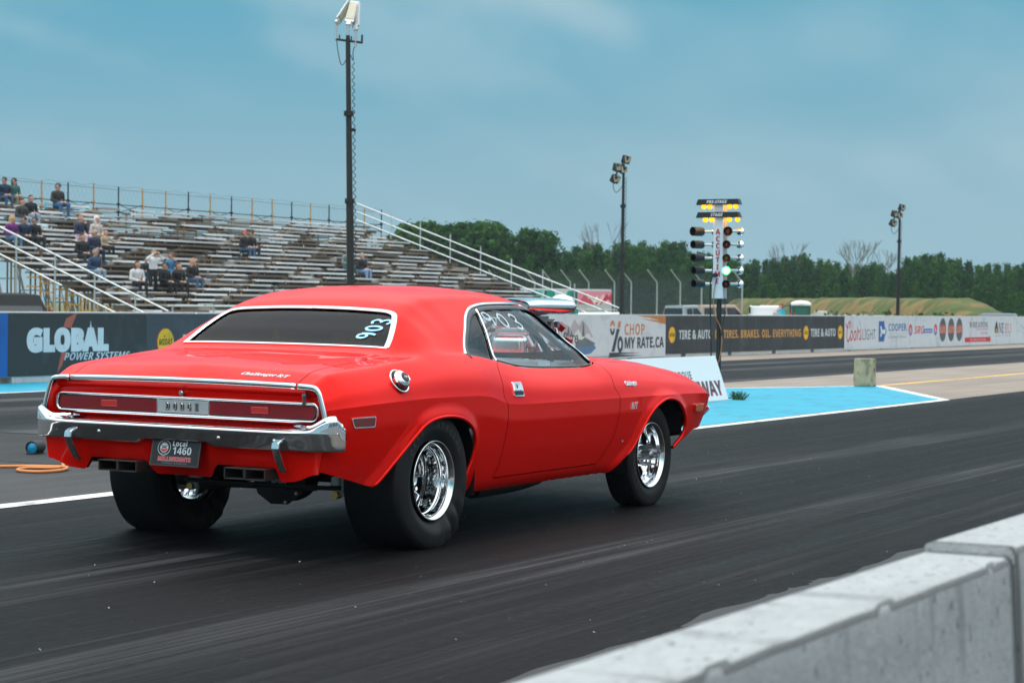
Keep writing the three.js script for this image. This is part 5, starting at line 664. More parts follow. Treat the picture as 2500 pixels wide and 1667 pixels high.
  const blk = part('block', (() => { const g = rbox(.2, .46, .33, .014, 0, .23, 0); const p = g.attributes.position; for (let i = 0; i < p.count; i++) { const k = 1 - .05 * p.getY(i) / .46; p.setX(i, p.getX(i) * k + .03 * p.getY(i)); p.setZ(i, p.getZ(i) * k); } g.computeVertexNormals(); return g; })(), cm, c); part('lifting_hole', [cyl(.022, .022, .006, 0, .27, .1605, Math.PI / 2, 0, 0, 18)], M.black, blk); blk.children[0].scale.set(1, 1.5, 1); blk.children[0].position.y = -.13;
  // weeds at the foot of the board
  const wg = [], r = rng(31); for (let k = 0; k < 60; k++) { const g = new THREE.PlaneGeometry(.012, .09 + .08 * r()); g.translate(0, .05, 0); wg.push(at(g, 17.5 + r() * .14, .006, -4.66 + r() * .16, (r() - .5) * 1.4, r() * 6, (r() - .5) * 1.4)); } single('weed_tuft', merge(wg), mat({ c: [.035, .08, .02], r: .8, side: THREE.DoubleSide }), 'small dark weed tuft at the foot of the white board', 'weed');
  // beam sensor on the median and the orange cord
  const s = thing('beam_sensor', 'small black tube with a blue end lying beside the lane at left', 'sensor', null, [3.95, 0, -5.2]); s.rotation.y = .28;
  part('housing', [at(lathe([[.052, -.09], [.055, -.08], [.055, .07], [.05, .075], [.05, .055], [0, .055]], 28), 0, .055, 0, 0, 0, Math.PI / 2)], M.black, s); part('lens', [at(lathe([[.05, 0], [.03, .012], [0, .016]], 24), -.055, .055, 0, 0, 0, Math.PI / 2)], mat({ c: [.0, .28, .5], r: .2, clearcoat: 1 }), s); part('foot', [box(.14, .01, .1, 0, .005, 0)], M.black, s);
  single('extension_cord', tube([[3.61, .012, -4.0], [3.6, .012, -4.3], [3.2, .012, -4.25], [2.95, .012, -4.05], [2.8, .012, -4.0], [2.68, .012, -4.16], [2.45, .014, -4.05], [2.42, .014, -3.84], [2.62, .014, -3.80], [2.86, .016, -3.95], [2.84, .012, -4.2], [2.6, .012, -4.5], [2.45, .012, -4.9]], .012, 140, 8), mat({ c: [.62, .22, .06], r: .5 }), 'orange extension cord coiled on the grey median at left', 'cord');
}
// ---------- portable light towers behind the wall ----------
function tower(px, base, depth, topPx, topPy, label, group, heads, mastR) {
  const B = spot(px, 760, depth), T = spot(topPx, topPy, depth), t = thing('light_tower', label, 'light tower', group, [B.x, -.4, B.z]), top = T.sub(V(B.x, -.4, B.z)), h = top.y, P = (k) => top.clone().multiplyScalar(k).toArray();
  part('mast', [bar([0, 0, 0], P(.5), mastR * 1.5, 12, mastR * 1.4), bar(P(.46), P(.78), mastR * 1.2, 12, mastR * 1.1), bar(P(.74), P(1), mastR, 12, mastR * .9)], M.black, t);
  for (const k of [.5, .77]) part('mast_collar', [at(new THREE.CylinderGeometry(mastR * 1.9, mastR * 1.9, .14, 12), ...P(k)), box(.14, .05, .04, P(k)[0] - .12, P(k)[1], P(k)[2])], M.black, t);
  part('trailer', [box(2.2, .5, 1.1, .4, .55, 0), box(.3, .9, .3, .05, .9, .0), bar([0, 1.9, 0], [.35, .2, .1], .06), cyl(.3, .3, .2, .8, .3, .6, Math.PI / 2), cyl(.3, .3, .2, .8, .3, -.6, Math.PI / 2)], mat({ c: [.03, .03, .032], r: .6 }), t);
  const coil = []; for (let k = 0; k <= 260; k++) { const y = lerp(.12, .93, k / 260), a = k * .9; coil.push([top.x * y + mastR * 2.4 + Math.cos(a) * .035, top.y * y, top.z * y + .05 + Math.sin(a) * .035]); } part('coiled_cable', [tube(coil, .012, 520, 5)], M.black, t);
  heads(t, top); return t;
}
{
  const led = (t, p, ry, tilt, face) => { const roll = [-.75, -1.35, 1.9, -2.9][face], m4 = new THREE.Matrix4().makeRotationY(ry).multiply(new THREE.Matrix4().makeRotationZ(tilt)).multiply(new THREE.Matrix4().makeRotationX(roll)), put = (g) => g.applyMatrix4(m4).translate(...p); const h = part('lamp_head', [put(rbox(.74, .05, .28, .02, .48, 0, 0)), put(rbox(.18, .09, .16, .03, .08, 0, 0)), ...[...Array(4)].map((_, k) => put(box(.5, .03, .006, .5, .035, -.09 + k * .06)))], mat({ c: [.5, .53, .55], r: .45, m: .3 }), t); part('led_panel', [put(box(.6, .012, .23, .5, -.03, 0))], mat({ c: [.34, .33, .26], r: .3 }), h); part('led_row', [...Array(8)].map((_, k) => put(box(.04, .006, .2, .26 + k * .07, -.037, 0))), mat({ c: [.55, .52, .36], r: .25 }), h); part('lamp_neck', [bar(p, [p[0], p[1] - .46, p[2]], .035, 10)], M.galv, h); };
  tower(859, 0, 60, 849, 95, 'tall black light tower with three grey lamp heads in front of the grandstand', 'portable light towers', (t, top) => {
    const d = V(.877, 0, -.48), r = V(.48, 0, .877), y = top.y + .0; const arm = (k) => [top.x + r.x * k, y - .05 - k * .12, top.z + r.z * k];
    part('cross_arm', [bar(arm(-.36), arm(.42), .035), bar(arm(.40), [arm(.4)[0], y + .12, arm(.4)[2]], .03), bar([top.x, y - .3, top.z], [top.x, y + .1, top.z], .06), ...[-.24, .1].map((k) => bar(arm(k), [arm(k)[0], arm(k)[1] + .14, arm(k)[2]], .02))], M.black, t);
    const up = (k, h) => [arm(k)[0], arm(k)[1] + h, arm(k)[2]];
    led(t, up(-.34, .44), -.15, .85, 1); led(t, up(0, .44), .1, 1.05, 3); led(t, up(.22, .32), .5, 1.2, 0);
    part('cable', [tube([arm(-.32), [arm(-.28)[0], y - .35, arm(-.28)[2]], [arm(-.16)[0], y - .75, arm(-.16)[2]], [top.x, y - .5, top.z]], .012, 24, 6)], M.black, t);
    part('cable', [tube([arm(.25), [arm(.15)[0], y - .35, arm(.15)[2]], [arm(.16)[0], y - .62, arm(.16)[2]], [arm(.08)[0], y - .45, arm(.08)[2]]], .012, 24, 6)], M.black, t);
    part('clamp', [box(.16, .08, .06, top.x * .72 + .12, top.y * .72, top.z * .72 + .08)], M.black, t);
    part('warning_band', [cyl(.115, .115, .3, top.x * .215, top.y * .215, top.z * .215)], mat({ c: [.55, .42, .02], r: .6 }), t);
  }, .075);
  const box4 = (t, top) => { const r = V(.48, 0, .877); [[-.16, -.1, .5], [-.22, -.42, .5], [.06, .12, .5], [-.03, -.16, .5]].forEach(([a, dy], k) => { const p = [top.x + r.x * a * 1.6, top.y + dy * 1.5, top.z + r.z * a * 1.6]; const h = part('lamp_head', [rbox(.28, .34, .34, .04, ...p, 0, 1.2 + k * .2, k % 2 ? .5 : .3)], M.black, t); part('lamp_glass', [at(new THREE.PlaneGeometry(.26, .26), p[0] - .12, p[1], p[2] + .14, -.2, -.7, 0)], mat({ c: [.28, .27, .2], r: .2 }), h); }); part('cross_arm', [bar([top.x + r.x * -.35, top.y - .5, top.z + r.z * -.35], [top.x + r.x * .12, top.y + .3, top.z + r.z * .12], .035)], M.black, t); part('cable', [tube([[top.x + r.x * -.4, top.y - .6, top.z + r.z * -.4], [top.x + r.x * -.42, top.y - 1.0, top.z + r.z * -.42], [top.x + r.x * -.3, top.y - 1.2, top.z + r.z * -.3], [top.x + r.x * -.1, top.y - .9, top.z]], .014, 20, 5)], M.black, t); };
  tower(1517, 0, 88, 1523, 400, 'black light tower with a cluster of lamps behind the white wall signs', 'portable light towers', box4, .06);
  tower(2192, 0, 110, 2198, 515, 'black light tower with a cluster of lamps at right before the grassy bank', 'portable light towers', box4, .062);
}

// ---------- grandstand and spectators ----------
const ST = { x0: 47.4, x1: 81.9, z0: -38.0, rows: 24, dz: .6, y0: .56, dy: .204 };
const seatY = (k) => ST.y0 + k * ST.dy, seatZ = (k) => ST.z0 - k * ST.dz;
{
  const s = thing('grandstand', 'open scaffold grandstand with weathered benches and a wire fence along its top', 'grandstand');
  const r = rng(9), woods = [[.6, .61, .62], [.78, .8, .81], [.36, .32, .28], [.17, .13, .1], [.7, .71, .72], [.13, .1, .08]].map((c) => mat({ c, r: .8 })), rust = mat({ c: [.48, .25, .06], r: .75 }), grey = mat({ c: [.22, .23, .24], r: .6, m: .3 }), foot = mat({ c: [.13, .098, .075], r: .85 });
  const slot = 2.46, cols = 14, plank = [1.9, 2.3, 1.3].map((l) => new THREE.BoxGeometry(l, .075, .26)); let n = 0; const extra = [];
  for (let k = ST.rows - 1; k >= 0; k--) for (let c = 0; c < cols; c++) {
    const g = Math.floor(r() * 3), x = ST.x0 + .9 + c * slot + (k % 2) * 1.1 + (r() - .5) * .5, m = r() < .66 ? woods[[0, 1, 4][Math.floor(r() * 3)]] : woods[[2, 3, 5][Math.floor(r() * 3)]]; if (x > ST.x1 - .6) continue;
    if (n < 298) { const b = part('bench_plank', plank[g], m, s); b.position.set(x, seatY(k), seatZ(k)); n++; } 
  }
  // foot boards, risers and short posts stay joined: far more than can be told apart
  const fb = [], po = [], wp = [], lo = [];
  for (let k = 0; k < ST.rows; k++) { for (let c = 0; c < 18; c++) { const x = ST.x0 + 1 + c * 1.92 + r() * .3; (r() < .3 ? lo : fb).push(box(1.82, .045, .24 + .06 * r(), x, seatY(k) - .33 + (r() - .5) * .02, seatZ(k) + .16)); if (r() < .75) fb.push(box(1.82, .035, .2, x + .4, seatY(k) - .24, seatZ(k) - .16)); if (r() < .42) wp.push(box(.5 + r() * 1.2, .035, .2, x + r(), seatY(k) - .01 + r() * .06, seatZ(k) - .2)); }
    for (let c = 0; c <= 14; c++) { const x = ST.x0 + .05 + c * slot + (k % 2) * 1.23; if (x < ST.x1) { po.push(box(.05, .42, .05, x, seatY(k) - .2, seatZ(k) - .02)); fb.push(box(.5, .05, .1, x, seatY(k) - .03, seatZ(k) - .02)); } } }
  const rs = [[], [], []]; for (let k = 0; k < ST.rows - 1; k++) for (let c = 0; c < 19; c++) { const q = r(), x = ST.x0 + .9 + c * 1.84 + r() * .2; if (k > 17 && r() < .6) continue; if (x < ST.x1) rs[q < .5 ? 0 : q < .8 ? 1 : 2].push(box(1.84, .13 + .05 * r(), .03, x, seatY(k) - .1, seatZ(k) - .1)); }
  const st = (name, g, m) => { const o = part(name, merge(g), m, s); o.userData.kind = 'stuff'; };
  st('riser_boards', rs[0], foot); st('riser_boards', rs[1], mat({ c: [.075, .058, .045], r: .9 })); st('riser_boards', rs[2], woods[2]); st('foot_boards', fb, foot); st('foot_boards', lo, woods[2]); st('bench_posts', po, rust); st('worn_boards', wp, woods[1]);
  // scaffold frames: each line of uprights under the benches
  for (let c = 0; c <= 14; c++) { const x = ST.x0 + c * slot, g = []; for (let k = 0; k < ST.rows; k += 2) { g.push(box(.05, seatY(k) + .5 - .1, .05, x, (seatY(k) - .1 - .5) / 2, seatZ(k))); if (k + 2 < ST.rows) g.push(bar([x, -.45, seatZ(k)], [x, seatY(k + 1) - .3, seatZ(k + 2)], .02, 5)); if (seatY(k) > 1.2) g.push(box(.045, .045, 1.2, x, seatY(k) - .55, seatZ(k) - .6)); } part('scaffold_frame', g, c % 3 ? rust : grey, s); }
  // steps of yellow frames on the near end
  for (let k = 0; k < 9; k++) part('end_frame', [box(.05, seatY(k) + .45, .05, ST.x0 - .3, (seatY(k) - .5) / 2, seatZ(k)), box(.05, .05, .62, ST.x0 - .3, seatY(k) - .1, seatZ(k) - .3), box(.05, .05, .62, ST.x0 - .3, seatY(k) - .42, seatZ(k) - .3), box(.05, .05, .62, ST.x0 - .3, seatY(k) - .9, seatZ(k) - .3)], rust, s);
  // handrails down both ends
  for (const [x, g] of [[ST.x0 - .35, 0], [ST.x1, 1]]) { const zt = g ? -52.2 : -52.4, top = (z) => (g ? 1.42 + (-37.7 - z) * .348 : 1.05 + (-37.4 - z) * .388), zf = -37.2;
    for (const o of g ? [0, -.42, -.85] : [.0, -.46, -.95]) part('handrail', [bar([x, top(zf) + o, zf], [x, top(zt) + o, zt], .035, 8)], M.galv, s);
    for (let k = 0; k < 7; k++) { const z = (g ? -39.6 : -38.6) - k * (g ? 1.75 : 1.75); part('rail_post', [bar([x, Math.max(-.5, top(z) - 2.0), z], [x, top(z) + (g ? .32 : .06), z], .03, 8)], M.galv, s); } }
  part('front_rail', [bar([ST.x0 - .3, 1.15, -37.3], [ST.x1, 1.15, -37.3], .03, 8), bar([ST.x0 - .3, .75, -37.3], [ST.x1, .75, -37.3], .03, 8), ...[...Array(16)].map((_, k) => bar([ST.x0 + k * 2.3, -.4, -37.3], [ST.x0 + k * 2.3, 1.2, -37.3], .03, 6))], M.galv, s);
  // fence along the top
  const zb = -52.5, yb = 4.9, yt = 6.28, f = part('back_fence', [...Array(3)].map((_, k) => bar([ST.x0 - .4, yb + [.28, .62, 1.28][k], zb], [ST.x1 + 3, yb + [.28, .62, 1.28][k] - .05, zb], k == 2 ? .008 : .022, 6)), M.black, s);
  for (let k = 0; k < 23; k++) { const x = ST.x0 + .9 + k * 1.66, rusty = (k * 7 % 5) < 3; part('fence_post', [bar([x, yb - .35, zb], [x, yt + (k % 4 == 0 ? .05 : 0), zb], .032, 8), box(.14, .09, .1, x, yb + .28, zb), box(.14, .09, .1, x, yb + .62, zb)], rusty ? rust : M.black, f); if (k % 2) part('fence_brace', [bar([x, yb + .62, zb], [x + 1.66, yb + .22, zb], .016, 5), bar([x, yb + .25, zb], [x + 1.66, yb + .66, zb], .016, 5)], M.black, f); }
  { const wire = []; for (let k = 0; k < 128; k++) { const x = ST.x0 - .4 + k * .29; wire.push(bar([x, yb + .02, zb + .03], [x + .29 * 3, yb + 1.3, zb + .03], .003, 3), bar([x + .87, yb + .02, zb + .03], [x, yb + 1.3, zb + .03], .003, 3)); } const barb = []; for (let k = 0; k <= 240; k++) barb.push([ST.x0 - .4 + k * .158, yt - .03 + .06 * noise(k * .31, 3, 999, 9, 4) + .05 * Math.sin(k * .7) * noise(k * .1, 1, 999, 9, 8), zb]); const o = part('fence_mesh', [...wire, tube(barb, .008, 500, 4)], mat({ c: [.18, .22, .24], r: .6, m: .4 }), f); }
}
// a person: one continuous body meshed from tapered limbs, each part in its own colour
function bodyMesh(bones, cell = .028, k = .035) {
  const lo = [1e9, 1e9, 1e9], hi = [-1e9, -1e9, -1e9]; for (const b of bones) for (let q = 0; q < 3; q++) { const R = Math.max(b.ra, b.rb) + .06; lo[q] = Math.min(lo[q], b.a[q] - R, b.b[q] - R); hi[q] = Math.max(hi[q], b.a[q] + R, b.b[q] + R); }
  const n = lo.map((l, q) => Math.ceil((hi[q] - l) / cell) + 1), F = new Float32Array(n[0] * n[1] * n[2]), own = new Uint8Array(F.length), id = (i, j, l) => (l * n[1] + j) * n[0] + i;
  for (let l = 0; l < n[2]; l++) for (let j = 0; j < n[1]; j++) for (let i = 0; i < n[0]; i++) { const x = lo[0] + i * cell, y = lo[1] + j * cell, z = lo[2] + l * cell; let d = 1e9, best = 1e9, bi = 0;
    for (let q = 0; q < bones.length; q++) { const B = bones[q], ex = B.b[0] - B.a[0], ey = B.b[1] - B.a[1], ez = B.b[2] - B.a[2], wx = x - B.a[0], wy = y - B.a[1], wz = z - B.a[2], L = ex * ex + ey * ey + ez * ez || 1e-9, t = clamp((wx * ex + wy * ey + wz * ez) / L, 0, 1), v = Math.hypot(wx - ex * t, (wy - ey * t), (wz - ez * t) * (B.flat || 1)) - lerp(B.ra, B.rb, t); if (v < best) { best = v; bi = q; } const h = clamp(.5 + .5 * (d - v) / k, 0, 1); d = d > 1e8 ? v : lerp(d, v, h) - k * h * (1 - h); }
    F[id(i, j, l)] = d; own[id(i, j, l)] = bi; }
  const P = [], C = [], I = [], vid = new Int32Array(F.length).fill(-1), E = [[0, 1], [2, 3], [4, 5], [6, 7], [0, 2], [1, 3], [4, 6], [5, 7], [0, 4], [1, 5], [2, 6], [3, 7]];
  for (let l = 0; l < n[2] - 1; l++) for (let j = 0; j < n[1] - 1; j++) for (let i = 0; i < n[0] - 1; i++) { const v = [], o = []; let m = 0; for (let q = 0; q < 8; q++) { const a = id(i + (q & 1), j + (q >> 1 & 1), l + (q >> 2)); v.push(F[a]); o.push(own[a]); if (F[a] < 0) m |= 1 << q; } if (!m || m === 255) continue; let x = 0, y = 0, z = 0, c = 0; for (const [a, b] of E) if ((v[a] < 0) !== (v[b] < 0)) { const t = v[a] / (v[a] - v[b]); x += lerp(a & 1, b & 1, t); y += lerp(a >> 1 & 1, b >> 1 & 1, t); z += lerp(a >> 2, b >> 2, t); c++; } vid[id(i, j, l)] = P.length / 3; P.push(lo[0] + (i + x / c) * cell, lo[1] + (j + y / c) * cell, lo[2] + (l + z / c) * cell); let bo = 0; for (let q = 1; q < 8; q++) if (v[q] < v[bo]) bo = q; C.push(...bones[o[bo]].c); }
  for (let l = 1; l < n[2] - 1; l++) for (let j = 1; j < n[1] - 1; j++) for (let i = 1; i < n[0] - 1; i++) { const a = F[id(i, j, l)] < 0, quad = (p, q, r2, s2, f) => { if (p < 0 || q < 0 || r2 < 0 || s2 < 0) return; if (f) I.push(p, q, r2, p, r2, s2); else I.push(p, r2, q, p, s2, r2); };
    if (a !== F[id(i + 1, j, l)] < 0) quad(vid[id(i, j - 1, l - 1)], vid[id(i, j, l - 1)], vid[id(i, j, l)], vid[id(i, j - 1, l)], a); if (a !== F[id(i, j + 1, l)] < 0) quad(vid[id(i - 1, j, l - 1)], vid[id(i - 1, j, l)], vid[id(i, j, l)], vid[id(i, j, l - 1)], a); if (a !== F[id(i, j, l + 1)] < 0) quad(vid[id(i - 1, j - 1, l)], vid[id(i, j - 1, l)], vid[id(i, j, l)], vid[id(i - 1, j, l)], a); }
  const g = new THREE.BufferGeometry(); g.setAttribute('position', new THREE.BufferAttribute(new Float32Array(P), 3)); g.setAttribute('color', new THREE.BufferAttribute(new Float32Array(C), 3)); g.setIndex(I); g.computeVertexNormals(); return g;
}
const skinTone = [.46, .26, .19], bodyMat = mat({ r: .85, vertexColors: true });
function person(o) { // origin: where the hips rest (seated) or the feet stand (standing); faces +z
  const B = [], b = (a, c, ra, rb, col, flat) => B.push({ a, b: c, ra, rb, c: col, flat }), S = o.shirt, T = o.trousers, sk = skinTone, up = o.stand ? .88 : .1, s = o.size || 1, lean = o.lean || .05;
  const sh = [0, up + .42, lean], neck = [0, up + .5, lean + .01], hd = [o.turn ? o.turn * .02 : 0, up + .63, lean + .04];
  b([0, up - .01, 0], [0, up + .2, lean * .4], .135, .125, T); b([0, up + .12, .01], [0, up + .36, lean * .9], .135, .155, S); for (const q of [-1, 1]) b([q * .05, up + .36, lean], [q * .15, up + .41, lean], .1, .075, S);
  if (o.front) b([0, up + .16, .075], [0, up + .36, lean + .07], .075, .075, o.front);
  b([0, up + .42, lean], neck, .06, .052, sk); b([0, up + .575, lean + .05], hd, .066, .088, sk); b([0, up + .60, lean + .125], [0, up + .615, lean + .118], .016, .012, sk); for (const q of [-1, 1]) b([q * .088, up + .62, lean + .04], [q * .09, up + .635, lean + .04], .018, .018, sk);
  const hair = o.hair || [.03, .02, .015]; b([0, up + .675, lean + .015], [0, up + .66, lean - .015], .088, .085, o.cap || hair); b([0, up + .62, lean - .03], [0, up + .59, lean - .03], .075, .06, hair); if (o.cap) b([0, up + .675, lean + .09], [0, up + .665, lean + .165], .05, .03, o.cap); if (o.long) for (const q of [-1, 1]) b([q * .075, up + .62, lean], [q * .09, up + .36, lean + .05], .045, .04, hair);
  if (o.hood) { b([0, up + .7, lean + .0], [0, up + .56, lean - .05], .10, .09, o.hood); for (const q of [-1, 1]) b([q * .09, up + .66, lean + .02], [q * .08, up + .52, lean + .05], .035, .04, o.hood); }
  for (const q of [-1, 1]) { const shd = [q * .2, up + .40, lean]; let el, wr; if (o.arms === 'up') { el = [q * .3, up + .44, lean + .14]; wr = [q * .1, up + .60, lean + .2]; } else if (o.arms === 'point' && q > 0) { el = [q * .34, up + .28, .2]; wr = [q * .52, up + .34, .36]; } else if (o.arms === 'chin' && q > 0) { el = [q * .2, up + .2, .2]; wr = [q * .06, up + .5, lean + .17]; } else if (o.stand) { el = [q * .25, up + .16, .04]; wr = [q * .14, up + .1, .22]; } else { el = [q * .25, up + .17, .06]; wr = [q * .09, up + .1, .3]; }
    b(shd, el, .066, .05, o.sleeve || S); b(el, wr, .05, .036, o.sleeve || S); const hx = [wr[0] - q * .03, wr[1] + (o.arms === 'up' ? .03 : -.01), wr[2] + .04]; b(wr, hx, .034, .038, sk); b(hx, [hx[0] - q * .03, hx[1] - .02, hx[2] + .045], .02, .012, sk); b(hx, [hx[0] - q * .005, hx[1] - .025, hx[2] + .05], .02, .012, sk); b(hx, [hx[0] - q * .045, hx[1] + .02, hx[2] + .01], .016, .011, sk);
    if (o.stand) { const kn = [q * .1, .46, .03], an = [q * .1, .09, 0]; b([q * .085, up, 0], kn, .088, .062, T); b(kn, an, .06, .042, T); b([an[0], .05, -.02], [an[0], .045, .15], .045, .038, o.shoe || [.03, .03, .03]); } else { const kn = [q * (.11 + (o.wide || 0)), .12, .42], an = [q * (.12 + (o.wide || 0) * .6), -.33, .44]; b([q * .09, .09, .02], kn, .09, .066, o.lap || T); b(kn, an, .063, .045, T); b([an[0], -.37, .42], [an[0], -.385, .57], .046, .038, o.shoe || [.03, .03, .03]); } }
  if (o.arms === 'up') b([-.05, up + .62, lean + .19], [.05, up + .62, lean + .19], .04, .04, [.02, .02, .02]);
  return bodyMesh(B);
}
{
  const slope = ST.dy / ST.dz, grp = 'spectators on the grandstand';
  const sit = (px, py) => { const v = PXR(px, py); const f = (t) => CAM.y + v.y * t - (ST.y0 + .03 + slope * (ST.z0 - (CAM.z + v.z * t))); let a = 20, c = 200; for (let k = 0; k < 60; k++) { const m = (a + c) / 2; f(a) * f(m) <= 0 ? c = m : a = m; } const P = CAM.clone().addScaledVector(v, a), row = Math.round((ST.z0 - P.z) / ST.dz); const t = (seatZ(row) - CAM.z) / v.z; return V(CAM.x + v.x * t, seatY(row) + .03, seatZ(row)); };
  const jeans = [.05, .09, .16], dk = [.012, .014, .017], navy = [.016, .028, .06], lj = [.2, .28, .36], blk = [.01, .01, .011], khaki = [.2, .16, .1];
  const list = [
    [7, 489, 'person in a navy jacket and jeans at the left edge of the top rows', { shirt: navy, trousers: jeans, cap: dk, arms: 'rest' }],
    [30, 489, 'person in a teal hoodie, dark cap and khaki trousers on the top rows', { shirt: [.04, .12, .11], trousers: khaki, cap: blk, hair: [.05, .025, .015], long: 1 }],
    [49, 539, 'person in an open dark grey jacket and pale jeans, bareheaded', { shirt: [.035, .037, .04], trousers: lj, front: [.3, .3, .3] }],
    [71, 536, 'person in a black jacket beside the one with pale jeans', { shirt: [.012, .018, .02], trousers: lj, front: [.02, .06, .04] }],
    [137, 512, 'person in a dark jacket, jeans and navy cap sitting alone near the fence', { shirt: [.03, .03, .028], trousers: [.03, .1, .22], cap: navy, wide: .06, size: 1.1 }],
    [21, 590, 'person in a purple jacket with fair hair behind the handrail', { shirt: [.14, .02, .16], trousers: [.08, .16, .25], hair: [.4, .26, .1], long: 1, lean: .12 }],
    [54, 586, 'person in a navy jacket and black cap behind the handrail', { shirt: navy, trousers: dk, cap: blk }],
    [80, 586, 'person in black with a dark cap, rightmost of three behind the handrail', { shirt: dk, trousers: [.02, .03, .035], cap: navy }],
    [192, 584, 'person in a navy vest and printed top with a pink blanket over the knees', { shirt: navy, front: [.6, .5, .58], trousers: [.6, .42, .5], hair: [.3, .14, .07], arms: 'chin' }],
    [232, 584, 'person in a cream hooded jacket with the hood up', { shirt: [.5, .44, .42], trousers: [.12, .12, .09], hood: [.6, .57, .55], long: 1, hair: [.03, .02, .015] }],
    [254, 612, 'child in a tan jacket pointing to one side', { shirt: [.36, .27, .18], trousers: blk, hair: [.3, .18, .1], arms: 'point', size: .82 }],
    [198, 630, 'bareheaded person in a black jacket below the pink blanket', { shirt: dk, trousers: [.02, .025, .03], front: [.016, .016, .018] }],
    [226, 627, 'person in a navy jacket, white shirt and tan hat', { shirt: navy, front: [.6, .62, .64], trousers: navy, cap: [.3, .24, .17] }],
    [225, 666, 'person in a blue jacket and tan cap lower in the stand', { shirt: [.02, .05, .11], trousers: lj, cap: [.2, .18, .15], lean: .1 }],
    [331, 706, 'person in a white and black jacket and black trousers on the lowest rows', { shirt: [.55, .55, .56], front: blk, trousers: blk, hair: [.06, .02, .02], long: 1 }],
    [413, 672, 'person in a bright blue jacket with a hand at the face', { shirt: [.04, .15, .28], trousers: lj, cap: [.12, .05, .03], arms: 'chin' }],
    [398, 702, 'person in black with a pale bag on the lowest rows', { shirt: dk, front: [.4, .4, .38], trousers: blk, cap: blk }],
    [432, 704, 'person in a brown top under a black coat with long hair', { shirt: blk, front: [.22, .11, .07], trousers: blk, hair: [.1, .04, .025], long: 1 }],
    [466, 686, 'fair-haired person in a black jacket and jeans right of the group', { shirt: [.014, .014, .018], trousers: jeans, hair: [.4, .2, .1], long: 1 }],
    [593, 617, 'person in black with a red cap high in the middle of the stand', { shirt: [.015, .016, .016], trousers: jeans, cap: [.35, .02, .03] }],
    [609, 617, 'person in black and red beside the one with the red cap', { shirt: [.015, .015, .016], front: [.1, .02, .02], trousers: navy, cap: blk }],
    [880, 668, 'grey-haired person in a black jacket and pale jeans right of the light tower', { shirt: [.016, .015, .018], front: [.14, .16, .2], trousers: [.16, .26, .4], hair: [.3, .24, .2] }],
    [846, 655, 'person in a grey jacket half hidden by the light tower', { shirt: [.16, .2, .2], trousers: [.06, .14, .16], hair: [.3, .28, .26] }],
  ];
  list.forEach(([px, py, label, o], k) => { const p = sit(px, py), m = single('person', person(o), bodyMat, label, 'person', grp, p.toArray()); m.rotation.y = -.35 + ((k * 37) % 11) * .03; m.scale.setScalar(1.1 * (o.size || 1)); });
  const stand = (px, py, label, o) => { const p = sit(px, py); p.y -= .33; const m = single('person', person({ ...o, stand: true }), bodyMat, label, 'person', grp, p.toArray()); m.rotation.y = -.45; m.scale.setScalar(o.size); };
  stand(372, 700, 'standing person in a grey hoodie and black vest holding a camera to the face', { shirt: [.62, .64, .66], front: [.5, .52, .54], trousers: blk, arms: 'up', hair: [.25, .16, .1], shoe: [.6, .6, .6], size: 1.04 });
  stand(354, 692, 'standing child in a dark hoodie beside the person with the camera', { shirt: [.016, .03, .04], front: [.1, .3, .2], trousers: [.04, .1, .16], size: .74 });
  const p = sit(110, 510); single('water_bottle', merge([cyl(.04, .04, .2, 0, .1, 0), cyl(.015, .02, .06, 0, .22, 0)]), mat({ c: [.1, .45, .6], r: .3 }), 'blue water bottle on the top bench beside the person in the navy cap', 'bottle', null, p.toArray());
  const q = sit(97, 562); single('paper_cup', merge([cyl(.05, .035, .13, 0, .065, 0), cyl(.052, .052, .012, 0, .135, 0)]), mat({ c: [.6, .45, .3], r: .6 }), 'tan paper cup on the bench near the handrail', 'cup', null, q.toArray());
}

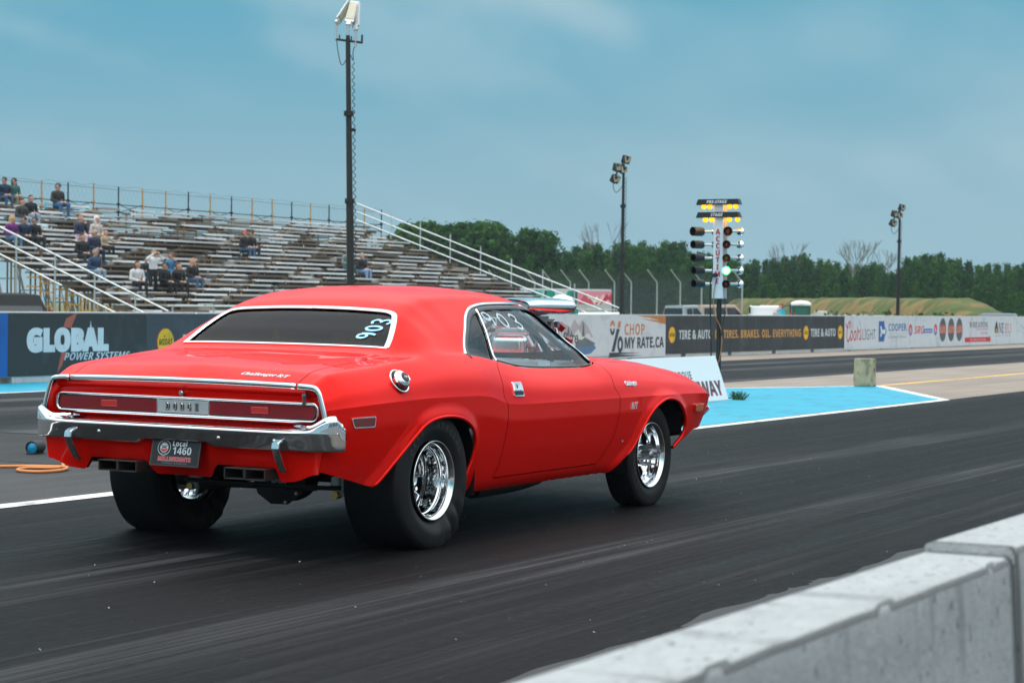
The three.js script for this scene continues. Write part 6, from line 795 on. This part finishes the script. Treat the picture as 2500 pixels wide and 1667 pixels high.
// ---------- background: trees, bank, fence, pavilion, parked vehicles ----------
{
  // leafy trees: a tapered trunk with limbs, and a crown of many small leaf clumps
  function crownGeo(seed, H, R, low, leaves, shape) {
    const r = rng(seed), P = [], N = [], C = [], clumps = []; const nC = 110;
    for (let k = 0; k < nC; k++) { const t = Math.pow(r(), .8), y = lerp(low, H, t), rad = R * shape(t) * Math.sqrt(r()) * (.75 + .4 * r()), a = r() * 6.283; clumps.push([Math.cos(a) * rad, y, Math.sin(a) * rad, (.3 + .5 * r()) * (1 - t * .4), .8 + .4 * r()]); }
    for (let k = 0; k < leaves; k++) { const c0 = clumps[Math.floor(r() * nC)], loose = r() < .4, c = loose ? [c0[0] * .9, lerp(low, H, Math.pow(r(), .9)), c0[2] * .9, c0[3] * 1.6, 1] : c0; if (loose) { const k2 = R * shape(clamp((c[1] - low) / (H - low), 0, 1)) * .9, l2 = Math.hypot(c[0], c[2]) || 1, f2 = Math.min(1, k2 / l2); c[0] *= f2; c[2] *= f2; } const u = r() * 2 - 1, a = r() * 6.283, q = Math.sqrt(1 - u * u), d = Math.pow(r(), .45) * c[3], x = c[0] + Math.cos(a) * q * d, y = c[1] + u * d * .8, z = c[2] + Math.sin(a) * q * d, s = .08 + .11 * r(); const n = V(Math.cos(a) * q + (r() - .5) * 1.3, u + .4 + (r() - .5), Math.sin(a) * q + (r() - .5) * 1.3).normalize(), t1 = V(n.z + .01, r() - .5, -n.x).normalize(), t2 = n.clone().cross(t1).normalize(), col = c[4] * (.8 + .4 * r());
      const v = [[-1, -.6], [.2, -1], [1, .5], [-.3, 1]].map(([i, j]) => [x + t1.x * i * s + t2.x * j * s, y + t1.y * i * s + t2.y * j * s, z + t1.z * i * s + t2.z * j * s]); for (const i of [0, 1, 2, 0, 2, 3]) { P.push(...v[i]); N.push(n.x, n.y, n.z); C.push(col, col * (.97 + .06 * r()), col * .95); } }
    const g = new THREE.BufferGeometry(); g.setAttribute('position', new THREE.BufferAttribute(new Float32Array(P), 3)); g.setAttribute('normal', new THREE.BufferAttribute(new Float32Array(N), 3)); g.setAttribute('color', new THREE.BufferAttribute(new Float32Array(C), 3)); return g;
  }
  function trunkGeo(seed, H, r0) { const r = rng(seed), g = [tube([[0, -.3, 0], [.05, H * .3, .04], [-.04, H * .6, .02], [.02, H * .93, 0]], r0, 12, 6)]; { const p = g[0].attributes.position; for (let i = 0; i < p.count; i++) { const k = 1 - .8 * clamp(p.getY(i) / H, 0, 1); p.setX(i, p.getX(i) * (.3 + .7 * k)); p.setZ(i, p.getZ(i) * (.3 + .7 * k)); } } for (let k = 0; k < 9; k++) { const y = H * (.3 + .6 * k / 9), a = r() * 6.28, l = H * .16 * (1.2 - k / 10); g.push(bar([0, y, 0], [Math.cos(a) * l, y + l * .9, Math.sin(a) * l], r0 * .35, 5, r0 * .1)); } return merge(g); }
  const leaf = [[.022, .082, .010], [.034, .105, .014], [.016, .064, .012]].map((c) => mat({ c, r: .95, specularIntensity: .15, vertexColors: true, side: THREE.DoubleSide, transmission: .25, thickness: 0 })), bark = mat({ c: [.16, .15, .13], r: .9 });
  const oval = (t) => Math.sin(Math.PI * Math.pow(clamp(t * .92 + .06, 0, 1), .75)) * (1 - .25 * t), cone = (t) => (.3 + .9 * Math.sin(Math.PI * (t * .7 + .2))) * (1 - t * .82), tuft = (t) => .4 + .8 * Math.sin(Math.PI * t);
  const kinds = [...Array(7)].map((_, k) => { const H = 10, shape = k < 3 ? oval : k < 6 ? cone : tuft; return { H, crown: crownGeo(200 + k, H, k < 3 ? 1.8 : k < 6 ? 1.35 : 1.8, k === 6 ? 5.6 : 1.4, k === 6 ? 3000 : 5200, shape), trunk: trunkGeo(300 + k, H, .13) }; });
  const edge = K([[930, 600], [960, 575], [985, 552], [1040, 548], [1090, 555], [1170, 547], [1210, 548], [1235, 570], [1258, 596], [1290, 565], [1312, 600], [1330, 572], [1350, 605], [1385, 612], [1435, 594], [1490, 602], [1540, 590], [1570, 590], [1600, 612], [1620, 594], [1660, 590], [1700, 612], [1755, 626], [1810, 632], [1860, 638], [1910, 628], [1970, 622], [1990, 628], [2020, 638], [2070, 644], [2130, 640], [2180, 644], [2230, 628], [2290, 622], [2340, 634], [2400, 644], [2500, 638], [2600, 640]]);
  const names = ['aspen', 'poplar', 'birch'], r = rng(2024); let count = 0;
  const plant = (px, depth, topPy, kind, label) => { const T = spot(px, topPy, depth), y0 = -.5, H = T.y - y0, k = kinds[kind], o = thing('tree', label, 'tree', 'trees beyond the race track', [T.x, y0, T.z]); const s = H / k.H, w = s * (.9 + .25 * r()); part('trunk', k.trunk, bark, o); part('crown', k.crown, leaf[Math.floor(r() * 3)], o); o.scale.set(w, s, w); o.rotation.y = r() * 6.28; return o; };
  const where = (px) => px < 1260 ? 'behind the right end of the grandstand' : px < 1700 ? 'behind the catch fence' : px < 2050 ? 'right of the starting lights' : 'behind the grassy bank at right';
  for (let px = 925; px < 2560; px += 14 + r() * 8) { const e = edge(px); plant(px, 226 + r() * 20, e + 6 + r() * 30, px > 1650 ? 3 + Math.floor(r() * 3) : Math.floor(r() * 6), 'green broadleaf tree in the wood ' + where(px)); count++; }
  for (let px = 935; px < 2560; px += 17 + r() * 10) { const e = edge(px); plant(px, 252 + r() * 20, e + r() * r() * 26, px > 1650 ? 3 + Math.floor(r() * 3) : Math.floor(r() * 6), 'green broadleaf tree in the wood ' + where(px)); }
  for (let px = 1240; px < 2560; px += 20 + r() * 12) plant(px, 205 + r() * 14, edge(px) + 52 + r() * 30, Math.floor(r() * 6), 'low green tree before the wood ' + where(px));
  for (const [px, py] of [[1005, 548], [1045, 545], [1090, 553], [1135, 548], [1180, 547], [1205, 552], [1290, 562], [1331, 568]]) plant(px, 222, py, 6, 'tall thin-stemmed tree with a tufted top ' + where(px));
  // bare trees
  const bare = [0, 1].map((q) => { const rr = rng(60 + q), g = []; const grow = (p, d, l, w, n) => { const e = [p[0] + d[0] * l, p[1] + d[1] * l, p[2] + d[2] * l]; g.push(bar(p, e, w, 4, w * .6)); if (n) for (let k = 0; k < 3; k++) { const a = V(d[0] + (rr() - .5) * 1.1, d[1] + (rr() - .2) * .4, d[2] + (rr() - .5) * 1.1).normalize().toArray(); grow(e, a, l * (.6 + .2 * rr()), w * .6, n - 1); } }; grow([0, -.3, 0], [0, 1, 0], 4.4, .14, 4); return merge(g); });
  [[1480, 580], [2080, 612], [2105, 618], [2150, 632], [1930, 622]].forEach(([px, py], k) => { const T = spot(px, py, 243), o = single('bare_tree', bare[k % 2], bark, k === 0 ? 'leafless tree rising above the wood left of the starting lights' : k < 4 && k > 0 ? ['', 'leftmost leafless tree above the wood left of the right light tower', 'middle leafless tree above the wood left of the right light tower', 'leafless tree nearest the right light tower'][k] : 'leafless tree above the wood near the portable toilet', 'bare tree', null, [T.x, -.5, T.z]); const s = (T.y + .5) / 10.6; o.scale.set(s, s, s); });

  // grassy bank with a concrete wall at its foot
  const bankMap = dataTex(512, 256, (u, v, i, j) => { const n = fbm(u, v, 14, 7, 5, 5), d = smooth(.48, .62, fbm(u, v, 9, 5, 5, 9)), k = .6 + .75 * n + (hash2(i, j, 3) - .5) * .3; return srgb3([lerp(.07, .17, d), lerp(.095, .115, d), lerp(.022, .04, d)], k); }, true); bankMap.repeat.set(6, 1);
  const A = spot(1760, 740, 190), Bk = spot(2420, 760, 150), dir = Bk.clone().sub(A).setY(0), n = V(dir.z, 0, -dir.x).normalize(), len = dir.length(); const bg = new THREE.PlaneGeometry(1, 1, 160, 14), bp = bg.attributes.position; const rr = rng(8);
  for (let i = 0; i < bp.count; i++) { const u = bp.getX(i) + .5, v = bp.getY(i) + .5, h = (2.55 + .25 * fbm(u, .3, 20, 3, 3, 4)) * smooth(1.02, .80, u) * smooth(-.02, .05, u), q = A.clone().addScaledVector(dir, u * 1.02).addScaledVector(n, (v - .35) * 9); const y = -.5 + h * smooth(0, .42, v) * smooth(1.1, .72, v) + .16 * (noise(u * 160, v * 14, 999, 99, 2) - .5); bp.setXYZ(i, q.x, y, q.z); } bg.computeVertexNormals(); structure('grassy_bank', bg, mat({ r: .95, map: bankMap, side: THREE.DoubleSide }));
  { const wm = mat({ c: [.42, .42, .4], r: .85 }), w = thing('barrier_wall', 'low grey concrete wall along the foot of the grassy bank', 'wall'), a = spot(1975, 760, 165), b = spot(2560, 775, 105), d = b.clone().sub(a).setY(0), L = d.length(), ang = Math.atan2(-d.z, d.x), k = Math.ceil(L / 3.2); const g = new RoundedBoxGeometry(L / k - .04, 1.5, .4, 1, .03); for (let i = 0; i < k; i++) { const p = a.clone().addScaledVector(d, (i + .5) / k), o = part('wall_block', g, wm, w); o.position.set(p.x, .2, p.z); o.rotation.y = ang; } }
  // weeds before that wall
  { const g = [], q = rng(17); for (let k = 0; k < 34; k++) { const px = 2005 + k * 11 + q() * 8; if (px > 2330) break; const p = spot(px, 770, 100 + q() * 14); for (let m = 0; m < 60; m++) { const s = .05 + .07 * q(); g.push(at(new THREE.PlaneGeometry(s, s * 2.2), p.x + (q() - .5) * 1.4, -.4 + 1.35 * Math.pow(q(), .8) * (.7 + .5 * Math.sin(k * 1.7) ** 2), p.z + (q() - .5) * 1.0, q() * 3, q() * 6, q() * 3)); } } const o = part('tall_weeds', merge(g), mat({ c: [.05, .1, .03], r: .85, side: THREE.DoubleSide }), scene); tag(o, null, null, null, 'stuff'); }
  // runoff road and row of painted blocks
  structure('service_road', (() => { const g = new THREE.PlaneGeometry(1, 1, 30, 1), p = g.attributes.position; for (let i = 0; i < p.count; i++) { const u = p.getX(i) + .5, v = p.getY(i) + .5, q = spot(lerp(1300, 1900, u), 750, 172 + v * 14 - u * 8); p.setXYZ(i, q.x, -.49, q.z); } g.computeVertexNormals(); return g; })(), mat({ c: [.36, .33, .29], r: .9, side: THREE.DoubleSide }));
  structure('service_road', (() => { const g = new THREE.PlaneGeometry(1, 1, 30, 1), p = g.attributes.position; for (let i = 0; i < p.count; i++) { const u = p.getX(i) + .5, v = p.getY(i) + .5, q = spot(lerp(1300, 1640, u), 750, lerp(156, 166, u) + v * (12 - 9 * u)); p.setXYZ(i, q.x, -.485, q.z); } g.computeVertexNormals(); return g; })(), mat({ c: [.1, .1, .11], r: .9, side: THREE.DoubleSide }));
  { const g = new RoundedBoxGeometry(2.0, .8, .6, 1, .12), wm = mat({ c: [.72, .74, .75], r: .7 }); for (let k = 0; k < 19; k++) { const px = 1500 + k * 18, p = spot(px, 740, 196 - k * .5), far = k > 10; const o = single('barrier_block', g, wm, far ? 'white concrete barrier block right of the catch fence posts' : 'white concrete barrier block seen through the catch fence', 'barrier block', far ? 'white blocks toward the starting lights' : 'white blocks behind the catch fence', [p.x, far ? .4 : .05, p.z]); o.rotation.y = .5 + (k * 5 % 3) * .12; } }

  // catch fence with leaning tops
  { const f = thing('catch_fence', 'tall wire catch fence on grey posts with angled tops', 'fence'), D = 165, pts = []; const heads = [1035, 1090, 1150, 1215, 1305, 1347, 1392, 1437, 1500, 1541, 1604, 1661, 1713, 1812];
    const P = heads.map((px, k) => spot(px, 760, D - k * 1.2)); P.forEach((p, k) => { const toward = V(-.5, 0, -.86); part('fence_post', [tube([[p.x, -.5, p.z], [p.x, 2.9, p.z], [p.x, 3.12, p.z], [p.x - .12, 3.3, p.z - .1], [p.x - .75, 4.05, p.z - .45]], .055, 24, 7)], M.galv, f); });
    const g = new THREE.BufferGeometry(), V3 = [], I = []; P.forEach((p, k) => { V3.push(p.x, -.45, p.z, p.x, 3.15, p.z, p.x - .7, 3.95, p.z - .42); if (k) { const o = 3 * (k - 1); I.push(o, o + 3, o + 1, o + 1, o + 3, o + 4, o + 1, o + 4, o + 2, o + 2, o + 4, o + 5); } }); g.setAttribute('position', new THREE.BufferAttribute(new Float32Array(V3), 3)); g.setIndex(I); g.computeVertexNormals(); part('fence_mesh', g, mat({ c: [.09, .115, .125], r: .8, transparent: true, opacity: .42, side: THREE.DoubleSide }), f); }
  // pavilion with a painted band
  { const b = thing('pavilion', 'pale flat-roofed building with a teal and pink painted band', 'building'), p0 = spot(1100, 760, 122), p1 = spot(1492, 762, 125), d = p1.clone().sub(p0).setY(0), L = d.length(), a = Math.atan2(-d.z, d.x); b.position.set(p0.x, -.5, p0.z); b.rotation.y = a;
    part('wall', [box(L, 2.75, .2, L / 2, 1.375, 0), box(.2, 2.75, 4, L - .1, 1.375, -2.1), box(L, .1, 4, L / 2, 2.8, -2)], mat({ c: [.52, .54, .53], r: .8 }), b);
    const t = canvasTex(1024, 96, (c, w, h) => { c.fillStyle = '#15776f'; c.fillRect(0, 0, w, h); const r2 = rng(4), cols = ['#1d9a8a', '#0f5c58', '#2bb7a4', '#c8d4d4', '#18867c']; for (let k = 0; k < 40; k++) { c.fillStyle = cols[Math.floor(r2() * 5)]; const x = 220 + r2() * 560; c.beginPath(); c.moveTo(x, 0); c.lineTo(x + 30 + r2() * 50, 0); c.lineTo(x + r2() * 60, h); c.lineTo(x - 20, h); c.fill(); } c.fillStyle = '#e58fa0'; c.fillRect(800, 0, 224, h); for (let k = 0; k < 14; k++) { c.fillStyle = ['#f2c6c8', '#d0566c', '#f0e8e0', '#c03a50'][k % 4]; const x = 800 + r2() * 200; c.beginPath(); c.moveTo(x, h); c.lineTo(x + 50, h * r2()); c.lineTo(x + 80, h); c.fill(); } c.fillStyle = '#d9e2e8'; c.fillRect(0, 0, 190, h); c.fillStyle = '#3aa5d4'; c.beginPath(); c.arc(120, 60, 48, 0, 7); c.fill(); c.fillStyle = '#c94a5a'; c.fillRect(0, 0, 50, 40); c.fillRect(180, h - 18, 330, 18); });
    const g = new THREE.PlaneGeometry(L, .78); part('painted_band', [g.translate(L / 2, 2.34, .108)], mat({ map: t, r: .7 }), b);
    for (let k = 1; k < 6; k++) part('wall_joint', [box(.05, 1.9, .02, L * k / 6, .95, .11)], mat({ c: [.4, .42, .42], r: .8 }), b); }
  // vehicles behind the wall
  const glassM = mat({ c: [.02, .026, .03], r: .05 }), tyreM = M.rubber;
  function vehicle(name, label, p, ry, paint, o) {
    const t = thing(name, label, o.cat, null, [p.x, -.5, p.z]); t.rotation.y = ry; const W = o.w || 1.85, m = o.dull ? mat({ c: paint, r: .7, specularIntensity: .3 }) : mat({ c: paint, r: .35, clearcoat: .8, clearcoatRoughness: .1 });
    const ex = (pts, w, bev = .05) => { const g = extrude(pts, w - 2 * bev, bev); return g.translate(0, 0, -w / 2 + bev); };
    part('body', [ex(o.body, W)], m, t); const cab = part('cabin', (() => { const g = ex(o.cabin, W - .12, .06), q = g.attributes.position, y0 = Math.min(...o.cabin.map((a) => a[1])), y1 = Math.max(...o.cabin.map((a) => a[1])); for (let i = 0; i < q.count; i++) q.setZ(i, q.getZ(i) * (1 - .16 * (q.getY(i) - y0) / (y1 - y0))); g.computeVertexNormals(); return [g]; })(), m, t);
    const y0 = Math.min(...o.cabin.map((a) => a[1])), y1 = Math.max(...o.cabin.map((a) => a[1])), hw = (y) => (W - .12) / 2 * (1 - .16 * (y - y0) / (y1 - y0)) + .012;
    for (const pts of o.windows) for (const s of [1, -1]) { const g = new THREE.ShapeGeometry(shapeOf(pts)), q = g.attributes.position; for (let i = 0; i < q.count; i++) q.setZ(i, s * (hw(q.getY(i)) + .004)); g.computeVertexNormals(); part('side_window', clean(g), (() => { const k = glassM; k.side = THREE.DoubleSide; return k; })(), cab); }
    for (const [a, b] of o.screens) { const g = new THREE.BufferGeometry(), k = .86, o2 = a[0] < 0 ? -.068 : .068; g.setAttribute('position', new THREE.BufferAttribute(new Float32Array([a[0] + o2, a[1], -hw(a[1]) * k, a[0] + o2, a[1], hw(a[1]) * k, b[0] + o2, b[1], hw(b[1]) * k, b[0] + o2, b[1], -hw(b[1]) * k]), 3)); g.setIndex([0, 1, 2, 0, 2, 3]); g.computeVertexNormals(); part('window', clean(g), glassM, cab); }
    for (const x of o.wheels) for (const s of [1, -1]) { const w = part('wheel', [cyl(.36, .36, .24, x, .36, s * (W / 2 - .12), Math.PI / 2, 0, 0, 24)], tyreM, t); part('hub', [cyl(.2, .2, .25, x, .36, s * (W / 2 - .12), Math.PI / 2, 0, 0, 16)], M.steel, w); }
    for (const s of [1, -1]) part('tail_lamp', [box(.05, .3, .12, o.body[0][0] + .0, 1.0, s * (W / 2 - .12))], mat({ c: [.3, .01, .01], r: .2 }), t); return t;
  }
  const face = (p, k = 0) => Math.atan2(p.z - CAM.z, -(p.x - CAM.x)) + Math.PI + k;
  const pick = { body: [[-2.7, .5], [-2.72, 1.05], [-.6, 1.08], [1.2, 1.08], [2.5, 1.0], [2.7, .85], [2.7, .45], [-2.6, .4]], cabin: [[-.75, 1.06], [-.6, 1.86], [.55, 1.9], [1.35, 1.1]], windows: [[[-.5, 1.14], [-.42, 1.75], [.02, 1.78], [.04, 1.14]], [[.1, 1.14], [.1, 1.78], [.5, 1.78], [1.1, 1.16]]], screens: [[[-.748, 1.2], [-.648, 1.78]], [[1.26, 1.2], [.65, 1.82]]], wheels: [-1.75, 1.75], cat: 'pickup truck' };
  const suv = { body: [[-2.5, .5], [-2.52, 1.15], [1.2, 1.18], [2.4, 1.08], [2.55, .9], [2.55, .45], [-2.4, .4]], cabin: [[-2.5, 1.14], [-2.35, 1.92], [.5, 1.96], [1.35, 1.2]], windows: [[[-2.3, 1.24], [-2.2, 1.8], [-1.35, 1.83], [-1.35, 1.24]], [[-1.25, 1.24], [-1.25, 1.83], [-.4, 1.84], [-.4, 1.24]], [[-.3, 1.24], [-.3, 1.84], [.42, 1.84], [1.1, 1.26]]], screens: [[[-2.5, 1.26], [-2.4, 1.84]], [[1.28, 1.26], [.6, 1.88]]], wheels: [-1.6, 1.6], w: 1.95, cat: 'van' };
  const sed = { body: [[-2.2, .45], [-2.25, .95], [2.0, .92], [2.3, .7], [2.25, .4], [-2.1, .38]], cabin: [[-2.0, .93], [-1.3, 1.45], [.2, 1.5], [1.15, .95]], windows: [[[-1.6, 1.0], [-1.15, 1.38], [-.55, 1.41], [-.55, 1.0]], [[-.45, 1.0], [-.45, 1.41], [.15, 1.42], [.9, 1.0]]], screens: [[[-1.88, 1.02], [-1.38, 1.4]], [[1.06, 1.02], [.32, 1.45]]], wheels: [-1.4, 1.4], cat: 'car' };
  let p = spot(1665, 760, 122); vehicle('pickup_truck', 'silver-grey pickup truck with a black canopy behind the wall', p, -.3, [.28, .32, .34], { ...pick });
  { const c = spot(1700, 760, 119); }
  p = spot(1760, 758, 128); vehicle('van', 'tan sport utility vehicle behind the dark wall sign', p, -.38, [.42, .30, .21], { ...suv });
  p = spot(1480, 764, 96); vehicle('parked_car', 'white car behind the wall sign with orange lettering', p, -.25, [.75, .77, .78], { ...sed, cat: 'car', w: 1.9 });
  p = spot(22, 742, 30); { const d = vehicle('parked_van', 'dark grey vehicle behind the wall at the left edge', spot(0, 742, 52), .9, [.014, .016, .018], { ...sed, cat: 'van', dull: 1 }); d.position.y = -.1; }
  // white utility truck with gear on its deck
  { const q = spot(1880, 760, 126), t = thing('utility_truck', 'white utility truck with a rack of safety gear on its deck', 'truck', null, [q.x, -.5, q.z]); t.rotation.y = .5; const w = mat({ c: [.74, .76, .77], r: .4 }); part('deck', [rbox(5.2, .5, 2, .06, 0, .95, 0), rbox(1.5, 1.0, 1.9, .14, 2.0, 1.5, 0)], w, t); part('cab_window', [box(.9, .4, 1.92, 2.1, 1.72, 0)], glassM, t); part('rack', [bar([-2.4, 1.2, .9], [-2.4, 2.1, .9], .04), bar([1.2, 1.2, .9], [1.2, 2.1, .9], .04), bar([-2.4, 2.0, .9], [1.2, 2.0, .9], .035), bar([-2.4, 2.0, -.9], [1.2, 2.0, -.9], .035)], M.black, t); for (const x of [-1.7, 1.7]) for (const s of [1, -1]) part('wheel', [cyl(.4, .4, .26, x, .4, s * .85, Math.PI / 2, 0, 0, 24)], tyreM, t);
    const lift = (dx, dz, g, m, name, label, cat) => { const c = Math.cos(.5), s2 = Math.sin(.5); single(name, g, m, label, cat, null, [q.x + dx * c + dz * s2, .7, q.z - dx * s2 + dz * c]); };
    lift(-1.9, .5, merge([cyl(.22, .2, .55, 0, .27, 0), cyl(.23, .23, .06, 0, .57, 0)]), mat({ c: [.05, .45, .55], r: .4 }), 'drink_cooler', 'turquoise drink cooler on the white utility truck', 'cooler');
    lift(-.1, .6, merge([cyl(.14, .14, .6, 0, .3, 0), sph(.14, 0, .6, 0), cyl(.04, .05, .14, 0, .78, 0)]), mat({ c: [.45, .02, .02], r: .35 }), 'fire_extinguisher', 'large red fire extinguisher on the middle of the white truck deck', 'extinguisher');
    lift(-1.0, .4, merge([rbox(.6, .4, .5, .05, 0, .2, 0), sph(.16, .1, .5, 0)]), mat({ c: [.3, .3, .34], r: .6 }), 'gear_bag', 'grey gear bag between the cooler and the extinguisher', 'bag');
    lift(.9, .5, merge([rbox(.7, .3, .5, .04, 0, .15, 0), rbox(.3, .3, .3, .04, .1, .45, 0)]), mat({ c: [.6, .6, .58], r: .6 }), 'tool_box', 'pale tool box at the right of the white truck deck', 'box'); }
  { const q = spot(1931, 760, 122), g = merge([cyl(.15, .15, .62, 0, 1.1, 0), cyl(.15, .15, .62, .36, 1.1, .1), cyl(.05, .05, .16, 0, 1.5, 0), cyl(.05, .05, .16, .36, 1.5, .1), box(.8, .8, .4, .18, .4, 0)]); single('gas_cylinders', g, mat({ c: [.4, .03, .03], r: .4 }), 'pair of red gas cylinders beside the portable toilet', 'cylinder', null, [q.x, -.5, q.z]); }
  { const q = spot(1956, 760, 125), t = thing('portable_toilet', 'green portable toilet with a white domed roof', 'portable toilet', null, [q.x, -.5, q.z]); t.rotation.y = .4; part('cabin', [rbox(1.1, 2.0, 1.1, .05, 0, 1.05, 0)], mat({ c: [.015, .1, .075], r: .5 }), t); part('roof', [at(sph(.62, 0, 0, 0, [1, .35, 1], 20), 0, 2.1, 0), box(1.16, .1, 1.16, 0, 2.06, 0)], mat({ c: [.72, .75, .74], r: .5 }), t); part('door', [rbox(.03, 1.7, .7, .01, -.56, 1.0, 0)], mat({ c: [.02, .13, .1], r: .5 }), t); single('white_locker', rbox(.7, 1.7, .6, .03, 0, .85, 0), mat({ c: [.7, .72, .7], r: .6 }), 'narrow white locker standing right of the portable toilet', 'locker', null, [q.x + .9, -.5, q.z + .9]); }
  { const q = spot(1372, 750, 92), t = thing('storage_tank', 'white rounded tank on a teal stand beyond the engine scoop', 'tank', null, [q.x, -.5, q.z]); part('tank', [sph(.55, 0, 1.92, 0, [1.1, .7, 1], 24)], mat({ c: [.74, .76, .77], r: .5 }), t); part('stand', [box(.3, 1.7, .4, .45, .85, .3)], mat({ c: [.02, .35, .32], r: .6 }), t); }
  { const q = spot(2395, 772, 90), t = single('traffic_cone', lathe([[.25, 0], [.25, .04], [.16, .05], [.04, .85], [0, .86]], 16), mat({ c: [.75, .12, .03], r: .6 }), 'orange traffic cone just above the white wall at right', 'cone', null, [q.x, .2, q.z]); }
  { const q = spot(2440, 774, 88); const d = vehicle('parked_car', 'dark low car roof behind the white wall at right', q, .2, [.04, .045, .05], { ...sed }); d.position.y = -.35; }
  for (let k = 0; k < 34; k++) { const o = thing('tree', 'green broadleaf tree, unseen, added behind the camera for reflections on the car', 'tree', 'unseen trees added on the near side of the track', [-70 + k * 6.2 + r() * 3, 0, 52 + r() * 16]), q = kinds[Math.floor(r() * 6)], sc = .85 + .5 * r(); part('trunk', q.trunk, bark, o); part('crown', q.crown, leaf[k % 3], o); o.scale.set(sc * 1.35, sc, sc * 1.35); o.rotation.y = r() * 6; }  // out-of-view trees added to darken what the car side mirrors
}
renderer.render(scene, camera);
